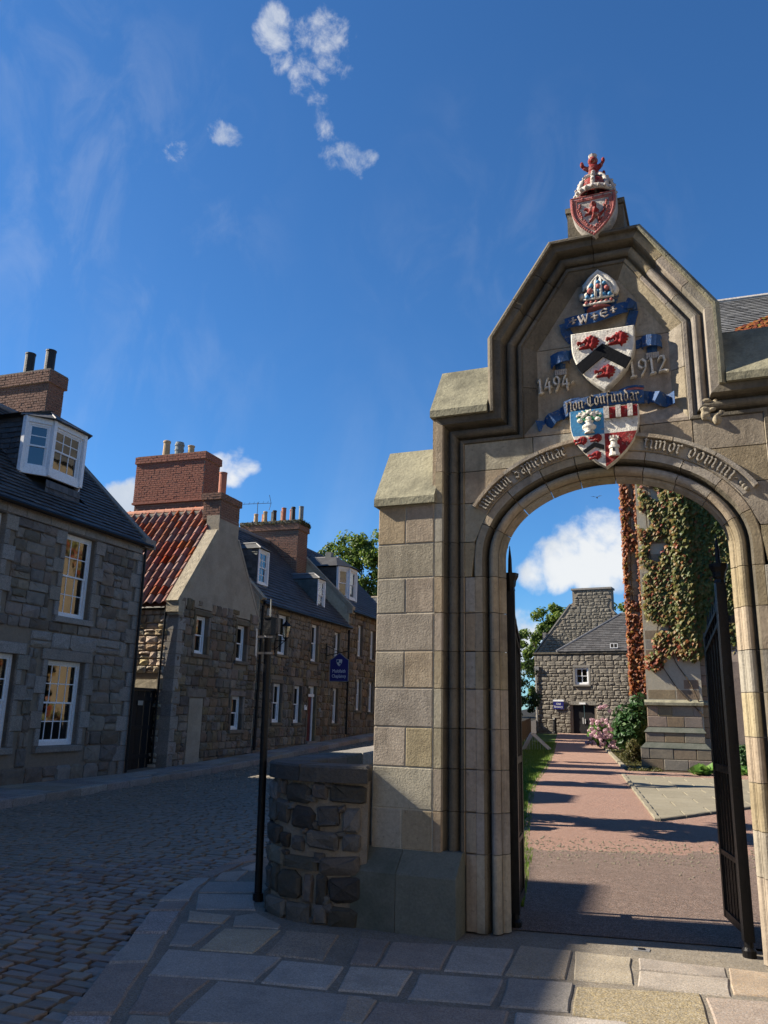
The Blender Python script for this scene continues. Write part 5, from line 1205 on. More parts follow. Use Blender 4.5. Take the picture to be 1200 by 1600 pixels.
def brick_stack(par, x0, x1, y0, y1, z0, z1, mat='brick', seed=1, course=.078, ln=.225, name='brickwork', mortar='brick_mortar'):
    rr = random.Random(seed); m = MB(); n = max(1, round((z1 - z0) / course)); c = (z1 - z0) / n; g = .017
    for j in range(n):
        za, zb = z0 + j * c + g / 2, z0 + (j + 1) * c - g / 2
        for ax, a0, a1, f, sg in (('x', x0, x1, y0, -1), ('x', x0, x1, y1, 1), ('y', y0, y1, x0, -1), ('y', y0, y1, x1, 1)):
            header = (j % 5 == 4); l = ln / 2 if header else ln; t = a0 - (l / 2 if j % 2 else 0)
            while t < a1 - .01:
                b0, b1 = max(a0, t) + g / 2, min(a1, t + l) - g / 2; t += l
                if b1 - b0 < .02: continue
                p = rr.uniform(-.004, .006) + .012
                if ax == 'x': m.box(b0, b1, *sorted((f + sg * p, f - sg * .05)), za, zb)
                else: m.box(*sorted((f + sg * p, f - sg * .05)), b0, b1, za, zb)
    o = m.obj(name, mat, par, fix=False, kind='stuff')
    m = MB(); m.box(x0 + .004, x1 - .004, y0 + .004, y1 - .004, z0, z1 - .002); m.obj('mortar_core', mortar, par, fix=False)
    return o
def pot(par, x, y, z, h, r, mat, style=0):
    m = MB()
    if style == 0: pr = [(r * 1.05, 0), (r, .02), (r * .86, h * .8), (r * .86, h * .86), (r * 1.0, h * .88), (r * 1.0, h * .97), (r * .8, h), (r * .66, h), (r * .66, h * .6)]
    elif style == 1: pr = [(r, 0), (r, h * .45), (r * 1.12, h * .47), (r * 1.12, h * .55), (r, h * .57), (r, h * .75), (r * 1.14, h * .78), (r * 1.14, h * .88), (r * .98, h * .92), (r * .98, h), (r * .7, h), (r * .7, h * .6)]
    else: pr = [(r, 0), (r, h * .94), (r * 1.08, h * .95), (r * 1.08, h), (r * .8, h), (r * .8, h * .6)]
    m.lathe(pr, (x, y, z), 14); m.obj('chimney_pot', mat, par, smooth=False)
def stone_opening(par, y0, y1, z0, z1, mat='granite_dressed', lint=.26, sill=.13, jamb=(.16, .30), face=0.0, proud=.035, seed=1):
    """dressed lintel, sill and in-and-out jambs round an opening on the street face; returns the hole for the rubble"""
    rr = random.Random(seed); x0, x1 = face - .12, face + proud
    dressed(par, mat, x0, x1, y0 - .2, y1 + .2, z1 + .004, z1 + lint, 'lintel'); dressed(par, mat, x0, x1 + .05, y0 - .12, y1 + .12, z0 - sill, z0 - .004, 'sill')
    z = z0; k = 0; n = max(2, round((z1 - z0) / .34)); hh = (z1 - z0) / n
    for i in range(n):
        a = jamb[k % 2]; k += 1
        dressed(par, mat, x0, x1, y0 - a, y0, z + .004, z + hh - .004, 'jamb_stone'); dressed(par, mat, x0, x1, y1, y1 + a, z + .004, z + hh - .004, 'jamb_stone'); z += hh
    return (y0 - jamb[1] * .92, y1 + jamb[1] * .92, z0 - sill, z1 + lint)
nearf = lambda yc: (lambda y, z: (y - yc) ** 2 + (z - 3) ** 2 * .05)

# ---- house 1: dark granite house at the left edge
h1 = house('dark granite rubble house with white sash windows, slate roof and canted dormer, leftmost', 0)
W1 = [(-3.0, -1.95, 3.66, 5.60), (-3.12, -1.88, .82, 2.67), (-5.30, -4.02, .82, 2.72), (-5.9, -4.85, 3.66, 5.60), (-8.6, -7.5, .82, 2.7), (-8.6, -7.5, 3.66, 5.6)]
holes = [(a, b, c, d) for a, b, c, d in W1]
m = MB(); wall_slab(m, -.5, -.03, -10.5, 0, -.1, 5.62, holes); m.box(-7.3, -.5, -.45, 0, -.1, 5.6); m.box(-7.3, -.5, -10.5, -10.1, -.1, 5.6); m.box(-7.3, -6.9, -10.1, -.45, -.1, 5.6); m.obj('wall', 'mortar_grey', h1, fix=False)
hx = []
for i, (a, b, c, d) in enumerate(W1): hx.append(stone_opening(h1, a, b, c, d, seed=i, lint=.24 if c < 2 else .02, sill=.14, jamb=(.14, .34)))
for i, (a, b, c, d) in enumerate(W1): window(h1, (0, a, c), Y_, X_, b - a, d - c, 4 if c < 2 else 3, (2, 2), rec=.14, frame_w=.07, each=i < 4, blind=.0 if i != 1 else .0)
y = -10.5
while y < -.35: l = random.uniform(.55, 1.0); dressed(h1, 'granite_dressed', -.1, .05, y, min(0.0, y + l) - .008, 5.625, 5.87, 'wallhead_stone'); y += l
z = .02; k = 0
while z < 5.6:
    hgt = .36; l = (.28, .52)[k % 2]; dressed(h1, 'granite_dressed', -.12 if k % 2 else -.12, .04, -l, .03, z + .004, min(5.615, z + hgt) - .004, 'quoin'); k += 1; z += hgt
# the two moulded string of larger stones between floors, then rubble
rubble(h1, 'granite', 0, -6.6, -.36, .0, 2.90, hx, (.26, .40), (.30, .70), seed=2, limit=400, name='stone')
rubble(h1, 'granite_dressed', 0, -6.6, -.40, 2.91, 3.28, [q for q in hx if q[3] > 2.95 and q[2] < 3.2], (.36, .37), (.5, 1.0), seed=4)
rubble(h1, 'granite', 0, -6.6, -.40, 3.29, 5.62, hx, (.20, .34), (.22, .60), seed=3, limit=400)
rubble(h1, 'granite', 0, -10.5, -6.62, .0, 5.62, hx, (.28, .4), (.4, .8), seed=9, one_mesh=True)
rubble(h1, 'granite', -.001, -7.5, -.6, .0, 5.6, [], (.26, .38), (.35, .7), seed=6, along='x', one_mesh=True) if False else None
RS1 = 42.8; ev = Vector((.14, 0, 5.90)); Vs = Vector((-math.cos(R(RS1)), 0, math.sin(R(RS1))))
RID = 3.8; SL1 = (RID + .14) / math.cos(R(RS1)); ZR1 = 5.90 + SL1 * math.sin(R(RS1))
DY0, DY1 = -3.74, -1.75
def not_dorm(a, b): return not (DY0 + 10.6 + .05 < a < DY1 + 10.6 - .05 and 1.0 < b < 3.55)
m = MB(); 
for s0, s1, e in ((0, 1, 0),):
    P = [(.10, -10.6, 5.88), (.10, .10, 5.88), (-RID, .10, ZR1 - .03), (-RID, -10.6, ZR1 - .03), (-2 * RID, -10.6, 5.88), (-2 * RID, .10, 5.88)]
    m.add(P, [(0, 1, 2, 3), (3, 2, 5, 4)])
    m.add([(.0, .0, 5.6), (-RID, .0, ZR1 - .05), (-2 * RID + .1, 0, 5.6), (0, -.02, 5.6)], [(0, 1, 2)]); m.add([(.0, -10.5, 5.6), (-RID, -10.5, ZR1 - .05), (-2 * RID + .1, -10.5, 5.6)], [(0, 2, 1)])
m.obj('roof', 'slate', h1, fix=False)
slates(h1, (.16, -10.6, 5.885), Y_, Vs, 10.55, SL1, row=.17, wid=.27, seed=5, inside=not_dorm)
m = MB(); m.bar((.17, .02, 5.90), (-RID, .02, ZR1 + .03), .20, .10); m.bar((.17, .13, 5.86), (-RID, .13, ZR1), .05, .16); m.obj('skew', 'granite_dressed', h1)
m = MB(); m.box(-.1, .22, -.30, .16, 5.78, 6.02); m.obj('skewputt', 'granite_dressed', h1)
m = MB(); m.tube([(.19, -10.6, 5.84), (.19, .05, 5.84)], .06, 8); m.obj('gutter', 'black_iron', h1)
m = MB(); m.tube([(.10, -.10, 5.8), (.10, -.06, .1)], .035, 8); m.obj('downpipe', 'black_iron', h1)
m = MB(); m.tube([(.10, -9.6, 5.8), (.10, -9.6, .1)], .045, 8); m.obj('downpipe', 'black_iron', h1)
m = MB(); m.tube([(-RID, -10.6, ZR1 + .03), (-RID, .1, ZR1 + .03)], .08, 8); m.obj('ridge', 'lead', h1)
# canted dormer
fx = -.55; ex = -.94; dz0, dz1 = 7.08, 8.18
PA, PB, PC, PD = Vector((ex, DY0 + .02, 0)), Vector((fx, -3.22, 0)), Vector((fx, -2.14, 0)), Vector((ex, DY1 - .02, 0))
m = MB()
for P, Q in ((PA, PB), (PB, PC), (PC, PD)):
    d = (Q - P).normalized(); nn = Vector((d.y, -d.x, 0))
    m.obox(P, d, nn, 0, (Q - P).length, dz0 - .16, dz0, -.06, .01); m.obox(P, d, nn, 0, (Q - P).length, dz1, dz1 + .13, -.06, .02)
for P in (PA, PB, PC, PD): m.box(P.x - .05, P.x + .045, P.y - .05, P.y + .05, dz0 - .14, dz1 + .12)
dm = m.obj('dormer', 'white_paint', h1)
for i, (P, Q) in enumerate(((PA, PB), (PB, PC), (PC, PD))):
    d = (Q - P).normalized(); nn = Vector((d.y, -d.x, 0)); L = (Q - P).length
    window(h1, tuple(P + d * .06 + Vector((0, 0, dz0))), d, nn, L - .12, dz1 - dz0, 3 if i == 1 else 1, (2, 1) if i == 1 else (2, 1), rec=.02, frame_w=.05, each=i < 2)
roofz = lambda x: 5.90 + (.14 - x) * math.tan(R(RS1))
for yy in (DY0 + .06, DY1 - .06):
    m = MB(); m.add([(ex, yy, roofz(ex) - .05), (ex, yy, dz1 + .06), (-2.75, yy, dz1 + .06)], [(0, 1, 2)]); m.obj('dormer_cheek', 'slate', h1, fix=False)
Lc = 1.72
slates(h1, (-2.75, DY0 + .05, 6.9), X_, Vector((0, 0, 1)), Lc, 1.45, row=.13, wid=.20, seed=8, th=.010, inside=lambda a, b: 6.9 + b > roofz(-2.75 + a) - .04, name='cheek_slates')
slates(h1, (fx + .01, -3.3, 6.35), Y_, Vector((0, 0, 1)), 1.2, .48, row=.13, wid=.2, seed=18, th=.010, name='apron_slates') 
m = MB(); et = .14; rt = 8.75
A0, A1, A2, A3 = (ex - .05, DY0 - .10, dz1 + .13), (fx + .14, -3.36, dz1 + .13), (fx + .14, -2.04, dz1 + .13), (ex - .05, DY1 + .10, dz1 + .13)
B0, B1 = (-3.05, DY0 - .10, dz1 + .13), (-3.05, DY1 + .10, dz1 + .13); K0, K1 = (-1.15, -2.75, rt), (-3.35, -2.75, rt)
m.add([A0, A1, A2, A3, B0, B1, K0, K1], [(0, 1, 6), (1, 2, 6), (2, 3, 6), (4, 0, 6, 7), (3, 5, 7, 6), (0, 4, 5, 3, 2, 1)]); m.obj('dormer_roof', 'slate', h1)
Vd = (Vector(K0) - Vector((-1.15, DY0 - .1, dz1 + .13))); sl = Vd.length
slates(h1, (-3.05, DY0 - .12, dz1 + .14), X_, Vd.normalized(), 2.05, sl - .03, row=.14, wid=.24, seed=10, inside=lambda a, b: a < 2.05 - b * .05, name='dormer_slates')
m = MB(); m.tube([K0, K1], .045, 8); m.tube([A0, K0], .025, 6); m.tube([A1, K0], .022, 6); m.tube([A2, K0], .022, 6); m.obj('dormer_flashing', 'lead', h1)
# chimney on the gable
cx0, cx1, cy0, cy1 = -5.9, -3.38, -.62, .02
brick_stack(h1, cx0, cx1, cy0, cy1, 8.6, 10.72, 'brick_brown', 3); brick_stack(h1, cx0 - .05, cx1 + .06, cy0 - .06, cy1 + .06, 10.72, 11.10, 'brick_brown', 4)
m = MB(); m.box(cx0 - .04, cx1 + .05, cy0 - .05, cy1 + .05, 11.09, 11.14); m.obj('chimney_cap', 'concrete', h1)
for x in (-3.74, -4.5): pot(h1, x, -.3, 11.12, .78, .145, 'pot_black', 2)

# ---- the tall house next door, out of the picture to the left, whose roof shades the street
h0 = house('tall granite house farther down the street on the left', -20, 'tall_house')
m = MB(); m.box(-7.6, 0, -30, -11.2, -.1, 7.4); m.obj('wall', 'granite', h0, fix=False)
m = MB(); m.add([(.15, -30, 7.4), (.15, -11.2, 7.4), (-3.7, -11.2, 11.3), (-3.7, -30, 11.3), (-7.7, -30, 7.4), (-7.7, -11.2, 7.4)], [(0, 1, 2, 3), (3, 2, 5, 4), (1, 5, 2), (0, 3, 4)]); m.obj('roof', 'slate', h0, fix=False)
for i in range(5): window(h0, (.16, -13.4 - i * 3, .9), Y_, X_, 1.1, 1.8, rec=-.03, room=False); window(h0, (.16, -13.4 - i * 3, 4.2), Y_, X_, 1.1, 1.8, rec=-.03, room=False)

# ---- house 2: gable to the street, pantile roof
h2 = house('gable-fronted stone house with red pantile roof, harled gable and tall brick chimney', 4.2)
GY0, GY1, EZ, AZ = 1.83, 6.66, 4.55, 7.86; AY = (GY0 + GY1) / 2 + .02
W2 = [(2.76, 3.46, 3.25, 4.36), (5.22, 5.90, 3.20, 4.34), (5.17, 5.88, 1.06, 2.09)]
blocked = (2.72, 3.48, .1, 1.98)
hol = [(a, b, c, d) for a, b, c, d in W2]
m = MB(); wall_slab(m, -.45, -.03, GY0, GY1, -.1, EZ, hol); m.obj('wall', 'mortar_grey', h2, fix=False)
m = MB(); m.box(-7.0, -.45, GY0 + .03, GY0 + .45, -.1, EZ - .05); m.box(-7, -.45, GY1 - .4, GY1, -.1, EZ); m.box(-7, -6.6, GY0 + .4, GY1 - .4, -.1, EZ); m.obj('side_wall', 'mortar_grey', h2, fix=False)
top = lambda y: EZ + (AZ - EZ) * (1 - abs(y - AY) / ((GY1 - GY0) / 2))
m = MB(); m.prism([(GY0, EZ + .02), (GY1, EZ + .02), (AY + .62, top(AY + .62)), (AY + .62, AZ - .25), (AY - .62, AZ - .25), (AY - .62, top(AY - .62))], -.45, .005, 'x'); m.obj('gable', 'harling', h2)
rubble(h2, 'granite_brown', 0, GY0 + .02, GY1 - .02, .02, EZ + .25, [(a - .12, b + .12, c - .12, d + .16) for a, b, c, d in W2] + [blocked], (.20, .34), (.22, .52), seed=12, limit=300, base=lambda y: zpave(y) - .03)
m = MB(); m.box(-.1, .012, 2.74, 3.46, .1, 1.97); m.obj('blocked_doorway', 'harling', h2)
dressed(h2, 'granite_brown', -.1, .03, 2.6, 3.6, 2.0, 2.25, 'lintel')
for i, (a, b, c, d) in enumerate(W2):
    window(h2, (0, a, c), Y_, X_, b - a, d - c, 1, (1, 1), rec=.13, frame_w=.06)
    dressed(h2, 'granite_brown', -.1, .035, a - .12, b + .12, d + .004, d + .155, 'lintel'); dressed(h2, 'granite_brown', -.1, .07, a - .10, b + .10, c - .11, c - .004, 'sill')
    for z0, z1 in ((c, c + (d - c) * .48), (c + (d - c) * .48, d)):
        dressed(h2, 'granite_brown', -.1, .03, a - .115, a, z0 + .004, z1 - .004, 'jamb_stone'); dressed(h2, 'granite_brown', -.1, .03, b, b + .115, z0 + .004, z1 - .004, 'jamb_stone')
rubble(h2, 'rubble_warm', GY0 + .03, -3.2, -.30, .05, 4.42, [(-3.2, -.30, 2.18, 2.46)], (.14, .24), (.16, .42), seed=14, along='x', depth=.14, proud=.06, gap=.02, limit=300)
m = MB(); m.box(-3.2, -.30, GY0 - .03, GY0 + .06, 2.19, 2.45); m.obj('band_course', 'skew_stone', h2)
z = .1; k = 0
while z < 4.4: hgt = .34; l = (.30, .46)[k % 2]; dressed(h2, 'granite_dressed', -l if True else 0, .035, GY0 - .02, GY0 + l * .8, z + .004, min(4.5, z + hgt) - .004, 'quoin'); z += hgt; k += 1
m = MB(); m.tube([(-.36, GY0 - .10, 4.42), (-.42, GY0 - .06, 2.2), (-.42, GY0 - .06, .2)], .032, 8); m.obj('downpipe', 'black_iron', h2)
# pantiles, one by one
Vp = Vector((0, AY - GY0 + .12, AZ - EZ + .16)); Sp = Vp.length; Vp.normalize(); Np = X_.cross(Vp).normalized()
colw, rows = .285, 13; rl = Sp / rows
pm = MB(); nseg = 8
for j, (b, lift) in enumerate(((0, .03), (1.12, .0))):
    for i in range(nseg + 1):
        t = i / nseg; hgt = .12 * (math.sin(min(1, t / .24) * math.pi / 2) if t < .24 else .5 + .5 * math.cos((t - .24) / .76 * math.pi)) - .05
        pm.v.append((t * 1.06, b, hgt + lift))
for i in range(nseg): pm.f.append((i, i + 1, nseg + 1 + i + 1, nseg + 1 + i))
n0 = len(pm.v)
for i in range(nseg + 1): v = pm.v[i]; pm.v.append((v[0], v[1], v[2] - .022))
for i in range(nseg): pm.f.append((n0 + i, n0 + i + 1, i + 1, i))
pmesh = pm.mesh('pantile', 'pantile', False, False)
Mt = Matrix((( -1, 0, 0, 0), (0, Vp.y, -Np.y, 0), (0, Vp.z, -Np.z, 0), (0, 0, 0, 1)))
rp = random.Random(9); Nup = Np if Np.z > 0 else -Np
Mrot = Matrix(((-1.0, 0, 0), (0, Vp.y, Nup.y), (0, Vp.z, Nup.z)))
for c in range(14):
    for r in range(rows):
        o = link('pantile', pmesh, h2)
        P = Vector((-.34 - c * colw, GY0 - .06, EZ - .0)) + Vp * (r * rl) + Nup * (.045 + rp.uniform(-.004, .004))
        M3 = Mrot @ Matrix.Rotation(rp.uniform(-.02, .02), 3, 'Z') @ Matrix.Diagonal((colw, rl, 1.0))
        o.matrix_basis = Matrix.Translation(P) @ M3.to_4x4()
m = MB(); m.add([(-.3, GY0 - .03, EZ - .02), (-7, GY0 - .03, EZ - .02), (-7, AY, AZ + .08), (-.3, AY, AZ + .08), (-7, GY1 + .1, EZ - .05), (-.02, GY1 + .1, EZ - .05), (-.02, AY, AZ + .08)], [(0, 1, 2, 3), (2, 4, 5, 6)]); m.obj('roof', 'pantile', h2, fix=False)
for i in range(11): m = MB(); m.tube([(-.62 - i * .36, AY, AZ + .10), (-.62 - (i + 1) * .36 + .012, AY, AZ + .105)], .125, 10); m.obj('ridge_tile', 'ridge_tile', h2)
m = MB(); m.box(-4.4, -.35, AY - .16, AY + .16, AZ - .06, AZ + .06); m.obj('ridge_mortar', 'mortar', h2)
Vq = Vector((0, AY - GY0, AZ - EZ)).normalized(); Nq = Vector((0, -Vq.z, Vq.y))
m = MB(); a = Vector((0, GY0 - .04, EZ)); b_ = Vector((0, AY - .62, top(AY - .62)))
m.add([tuple(P + Vector((x, 0, 0)) + Nq * c) for P in (a, b_) for x, c in ((-.34, .0), (-.34, .17), (.05, .17), (.05, 0))], [(0, 1, 2, 3), (7, 6, 5, 4), (0, 4, 5, 1), (1, 5, 6, 2), (2, 6, 7, 3), (3, 7, 4, 0)]); m.obj('skew', 'skew_stone', h2)
Vq2 = Vector((0, GY1 - AY, EZ - AZ)).normalized(); Nq2 = Vector((0, -Vq2.z, Vq2.y)); m = MB(); a = Vector((0, AY + .62, top(AY + .62))); b_ = Vector((0, GY1 + .02, EZ))
m.add([tuple(P + Vector((x, 0, 0)) + Nq2 * c) for P in (a, b_) for x, c in ((-.34, .0), (-.34, .10), (.02, .10), (.02, 0))], [(0, 1, 2, 3), (7, 6, 5, 4), (0, 4, 5, 1), (1, 5, 6, 2), (2, 6, 7, 3), (3, 7, 4, 0)]); m.obj('skew', 'harling', h2)
m = MB(); m.box(-.34, .08, GY0 - .14, GY0 + .16, EZ - .22, EZ + .10); m.box(-.30, .06, GY0 - .10, GY0 + .12, EZ - .30, EZ - .22); m.obj('skewputt', 'skew_stone', h2)
m = MB(); m.tube([(-.4, GY0 - .09, EZ - .10), (-5, GY0 - .09, EZ - .10)], .05, 8); m.obj('gutter', 'black_iron', h2)
brick_stack(h2, -.62, .0, AY - .60, AY + .60, AZ - .36, 8.30, 'brick_brown', 21); brick_stack(h2, -.68, .05, AY - .66, AY + .66, 8.12, 8.34, 'brick_brown', 22)
pot(h2, -.32, AY - .05, 8.33, .85, .125, 'pot_red', 2)
brick_stack(h2, -4.66, -1.90, 5.55, 6.45, 7.2, 8.72, 'brick_brown', 23, mortar='mortar'); brick_stack(h2, -4.70, -1.86, 5.50, 6.50, 8.73, 10.20, 'brick', 24); brick_stack(h2, -4.74, -1.81, 5.45, 6.55, 10.20, 10.46, 'brick', 25)
m = MB(); m.box(-4.7, -1.85, 5.5, 6.52, 10.45, 10.49); m.obj('chimney_cap', 'concrete', h2)
m = MB(); m.box(-4.73, -1.83, 5.46, 6.54, 8.69, 8.76); m.obj('brick_band', 'brick', h2)
for x, hgt, r, mt, st in ((-3.85, .72, .14, 'pot_buff', 0), (-3.3, .60, .155, 'pot_grey', 1), (-2.8, .44, .13, 'pot_buff', 0)): pot(h2, x, 6.0, 10.48, hgt, r, mt, st)
m = MB(); m.box(-4.6, -1.95, 5.6, 6.4, 5.5, 7.2); m.obj('chimney_base', 'harling', h2)
# yard gate between the first two houses
yg = thing('yard_gate', 'black boarded yard gate in the gap between granite house and pantile house', 'gate', tuple(hw(-.55, .95, .08)), HA, frame=HM)
for i in range(12): m = MB(); m.box(-.60, -.56 + .006 * (i % 2), .06 + i * .147, .06 + i * .147 + .14, .06, 2.12); m.obj('board', 'black_wood', yg)
m = MB()
for z0 in (.35, 1.1, 1.85): m.box(-.56, -.525, .06, 1.8, z0, z0 + .11)
m.box(-.64, -.50, .02, .06, .05, 2.2); m.box(-.64, -.5, 1.79, 1.83, .05, 2.2); m.box(-.64, -.5, .02, 1.83, 2.13, 2.2); m.obj('frame', 'black_wood', yg)
m = MB(); m.box(-.52, -.515, 1.05, 1.28, 1.74, 1.86); m.obj('notice', 'curtain', yg)

# ---- house 3: long two-storey house with two small dormers
h3 = house('long brown stone terraced house with burgundy door, two slate-hung dormers and clustered chimney pots', 11)
W3 = [(8.14, 8.92, 3.62, 5.03), (11.05, 11.72, 3.56, 5.0), (13.38, 14.0, 3.56, 4.92), (8.0, 8.72, 1.27, 2.60), (9.72, 10.38, 1.25, 2.58), (13.42, 14.02, 1.22, 2.62)]
D3 = (10.98, 11.72, .55, 2.62); E3 = 5.25
m = MB(); wall_slab(m, -.45, -.03, 6.67, 15.0, -.1, E3, W3 + [D3]); m.box(-7, -.45, 6.67, 7.05, -.1, E3); m.box(-7, -.45, 14.6, 15, -.1, E3); m.obj('wall', 'mortar_grey', h3, fix=False)
rubble(h3, 'granite_brown', 0, 6.70, 14.98, .2, E3, [(a - .1, b + .1, c - .10, d + .15) for a, b, c, d in W3 + [D3]], (.26, .38), (.20, .42), gap=.022, seed=31, limit=300, base=lambda y: zpave(y) - .03)
for i, (a, b, c, d) in enumerate(W3 + [D3]):
    dressed(h3, 'granite_brown', -.1, .03, a - .10, b + .10, d + .004, d + .145, 'lintel')
    if i < 6: window(h3, (0, a, c), Y_, X_, b - a, d - c, 1 if i != 3 else 2, (1, 1), rec=.10, frame_w=.06, curtain=i in (0, 1)); dressed(h3, 'granite_brown', -.1, .07, a - .08, b + .08, c - .095, c - .004, 'sill')
    for z0, z1 in ((c, c + (d - c) * .5), (c + (d - c) * .5, d)):
        dressed(h3, 'granite_brown', -.1, .03, a - .095, a, z0 + .004, z1 - .004, 'jamb_stone'); dressed(h3, 'granite_brown', -.1, .03, b, b + .095, z0 + .004, z1 - .004, 'jamb_stone')
a, b, c, d = D3
m = MB(); m.box(-.2, -.1, a, a + .09, c, d); m.box(-.2, -.1, b - .09, b, c, d); m.box(-.2, -.1, a + .09, b - .09, d - .07, d); m.box(-.2, -.06, a - .03, b + .03, 2.22, 2.32); fr = m.obj('door_frame', 'white_paint', h3, fix=False)
m = MB(); m.box(-.19, -.14, a + .09, b - .09, c, 2.22); dr_ = m.obj('door', 'red_door', h3, fix=False)
for z0, z1 in ((.7, 1.2), (1.3, 2.1)):
    for y0 in (a + .14, a + .40): m = MB(); m.box(-.142, -.13, y0, y0 + .17, z0, z1); m.obj('door_panel', 'red_door', dr_, fix=False)
m = MB(); m.add([(-.16, a + .09, 2.32), (-.16, b - .09, 2.32), (-.16, b - .09, d - .07), (-.16, a + .09, d - .07)], [(0, 1, 2, 3)]); m.obj('fanlight', 'glass', h3, fix=False)
m = MB(); m.box(-.25, .10, a - .08, b + .08, .42, .56); m.obj('doorstep', 'granite_dressed', h3)
m = MB(); m.box(.03, .045, 10.62, 10.86, 1.72, 1.90); m.obj('door_plaque', 'white_paint', h3); m = MB(); m.box(.03, .045, 12.0, 12.2, 1.66, 1.82); m.obj('door_plaque', 'pot_grey', h3)
R3 = 45.0; V3 = Vector((-math.cos(R(R3)), 0, math.sin(R(R3)))); RX3 = 3.6; S3 = (RX3 + .12) / math.cos(R(R3)); ZR3 = E3 + .05 + S3 * math.sin(R(R3))
m = MB(); m.add([(.10, 6.7, E3 + .03), (.10, 15.0, E3 + .03), (-RX3, 15.0, ZR3 - .03), (-RX3, 6.7, ZR3 - .03), (-2 * RX3, 6.7, E3), (-2 * RX3, 15, E3)], [(0, 1, 2, 3), (3, 2, 5, 4)]); m.obj('roof', 'slate', h3, fix=False)
slates(h3, (.12, 6.75, E3 + .05), Y_, V3, 8.2, S3, row=.2, wid=.3, seed=33)
m = MB(); m.prism([(.0, 0.5), (.0, E3 + .15), (-RX3, ZR3 + .12), (-2 * RX3, E3 + .15), (-2 * RX3, .5)], 6.62, 6.67, 'y'); m.obj('gable', 'rubble_warm', h3)
m = MB(); m.bar((.08, 6.80, E3 + .12), (-RX3, 6.80, ZR3 + .12), .30, .14); m.obj('skew', 'skew_stone', h3)
m = MB(); m.tube([(-RX3, 6.8, ZR3 + .02), (-RX3, 15, ZR3 + .02)], .08, 8); m.obj('ridge', 'lead', h3)
m = MB(); m.tube([(.16, 6.7, E3 - .02), (.16, 15, E3 - .02)], .055, 8); m.obj('gutter', 'black_iron', h3)
m = MB(); m.tube([(.07, 6.80, E3 - .1), (.07, 6.74, .4)], .05, 8); m.obj('downpipe', 'black_iron', h3); m = MB(); m.tube([(.07, 14.92, E3 - .1), (.07, 14.92, .75)], .045, 8); m.obj('downpipe', 'black_iron', h3)
def dormer(par, y0, y1, z0, z1, fxx, rz, back, seed, canted=False):
    m = MB(); m.box(fxx - .05, fxx + .01, y0 - .04, y0 + .05, z0 - .12, z1 + .05); m.box(fxx - .05, fxx + .01, y1 - .05, y1 + .04, z0 - .12, z1 + .05); m.box(fxx - .05, fxx + .008, y0 + .05, y1 - .05, z1 - .0, z1 + .05); m.box(fxx - .05, fxx + .03, y0 + .05, y1 - .05, z0 - .12, z0); m.obj('dormer', 'white_paint', par, fix=False)
    window(par, (fxx, y0 + .03, z0), Y_, X_, y1 - y0 - .06, z1 - z0, 2, (2, 2), rec=.02, frame_w=.045)
    bx = [x for x in [fxx - .05 * i for i in range(1, 80)] if rz(x) > z1 + .05][0]
    for yy, sg in ((y0 - .03, -1), (y1 + .03, 1)):
        m = MB(); m.prism([(fxx - .02, rz(fxx) - .1), (fxx - .02, z1 + .05), (bx, z1 + .05)], yy - .02, yy + .02, 'y'); m.obj('dormer_cheek', 'slate_green', par)
    slates(par, (bx, y0 - .055, rz(fxx) - .05), X_, Vector((0, 0, 1)), fxx - bx - .03, z1 + .05 - rz(fxx) + .05, 'slate_green', .11, .17, seed, lambda a, b: rz(fxx) - .05 + b > rz(bx + a) - .04, .008, name='cheek_slates')
    yc = (y0 + y1) / 2; e = .10; zt = z1 + .07; zr = z1 + .34; m = MB(); bb = bx - .28
    m.add([(fxx + e, y0 - e, zt), (fxx + e, y1 + e, zt), (bb, y1 + e, zt), (bb, y0 - e, zt), (fxx - .35, yc, zr), (bb, yc, zr)], [(0, 1, 4), (1, 2, 5, 4), (3, 0, 4, 5), (0, 3, 2, 1)]); m.obj('dormer_roof', 'slate_light', par)
    m = MB(); m.tube([(fxx - .35, yc, zr), (bb, yc, zr)], .05, 6); m.tube([(fxx + e, y0 - e, zt), (fxx - .35, yc, zr)], .03, 6); m.obj('dormer_flashing', 'lead', par)
rz3 = lambda x: E3 + .05 + (.12 - x) * math.tan(R(R3))
dormer(h3, 7.58, 8.32, 6.10, 7.28, -.62, rz3, 1.5, 41); dormer(h3, 12.66, 13.38, 5.82, 7.0, -.5, rz3, 1.5, 42)
brick_stack(h3, -5.0, -2.15, 13.95, 14.95, 7.0, 9.55, 'brick_brown', 51, mortar='mortar'); brick_stack(h3, -5.06, -2.08, 13.88, 15.0, 9.55, 9.85, 'brick_brown', 52)
m = MB(); m.box(-5.0, -2.15, 13.93, 14.97, 8.28, 8.34); m.obj('brick_band', 'brick_brown', h3)
m = MB(); m.box(-5.08, -2.05, 13.86, 15.02, 9.85, 9.98); m.obj('chimney_cap', 'concrete', h3)
pr_ = random.Random(3); pots = ['pot_buff', 'pot_red', 'pot_buff', 'pot_black', 'pot_black', 'pot_grey', 'pot_red', 'pot_red', 'pot_black', 'pot_grey']
for i in range(10): pot(h3, -4.45 + i * .235, 14.2 + .35 * (i % 2), 9.97, .50 + .028 * i + pr_.uniform(-.05, .05), .105, pots[i], pr_.choice((0, 2)))
tf = MB(); tf.tint = []; rr = random.Random(4)
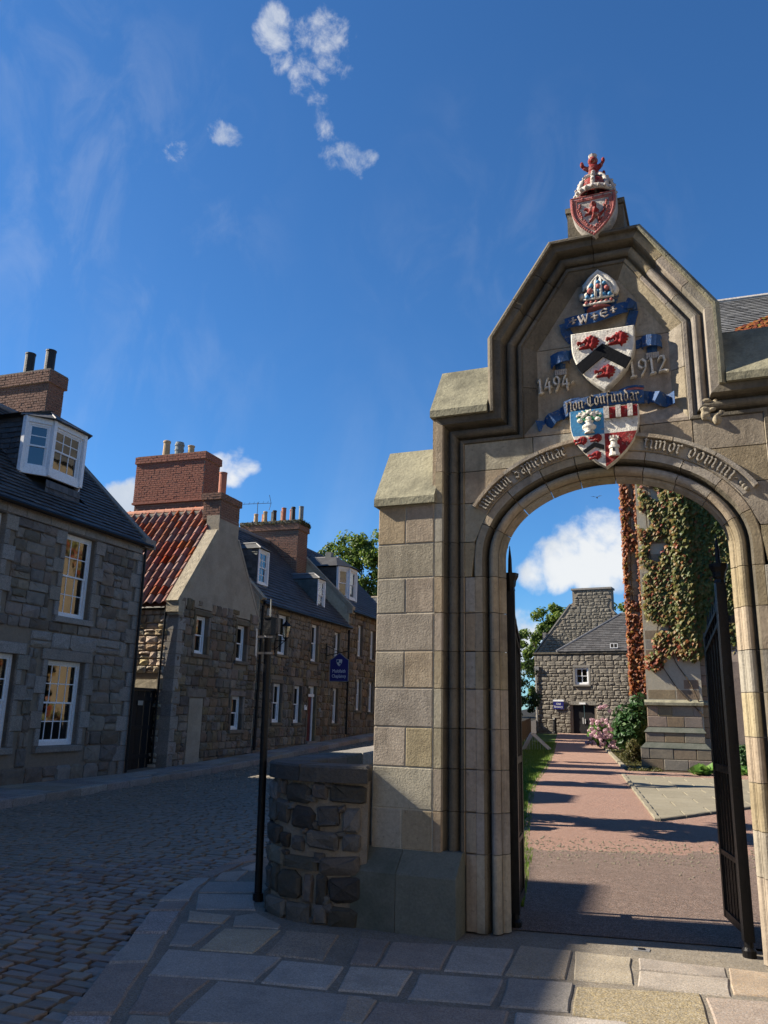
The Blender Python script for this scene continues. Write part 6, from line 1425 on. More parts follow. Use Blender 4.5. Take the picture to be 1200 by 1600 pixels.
for i in range(700):
    x, y = rr.choice([(rr.uniform(-5.1, -2.0), 13.86), (rr.uniform(-5.1, -2.0), 13.86), (-2.05, rr.uniform(13.86, 15)), (-2.05, rr.uniform(13.86, 15))]); P = Vector((x, y, 9.86 + rr.uniform(-.08, .12))); d = Vector((rr.uniform(-1, 1), rr.uniform(-1, .3), rr.uniform(-.4, 1))).normalized() * rr.uniform(.04, .14); s = Vector((d.z, d.x, d.y)) * .2
    tf.add([tuple(P - s), tuple(P + s), tuple(P + d)], [(0, 1, 2)]); tf.tint.append(rr.random())
tf.obj('chimney_weeds', 'leaf_shrub', h3, fix=False, kind='stuff')
# television aerial on the chimney
ae = thing('television_aerial', 'thin comb-like television aerial on the clustered chimney stack', 'aerial', tuple(hw(-4.35, 14.1, 9.98)), HA, frame=HM)
m = MB(); m.tube([(-4.35, 14.1, 9.9), (-4.35, 14.1, 10.98)], .014, 6); m.obj('mast', 'pot_black', ae)
m = MB(); m.tube([(-5.75, 14.0, 10.92), (-3.7, 14.2, 10.92)], .012, 5); m.obj('boom', 'pot_black', ae)
for i in range(9): m = MB(); x = -5.7 + i * .24; m.tube([(x, 13.95, 10.86), (x, 14.05, 10.99)], .008, 4); m.obj('element', 'pot_black', ae)
m = MB(); m.tube([(-3.8, 14.15, 11.3), (-3.72, 14.2, 10.92), (-3.8, 14.2, 10.6)], .012, 5); m.obj('reflector', 'pot_black', ae)

# ---- house 4: far end with the big canted dormer
h4 = house('far brown stone house with large canted dormer at the end of the row', 17)
W4 = [(16.12, 16.72, 4.10, 5.52), (17.78, 18.38, 4.08, 5.42), (16.12, 16.72, 1.76, 3.12), (17.72, 18.36, 1.70, 3.06)]; E4 = 6.0
m = MB(); wall_slab(m, -.45, -.03, 15.02, 22, -.1, E4, W4); m.box(-7, -.45, 15.02, 15.4, -.1, E4); m.obj('wall', 'mortar_grey', h4, fix=False)
rubble(h4, 'granite_brown', 0, 15.05, 19.6, .4, E4, [(a - .1, b + .1, c - .12, d + .12) for a, b, c, d in W4], (.26, .40), (.22, .50), seed=61, limit=300, base=lambda y: zpave(y) - .03)
for i, (a, b, c, d) in enumerate(W4):
    window(h4, (0, a, c), Y_, X_, b - a, d - c, 1, (1, 1), rec=.10, frame_w=.06, curtain=True); dressed(h4, 'granite_brown', -.1, .03, a - .10, b + .10, d + .004, d + .115, 'lintel'); dressed(h4, 'granite_brown', -.1, .08, a - .08, b + .08, c - .115, c - .004, 'sill')
    dressed(h4, 'granite_brown', -.1, .03, a - .095, a, c + .004, d - .004, 'jamb_stone'); dressed(h4, 'granite_brown', -.1, .03, b, b + .095, c + .004, d - .004, 'jamb_stone')
R4 = 44.0; V4 = Vector((-math.cos(R(R4)), 0, math.sin(R(R4)))); RX4 = 3.5; S4 = (RX4 + .12) / math.cos(R(R4)); ZR4 = E4 + .05 + S4 * math.sin(R(R4))
m = MB(); m.add([(.10, 15.1, E4 + .03), (.10, 22, E4 + .03), (-RX4, 22, ZR4 - .03), (-RX4, 15.1, ZR4 - .03), (-2 * RX4, 15.1, E4), (-2 * RX4, 22, E4)], [(0, 1, 2, 3), (3, 2, 5, 4)]); m.obj('roof', 'slate', h4, fix=False)
slates(h4, (.12, 15.2, E4 + .05), Y_, V4, 6.6, S4, row=.2, wid=.3, seed=63)
m = MB(); m.prism([(.0, 0.5), (.0, E4 + .10), (-RX4, ZR4 + .02), (-2 * RX4, E4 + .10), (-2 * RX4, .5)], 15.0, 15.06, 'y'); m.obj('gable', 'rubble_warm', h4)
m = MB(); m.bar((.10, 15.12, E4 + .14), (-RX4, 15.12, ZR4 + .10), .30, .16); m.obj('skew', 'skew_stone', h4)
m = MB(); m.box(-.1, .16, 14.98, 15.3, E4 - .12, E4 + .2); m.obj('skewputt', 'skew_stone', h4)
m = MB(); m.tube([(.16, 15.1, E4 - .02), (.16, 22, E4 - .02)], .055, 8); m.obj('gutter', 'black_iron', h4)
f4 = -.50; e4 = -.85; a0, a1, a2, a3 = Vector((e4, 15.62, 0)), Vector((f4, 16.15, 0)), Vector((f4, 17.05, 0)), Vector((e4, 17.55, 0)); z0, z1 = 6.75, 8.02
m = MB()
for P, Q in ((a0, a1), (a1, a2), (a2, a3)):
    d = (Q - P).normalized(); nn = Vector((d.y, -d.x, 0)); m.obox(P, d, nn, 0, (Q - P).length, z0 - .15, z0, -.06, .01); m.obox(P, d, nn, 0, (Q - P).length, z1, z1 + .12, -.06, .03)
for P in (a0, a1, a2, a3): m.box(P.x - .05, P.x + .04, P.y - .05, P.y + .05, z0 - .14, z1 + .1)
m.obj('dormer', 'white_paint', h4)
for i, (P, Q) in enumerate(((a0, a1), (a1, a2), (a2, a3))):
    d = (Q - P).normalized(); nn = Vector((d.y, -d.x, 0)); window(h4, tuple(P + d * .05 + Vector((0, 0, z0))), d, nn, (Q - P).length - .1, z1 - z0, 1, (1, 1), rec=.02, frame_w=.05)
rz4 = lambda x: E4 + .05 + (.12 - x) * math.tan(R(R4))
bx4 = -2.1
for yy in (15.66, 17.51): m = MB(); m.prism([(e4, rz4(e4) - .1), (e4, z1 + .1), (bx4, z1 + .1)], yy - .02, yy + .02, 'y'); m.obj('dormer_cheek', 'slate', h4)
slates(h4, (bx4, 15.63, 6.9), X_, Vector((0, 0, 1)), e4 - bx4 - .03, 1.2, 'slate', .12, .2, 67, lambda a, b: 6.9 + b > rz4(bx4 + a) - .04, .008, name='cheek_slates')
zt = z1 + .12; m = MB(); e = .16
m.add([(e4, 15.62 - e, zt), (f4 + e, 16.1, zt), (f4 + e, 17.1, zt), (e4, 17.55 + e, zt), (-2.7, 15.62 - e, zt), (-2.7, 17.55 + e, zt), (-1.25, 16.3, zt + .55), (-1.25, 16.9, zt + .55), (-2.9, 16.3, zt + .55), (-2.9, 16.9, zt + .55)], [(0, 1, 6), (1, 2, 7, 6), (2, 3, 7), (4, 0, 6, 8), (3, 5, 9, 7), (6, 7, 9, 8)]); m.obj('dormer_roof', 'slate', h4)
m = MB(); m.tube([(-1.25, 16.6, zt + .56), (-2.9, 16.6, zt + .56)], .09, 6); m.obj('dormer_flashing', 'lead', h4)
m = MB(); m.box(-1.9, -1.6, 16.5, 16.8, zt + .5, zt + .85); m.obj('dormer_vent', 'pot_grey', h4)

# ---- hanging sign on house 3
sg = thing('hanging_sign', 'navy blue hanging sign with crest and white lettering on the brown terraced house', 'sign', tuple(hw(.0, 12.55, 3.6)), HA, frame=HM)
sy = 12.55; sc0, sc1 = .22, 1.02
m = MB(); m.prism([(sc0, 2.86), (sc1, 2.86), (sc1, 3.70), (sc1 - .12, 3.76), ((sc0 + sc1) / 2, 3.98), (sc0 + .12, 3.76), (sc0, 3.70)], sy - .02, sy + .02, 'y'); bd = m.obj('board', 'blue_sign', sg)
m = MB()
P = [(sc0, 2.86), (sc1, 2.86), (sc1, 3.70), (sc1 - .12, 3.76), ((sc0 + sc1) / 2, 3.98), (sc0 + .12, 3.76), (sc0, 3.70)]
for a, b in zip(P, P[1:] + P[:1]): m.bar((a[0], sy - .015, a[1]), (b[0], sy - .015, b[1]), .03, .025)
m.obj('border', 'pot_grey', bd)
m = MB(); m.bar((0, sy, 3.86), (1.0, sy, 4.06), .03, .03); m.bar((0, sy, 4.28), (.62, sy, 4.0), .02, .02); m.box(0.02, .06, sy - .05, sy + .05, 3.7, 4.35); m.obj('bracket', 'black_iron', sg)
def sans(txt, x, z, h, y, par, mat, A=X_, N=Vector((0, -1, 0)), width=None):
    """plain lettering as raised strokes from a font curve turned to mesh"""
    cu = bpy.data.curves.new('lettering', 'FONT'); cu.body = txt; cu.size = h; cu.align_x = 'CENTER'; cu.extrude = .002; cu.resolution_u = 2
    tmp = bpy.data.objects.new('lettering', cu); COL.objects.link(tmp)
    me = bpy.data.meshes.new_from_object(tmp, depsgraph=None); bpy.data.objects.remove(tmp); bpy.data.curves.remove(cu)
    me.materials.clear(); me.materials.append(MATS[mat]); xs = [v.co.x for v in me.vertices]; k = 1.0
    if width: k = width / max(1e-6, max(xs) - min(xs))
    for v in me.vertices: c = v.co.copy(); v.co = Vector((x, y, z)) + A * (c.x * k) + Vector((0, 0, c.y)) + N * (c.z + .002)
    return link('lettering', me, par)
scx = (sc0 + sc1) / 2
sans('Multifaith', scx, 3.20, .19, sy - .024, bd, 'white_paint', width=.56); sans('Chaplaincy', scx, 3.00, .19, sy - .024, bd, 'white_paint', width=.60)
m = MB(); hp = heater(scx, 3.72, .24, .27)
m.prism(hp, sy - .034, sy - .02, 'y'); cr_ = m.obj('crest', 'her_white', bd)
m = MB(); m.box(scx - .10, scx - .01, sy - .04, sy - .033, 3.60, 3.70); m.box(scx + .01, scx + .08, sy - .04, sy - .033, 3.52, 3.59); m.obj('crest_quarters', 'her_blue', bd)
# ---- wall lantern and bell box on house 3
wlan = thing('wall_lantern', 'black glazed lantern on a wall bracket between downpipe and first upper window', 'lantern', tuple(hw(.02, 8.0, 4.4)), HA, frame=HM)
lx, ly, lz = .42, 7.95, 4.28
m = MB(); m.lathe([(.0, .52), (.03, .50), (.05, .44), (.19, .30), (.20, .28), (.0, .29)], (lx, ly, lz), 6); m.obj('canopy', 'black_iron', wlan)
m = MB(); m.lathe([(.17, .28), (.09, -.12), (.0, -.12)], (lx, ly, lz), 6); m.obj('glazing', 'glass', wlan)
m = MB()
for i in range(6): a = i * math.pi / 3; m.bar((lx + .175 * math.cos(a), ly + .175 * math.sin(a), lz + .29), (lx + .095 * math.cos(a), ly + .095 * math.sin(a), lz - .12), .014)
m.lathe([(.0, -.24), (.03, -.22), (.05, -.16), (.10, -.13), (.10, -.11), (0, -.11)], (lx, ly, lz), 6); m.obj('cage', 'black_iron', wlan)
m = MB(); m.bar((0, ly, lz - .22), (lx, ly, lz - .22), .03); m.bar((0, ly, lz - .55), (lx - .05, ly, lz - .24), .022); m.box(.02, .05, ly - .05, ly + .05, lz - .62, lz - .12); m.obj('bracket', 'black_iron', wlan)
bb = thing('alarm_box', 'small cream alarm box high on the brown terraced house beside the downpipe', 'alarm box', tuple(hw(.04, 7.25, 5.0)), HA, frame=HM)
m = MB(); m.box(.03, .12, 7.16, 7.36, 4.86, 5.10); m.obj('case', 'cream_paint', bb); m = MB(); m.lathe([(0, 0), (.05, 0), (.045, .06), (0, .07)], (.12, 7.26, 4.92), 8); m.obj('lamp', 'pot_buff', bb)
# ---- pale grey slate roof beyond the row
h5 = thing('far_house', 'pale grey slate roof of a farther house just left of the gateway pillar', 'house', tuple(hw(-4, 29, 1.2)), HA, frame=HM)
m = MB(); m.box(-9, -.1, 27.1, 33, .5, 7.0); m.obj('wall', 'granite_brown', h5)
m = MB(); m.add([(-9.2, 26.9, 6.95), (.1, 26.9, 6.95), (.1, 30, 8.72), (-9.2, 30, 8.72), (-9.2, 33.2, 6.95), (.1, 33.2, 6.95)], [(0, 1, 2, 3), (3, 2, 5, 4), (0, 3, 4), (1, 5, 2)]); m.obj('roof', 'slate_light', h5)
slates(h5, (-9.2, 26.88, 6.96), X_, Vector((0, 3.1, 1.77)).normalized(), 9.3, 3.55, 'slate_light', .2, .3, 71)
m = MB(); m.tube([(-9.2, 30, 8.76), (.1, 30, 8.76)], .11, 6); m.obj('ridge', 'sandstone', h5)
for y in (28.2, 30.6): window(h5, (-.08, y, 2.4), Y_, X_, .9, 1.4, 2, (2, 2), rec=-.02, room=False); window(h5, (-.08, y, 4.9), Y_, X_, .9, 1.4, 2, (2, 2), rec=-.02, room=False)

# ------------------------------------------------------------------ garden: chapel, brewery, planting (y along the path)
GM = Matrix.Translation(GO) @ Matrix.Rotation(GA, 4, 'Z')
def gthing(name, label, cat, x, y, group=None, z=None): return thing(name, label, cat, tuple(gw(x, y, zg(y) if z is None else z)), GA, group, frame=GM)
CHM = GM @ Matrix.Translation((2.6, 19.4, 0)) @ Matrix.Rotation(R(-7), 4, 'Z') @ Matrix.Translation((-2.6, -19.4, 0))
BRM = GM @ Matrix.Translation((.7, 49.3, 0)) @ Matrix.Rotation(R(-15), 4, 'Z') @ Matrix.Translation((-.7, -49.3, 0))
def reframe(t, M): BASE[t.name] = (Matrix.Translation(t.location) @ Matrix.Rotation(t.rotation_euler.z, 4, 'Z')).inverted() @ M; return t
ch = gthing('chapel', 'sandstone college chapel with stepped buttress behind the gateway', 'chapel', 4, 22); reframe(ch, CHM)
def gblock(par, x0, x1, z0, z1, y0, y1, mat='sandstone', name='block', g=.006, b=.012):
    m = MB(); x0 += g; x1 -= g; z0 += g; z1 -= g
    m.add([(x0,y1,z0),(x1,y1,z0),(x1,y1,z1),(x0,y1,z1),(x0,y0+b,z0),(x1,y0+b,z0),(x1,y0+b,z1),(x0,y0+b,z1),(x0+b,y0,z0+b),(x1-b,y0,z0+b),(x1-b,y0,z1-b),(x0+b,y0,z1-b)],
          [(0,1,2,3),(0,4,5,1),(1,5,6,2),(2,6,7,3),(3,7,4,0),(4,8,9,5),(5,9,10,6),(6,10,11,7),(7,11,8,4),(8,11,10,9)]); return m.obj(name, mat, par)
material('chapel_stone', (.25, .20, .145), (.175, .14, .105), 3, .9, .35, 40, .13, (.14, .12, .10), 1.2, .5, .2, hue=.02)
rc = random.Random(44)
def coursed(par, x0, x1, z0, z1, y0, y1, ch_=.30, seed=0, mat='chapel_stone'):
    n = max(1, round((z1 - z0) / ch_)); h = (z1 - z0) / n
    for j in range(n):
        k = max(1, round((x1 - x0) / .62)); cuts = sorted([x0, x1] + [x0 + (x1 - x0) * (i + (.5 if j % 2 else .0) + rc.uniform(-.12, .12)) / k for i in range(1 if j % 2 == 0 else 0, k)])
        for a, b in zip(cuts[:-1], cuts[1:]):
            if b - a > .05: gblock(par, a, b, z0 + j * h, z0 + (j + 1) * h, y0 + rc.uniform(-.004, .004), y1, mat)
BX0, BX1 = 1.98, 3.62
m = MB(); m.box(BX0 + .02, BX1 - .02, 19.42, 21, .1, 13.5); m.obj('core', 'mortar', ch, fix=False)
coursed(ch, 1.74, 3.74, .20, .84, 19.25, 21, .33)
m = MB(); m.add([(1.74,19.24,.84),(3.74,19.24,.84),(3.6,19.33,1.0),(1.90,19.33,1.0),(1.74,21,.84),(3.74,21,.84),(3.6,21,1.0),(1.9,21,1.0)], [(0,1,2,3),(0,3,7,4),(1,5,6,2),(3,2,6,7)]); m.obj('weathering', 'sandstone_plinth', ch)
coursed(ch, 1.90, 3.60, 1.0, 1.30, 19.33, 21, .3)
m = MB(); m.add([(1.86,19.30,1.30),(3.64,19.30,1.30),(3.56,19.40,1.44),(1.98,19.40,1.44),(1.86,21,1.30),(3.64,21,1.3),(3.56,21,1.44),(1.98,21,1.44)], [(0,1,2,3),(0,3,7,4),(1,5,6,2),(3,2,6,7),(0,4,5,1)]); m.obj('weathering', 'sandstone_plinth', ch)
coursed(ch, BX0, BX1 - .06, 1.45, 2.08, 19.40, 21, .31)
m = MB(); m.prism([(19.32, 2.10), (19.32, 2.18), (19.42, 2.26), (21, 2.26), (21, 2.08), (19.38, 2.08)], BX0 - .06, BX1 + .0, 'x'); m.obj('string_course', 'sandstone_coping', ch)
coursed(ch, BX0 + .05, BX1 - .08, 2.27, 12.6, 19.42, 21, .30)
# end wall of the wing to the right of the buttress, and its roof
m = MB(); m.box(3.4, 14, 19.62, 21, .1, 13.6); m.box(3.4, 4.0, 21, 27.6, .1, 13.6); m.box(3.4, 14, 27.2, 27.6, .1, 13.6); m.obj('wall', 'chapel_stone', ch, fix=False)
coursed(ch, 3.56, 5.6, .22, 6.4, 19.56, 20.9, .31)
m = MB(); m.prism([(19.48, 2.12), (19.48, 2.20), (19.58, 2.28), (19.8, 2.28), (19.8, 2.1)], 3.62, 14, 'x'); m.obj('string_course', 'sandstone_coping', ch)
m = MB(); m.box(5.6, 14, 19.58, 20.6, .2, 13.55); m.box(3.56, 5.6, 19.58, 20.6, 6.4, 13.55); m.obj('upper_wall', 'chapel_stone', ch, fix=False)
m = MB(); m.add([(4.5, 19.55, 4.5), (5.0, 19.55, 4.5), (5.0, 19.25, 3.4), (4.5, 19.25, 3.4), (4.5, 19.25, .2), (5.0, 19.25, .2), (5, 19.6, .2), (4.5, 19.6, .2)], [(0, 1, 2, 3), (3, 2, 5, 4), (0, 3, 4, 7), (1, 6, 5, 2)]); m.obj('pilaster', 'chapel_stone', ch)
m = MB(); m.add([(3.2, 19.35, 13.5), (14, 19.35, 13.5), (14, 24, 17.62), (3.2, 24, 17.62), (3.2, 27.8, 13.5), (14, 27.8, 13.5)], [(0, 1, 2, 3), (3, 2, 5, 4), (0, 3, 4), (1, 5, 2)]); m.obj('roof', 'slate_light', ch)
slates(ch, (3.2, 19.33, 13.5), X_, Vector((0, 4.65, 4.12)).normalized(), 10.8, 6.2, 'slate_light', .22, .3, 81)
m = MB(); m.tube([(3.2, 24, 17.66), (14, 24, 17.66)], .10, 6); m.obj('ridge', 'her_silver', ch)
# farther buttress and long side wall
m = MB(); m.box(3.4, 4.0, 27.6, 46, .2, 13); m.obj('side_wall', 'chapel_stone', ch, fix=False)
coursed(ch, 1.26, 2.30, .3, 12.2, 26.0, 27.6, .32)
m = MB(); m.box(1.28, 3.4, 26.02, 27.5, .2, 12.1); m.obj('core', 'mortar', ch, fix=False)
# ---- ivy
def leaf(m, P, N, s, rr, tint):
    """five-cornered leaf hanging from P on a face with normal N"""
    up = Vector((rr.uniform(-.5, .5), 0, 1)); N = (N + Vector((rr.uniform(-.5, .5), rr.uniform(-.3, .3), rr.uniform(-.1, .6)))).normalized(); A = up.cross(N).normalized(); B = N.cross(A)
    q = [(0, .45, .0), (.5, .22, -.05), (.32, -.12, .02), (0, -.62, -.08), (-.32, -.12, .02), (-.5, .22, -.05), (0, .05, .07)]
    vs = [tuple(P + (A * a + B * b + N * c) * s) for a, b, c in q]
    m.add(vs, [(0, 6, 2, 1), (2, 6, 3), (6, 4, 3), (0, 5, 4, 6)]); m.tint += [tint] * 4
def ivy(label, x, y, mat, pts, stems):
    t = gthing('ivy', label, 'ivy', x, y, 'ivy on the chapel'); reframe(t, CHM); m = MB(); m.tint = []; rr = random.Random(int(x * 10 + y))
    for P, N, s, tt in pts: leaf(m, P, N, s, rr, tt)
    m.obj('foliage', mat, t, fix=False, kind='stuff')
    for i, st in enumerate(stems): m = MB(); m.tube(st, .022, 5, .010); m.obj('stem', 'bark', t)
    return t
ri = random.Random(77)
IV = [(2.72, 8.7, 0.64), (3.6, 8.56, 0.74), (4.2, 7.49, 1.17), (4.28, 6.05, 1.28), (3.55, 6.47, 0.85), (3.11, 5.46, 0.85), (2.64, 5.67, 0.64), (3.82, 4.86, 1.06), (4.62, 8.1, 0.85), (3.3, 4.07, 0.6), (2.51, 5.06, 0.45), (2.64, 3.97, 0.38), (2.26, 3.38, 0.28), (3.58, 4.07, 0.55), (2.26, 7.54, 0.42), (2.37, 6.7, 0.38), (4.32, 4.07, 0.6), (3.01, 7.62, 0.45), (2.61, 8.38, 0.53), (4.81, 5.64, 0.85), (3.2, 9.6, .8), (4.2, 9.4, 1.1), (2.5, 9.8, .4), (5.0, 7, 1.0), (5.0, 9, 1.2)]
def face_y(x): return 19.40 if x < BX1 - .08 else 19.54
pts = []
for i in range(19000):
    bx, bz, br = ri.choices(IV, weights=[b[2] ** 2 for b in IV])[0]; a = ri.uniform(0, 6.283); r = br * math.sqrt(ri.random()) * (1.0 if ri.random() < .9 else 1.25)
    x, z = bx + r * math.cos(a), bz + r * math.sin(a)
    if x < 2.02 or z < 3.1 or x > 5.6: continue
    # open gaps between the trails
    if math.sin(x * 4.1 + 1.3 * math.sin(z * 2.2)) * math.sin(z * 3.1 + x) > .62 and x < 2.7: continue
    d = ri.uniform(.02, .14) + (.10 if x > 3 else 0) * ri.random()
    warm = max(0, 1 - (x - 2.0) / 1.9) * .5 + max(0, (4.6 - z)) * .35 + .15
    t = min(1, max(0, ri.gauss(.70 - warm * .42, .2)))
    pts.append((Vector((x, face_y(x) - d, z)), Vector((-.35, -1, .25)), ri.uniform(.10, .165), t))
st = []
for x0, z0, x1, z1 in ((2.3, 3.4, 2.6, 6.5), (2.5, 3.2, 3.0, 5.2), (2.2, 5, 2.5, 9), (2.9, 6, 3.2, 9), (2.6, 4.6, 2.9, 8), (2.3, 6, 2.35, 9.5), (3.0, 4.4, 3.3, 7)):
    st.append([(x0 + (x1 - x0) * i / 8 + .06 * math.sin(i * 1.9 + x0), 19.39, z0 + (z1 - z0) * i / 8) for i in range(9)])
st.append([(3.62, 19.37, 1.8), (3.3, 19.38, 2.15), (2.9, 19.38, 2.6), (2.55, 19.38, 3.2), (2.35, 19.38, 3.6)])
st.append([(3.5, 19.36, 2.2), (3.3, 19.37, 2.75), (2.95, 19.38, 3.3), (2.7, 19.38, 3.9)])
ivy('green and russet creeper spreading over the front buttress of the chapel', 3.2, 19.4, 'ivy_mixed', pts, st)
pts = []
for i in range(4600):
    z = ri.uniform(2.6, 12.2); k = ri.random()
    if k < .36: x = 1.26 + abs(ri.gauss(0, .07)); N = Vector((-1, -.5, 0)); x -= ri.uniform(0, .12); yy = 25.98 + ri.uniform(0, .3)
    elif k < .66: x = 1.84 + ri.gauss(0, .05); N = Vector((-.4, -1, 0)); yy = 25.98
    else:
        x = ri.uniform(1.3, 2.2); N = Vector((-.3, -1, .1)); yy = 25.98
        if 6.2 < z < 8.2 or math.sin(x * 9 + z * 2.3) * math.sin(z * 1.9) > .35: continue
    pts.append((Vector((x, yy - ri.uniform(.02, .12), z)), N, ri.uniform(.10, .17), min(1, max(0, ri.gauss(.5 if k < .66 else .32, .24)))))
ivy('bright orange creeper edging the farther chapel buttress', 2.4, 26, 'ivy_orange', pts, [[(1.5, 25.97, .5), (1.55, 25.97, 4), (1.45, 25.97, 7), (1.6, 25.97, 11)]])
pts = []
for i in range(6500):
    y = ri.uniform(21.2, 45.5); z = ri.uniform(.6, 12)
    if math.sin(y * .9 + 1.1 * math.sin(z * .7)) * math.sin(z * .8 + y * .35) > .25: continue
    pts.append((Vector((3.38 - ri.uniform(.02, .14), y, z)), Vector((-1, -.2, .2)), ri.uniform(.2, .34), min(1, max(0, ri.gauss(.38, .25)))))
ivy('russet creeper along the chapel side wall beyond the buttresses', 3.3, 33, 'ivy_mixed', pts, [])
pts = []
for i in range(900):
    x = ri.uniform(5.6, 8.5); z = 14.75 + (x - 5.6) * .62 - abs(ri.gauss(0, .45)); yy = 19.35 + (z - 13.5) * 1.13
    if z < 13.3: z = 13.3; yy = 19.35
    pts.append((Vector((x, yy - .12 - ri.uniform(0, .12), z + .06)), Vector((-.3, -1, .8)), ri.uniform(.15, .24), min(1, max(0, ri.gauss(.5, .28)))))
ivy('russet creeper climbing onto the grey chapel roof at the right edge', 6.8, 20.3, 'ivy_orange', pts, [])

# ---- unseen college range beside and behind the viewer, added for warm sunlit bounce
cr2 = thing('bounce_college_range', 'unseen sandstone college building on the near side of the street, added for warm bounce', 'building', (7, -10, 0), 0, frame=Matrix.Identity(4))
cw = [(-22 + 3.2 * i, -20.8 + 3.2 * i, z0, z0 + 1.9) for i in range(8) for z0 in (1.0, 4.6)]
m = MB(); wall_slab(m, 3.6, 4.1, -25, 4.2, -.1, 8.0, cw); m.box(4.1, 11, -25, -24.5, -.1, 8); m.box(4.1, 11, 3.7, 4.2, -.1, 8); m.box(10.5, 11, -24.5, 3.7, -.1, 8); m.obj('wall', 'sandstone', cr2, fix=False)
m = MB(); m.add([(3.3, -25.2, 7.95), (3.3, 4.4, 7.95), (7.3, 4.4, 11.2), (7.3, -25.2, 11.2), (11.3, -25.2, 7.95), (11.3, 4.4, 7.95)], [(0, 1, 2, 3), (3, 2, 5, 4), (1, 5, 2), (0, 3, 4)]); m.obj('roof', 'slate', cr2, fix=False)
for a, b, z0, z1 in cw: window(cr2, (3.6, b, z0), Vector((0, -1, 0)), Vector((-1, 0, 0)), b - a, z1 - z0, 3, (2, 2), rec=.12)
# ---- the old brewery across the end of the path
br = gthing('brewery_building', 'grey rubble building with slate roof, tall gable chimney and dark double door', 'building', 1, 49.3); reframe(br, BRM)
BY = 49.3; bw = (.18, 1.10, 3.80, 4.92); bdoor = (-.06, 1.40, .3, 2.46)
m = MB(); wall_slab(m, BY + .04, BY + .5, -2.6, 9, .3, 5.75, [bw, bdoor], 'x'); m.box(-2.6, -2.1, BY + .5, 56, .3, 5.75); m.obj('wall', 'mortar_grey', br, fix=False)
material('brewery_stone', (.20, .178, .148), (.135, .12, .10), 5, .9, .7, 18, .25, (.30, .27, .22), 3, .4, .2, hue=.015, bdist=.04)
rubble(br, 'brewery_stone', BY, -2.6, 8.0, .45, 5.75, [(a - .12, b + .12, c - .12, d + .14) for a, b, c, d in (bw, bdoor)], (.20, .36), (.25, .62), gap=.02, seed=91, along='x', depth=.12, proud=.04, one_mesh=True)
m = MB(); m.prism([(BY - .05, 5.76), (BY - .1, 5.84), (BY - .1, 5.95), (BY + .5, 5.98), (BY + .5, 5.76)], -2.68, 9, 'x'); m.obj('wallhead_course', 'sandstone_dark', br)
m = MB(); a, b, c, d = bw; m.box(a - .12, b + .12, BY - .05, BY + .1, d, d + .15); m.box(a - .12, b + .12, BY - .08, BY + .1, c - .12, c - .01); m.box(a - .12, a, BY - .04, BY + .1, c, d); m.box(b, b + .12, BY - .04, BY + .1, c, d); m.obj('window_surround', 'granite_dressed', br)
window(br, (a, BY, c), X_, Vector((0, -1, 0)), b - a, d - c, 2, (1, 1), rec=.06, frame_w=.09, bar=.05, each=True)
m = MB(); a, b, c, d = bdoor; m.box(a - .12, b + .12, BY - .05, BY + .2, d, d + .26); m.obj('door_lintel', 'brewery_stone', br)
for k in (0, 1):
    x0 = a + k * (b - a) / 2; m = MB(); m.box(x0 + .01, x0 + (b - a) / 2 - .01, BY + .16, BY + .22, .5, d); dl = m.obj('door', 'black_wood', br, fix=False)
    m = MB(); xx = (a + b) / 2 + (-.07 if k == 0 else .07); m.tube([(xx, BY + .12, 1.25), (xx, BY + .12, 1.65 - .08 * k)], .02, 6); m.obj('handle', 'white_paint', dl)
m = MB(); m.box(.45, .85, BY - .14, BY - .02, 2.50, 2.62); m.obj('door_light', 'white_paint', br)
m = MB(); m.add([(-1.0, 49.2, 5.97), (9, 49.2, 5.97), (9, 53, 8.85), (2.7, 53, 8.85)], [(0, 1, 2, 3)]); m.add([(-1.0, 49.2, 5.97), (2.7, 53, 8.85), (-1.0, 57, 5.97)], [(0, 1, 2)]); m.obj('roof', 'slate', br, fix=False)
Vb = Vector((0, 3.8, 2.88)); lb = Vb.length; slates(br, (-1.0, 49.18, 5.98), X_, Vb.normalized(), 10, lb, 'slate', .22, .34, 95, inside=lambda a, b: a > 3.7 * b / lb)
m = MB(); m.tube([(-1.0, 49.2, 6.0), (2.7, 53, 8.9), (9, 53, 8.9)], .09, 6); m.obj('lead_hip', 'lead', br)
m = MB(); m.obox(Vector((2.6, 49.35, 6.12)), X_, Vector((0, -.6, .8)), 0, .5, 0, .3, .02, .08); sk = m.obj('skylight', 'white_paint', br)
for xx in (2.64, 2.87): m = MB(); m.obox(Vector((xx, 49.35, 6.15)), X_, Vector((0, -.6, .8)), 0, .19, 0, .24, .05, .085); m.obj('skylight_pane', 'room_dark', br)
gbl = [(-2.74, 5.6), (-2.74, 6.16), (-.02, 9.70), (-.02, 9.75), (.17, 9.9), (.17, 10.83), (3.0, 10.83), (3.0, 9.3), (6.0, 6.0), (6.0, 5.6)]
GS = -1.05; gbl = [(a + GS, b) for a, b in gbl]
m = MB(); m.prism(gbl, 53.5, 54.4); m.obj('gable', 'mortar_grey', br)
def gtop(x):
    x = x - GS
    if .17 <= x <= 3.0: return 10.8
    if x < .17: return 6.16 + (x + 2.74) * (9.72 - 6.16) / 2.75
    return 9.3 - (x - 3) * 1.1
rubble(br, 'brewery_stone', 53.48, -2.74 + GS, 5 + GS, 5.6, 10.83, [], (.18, .30), (.22, .5), gap=.02, seed=97, along='x', depth=.12, proud=.035, one_mesh=True, top=gtop)
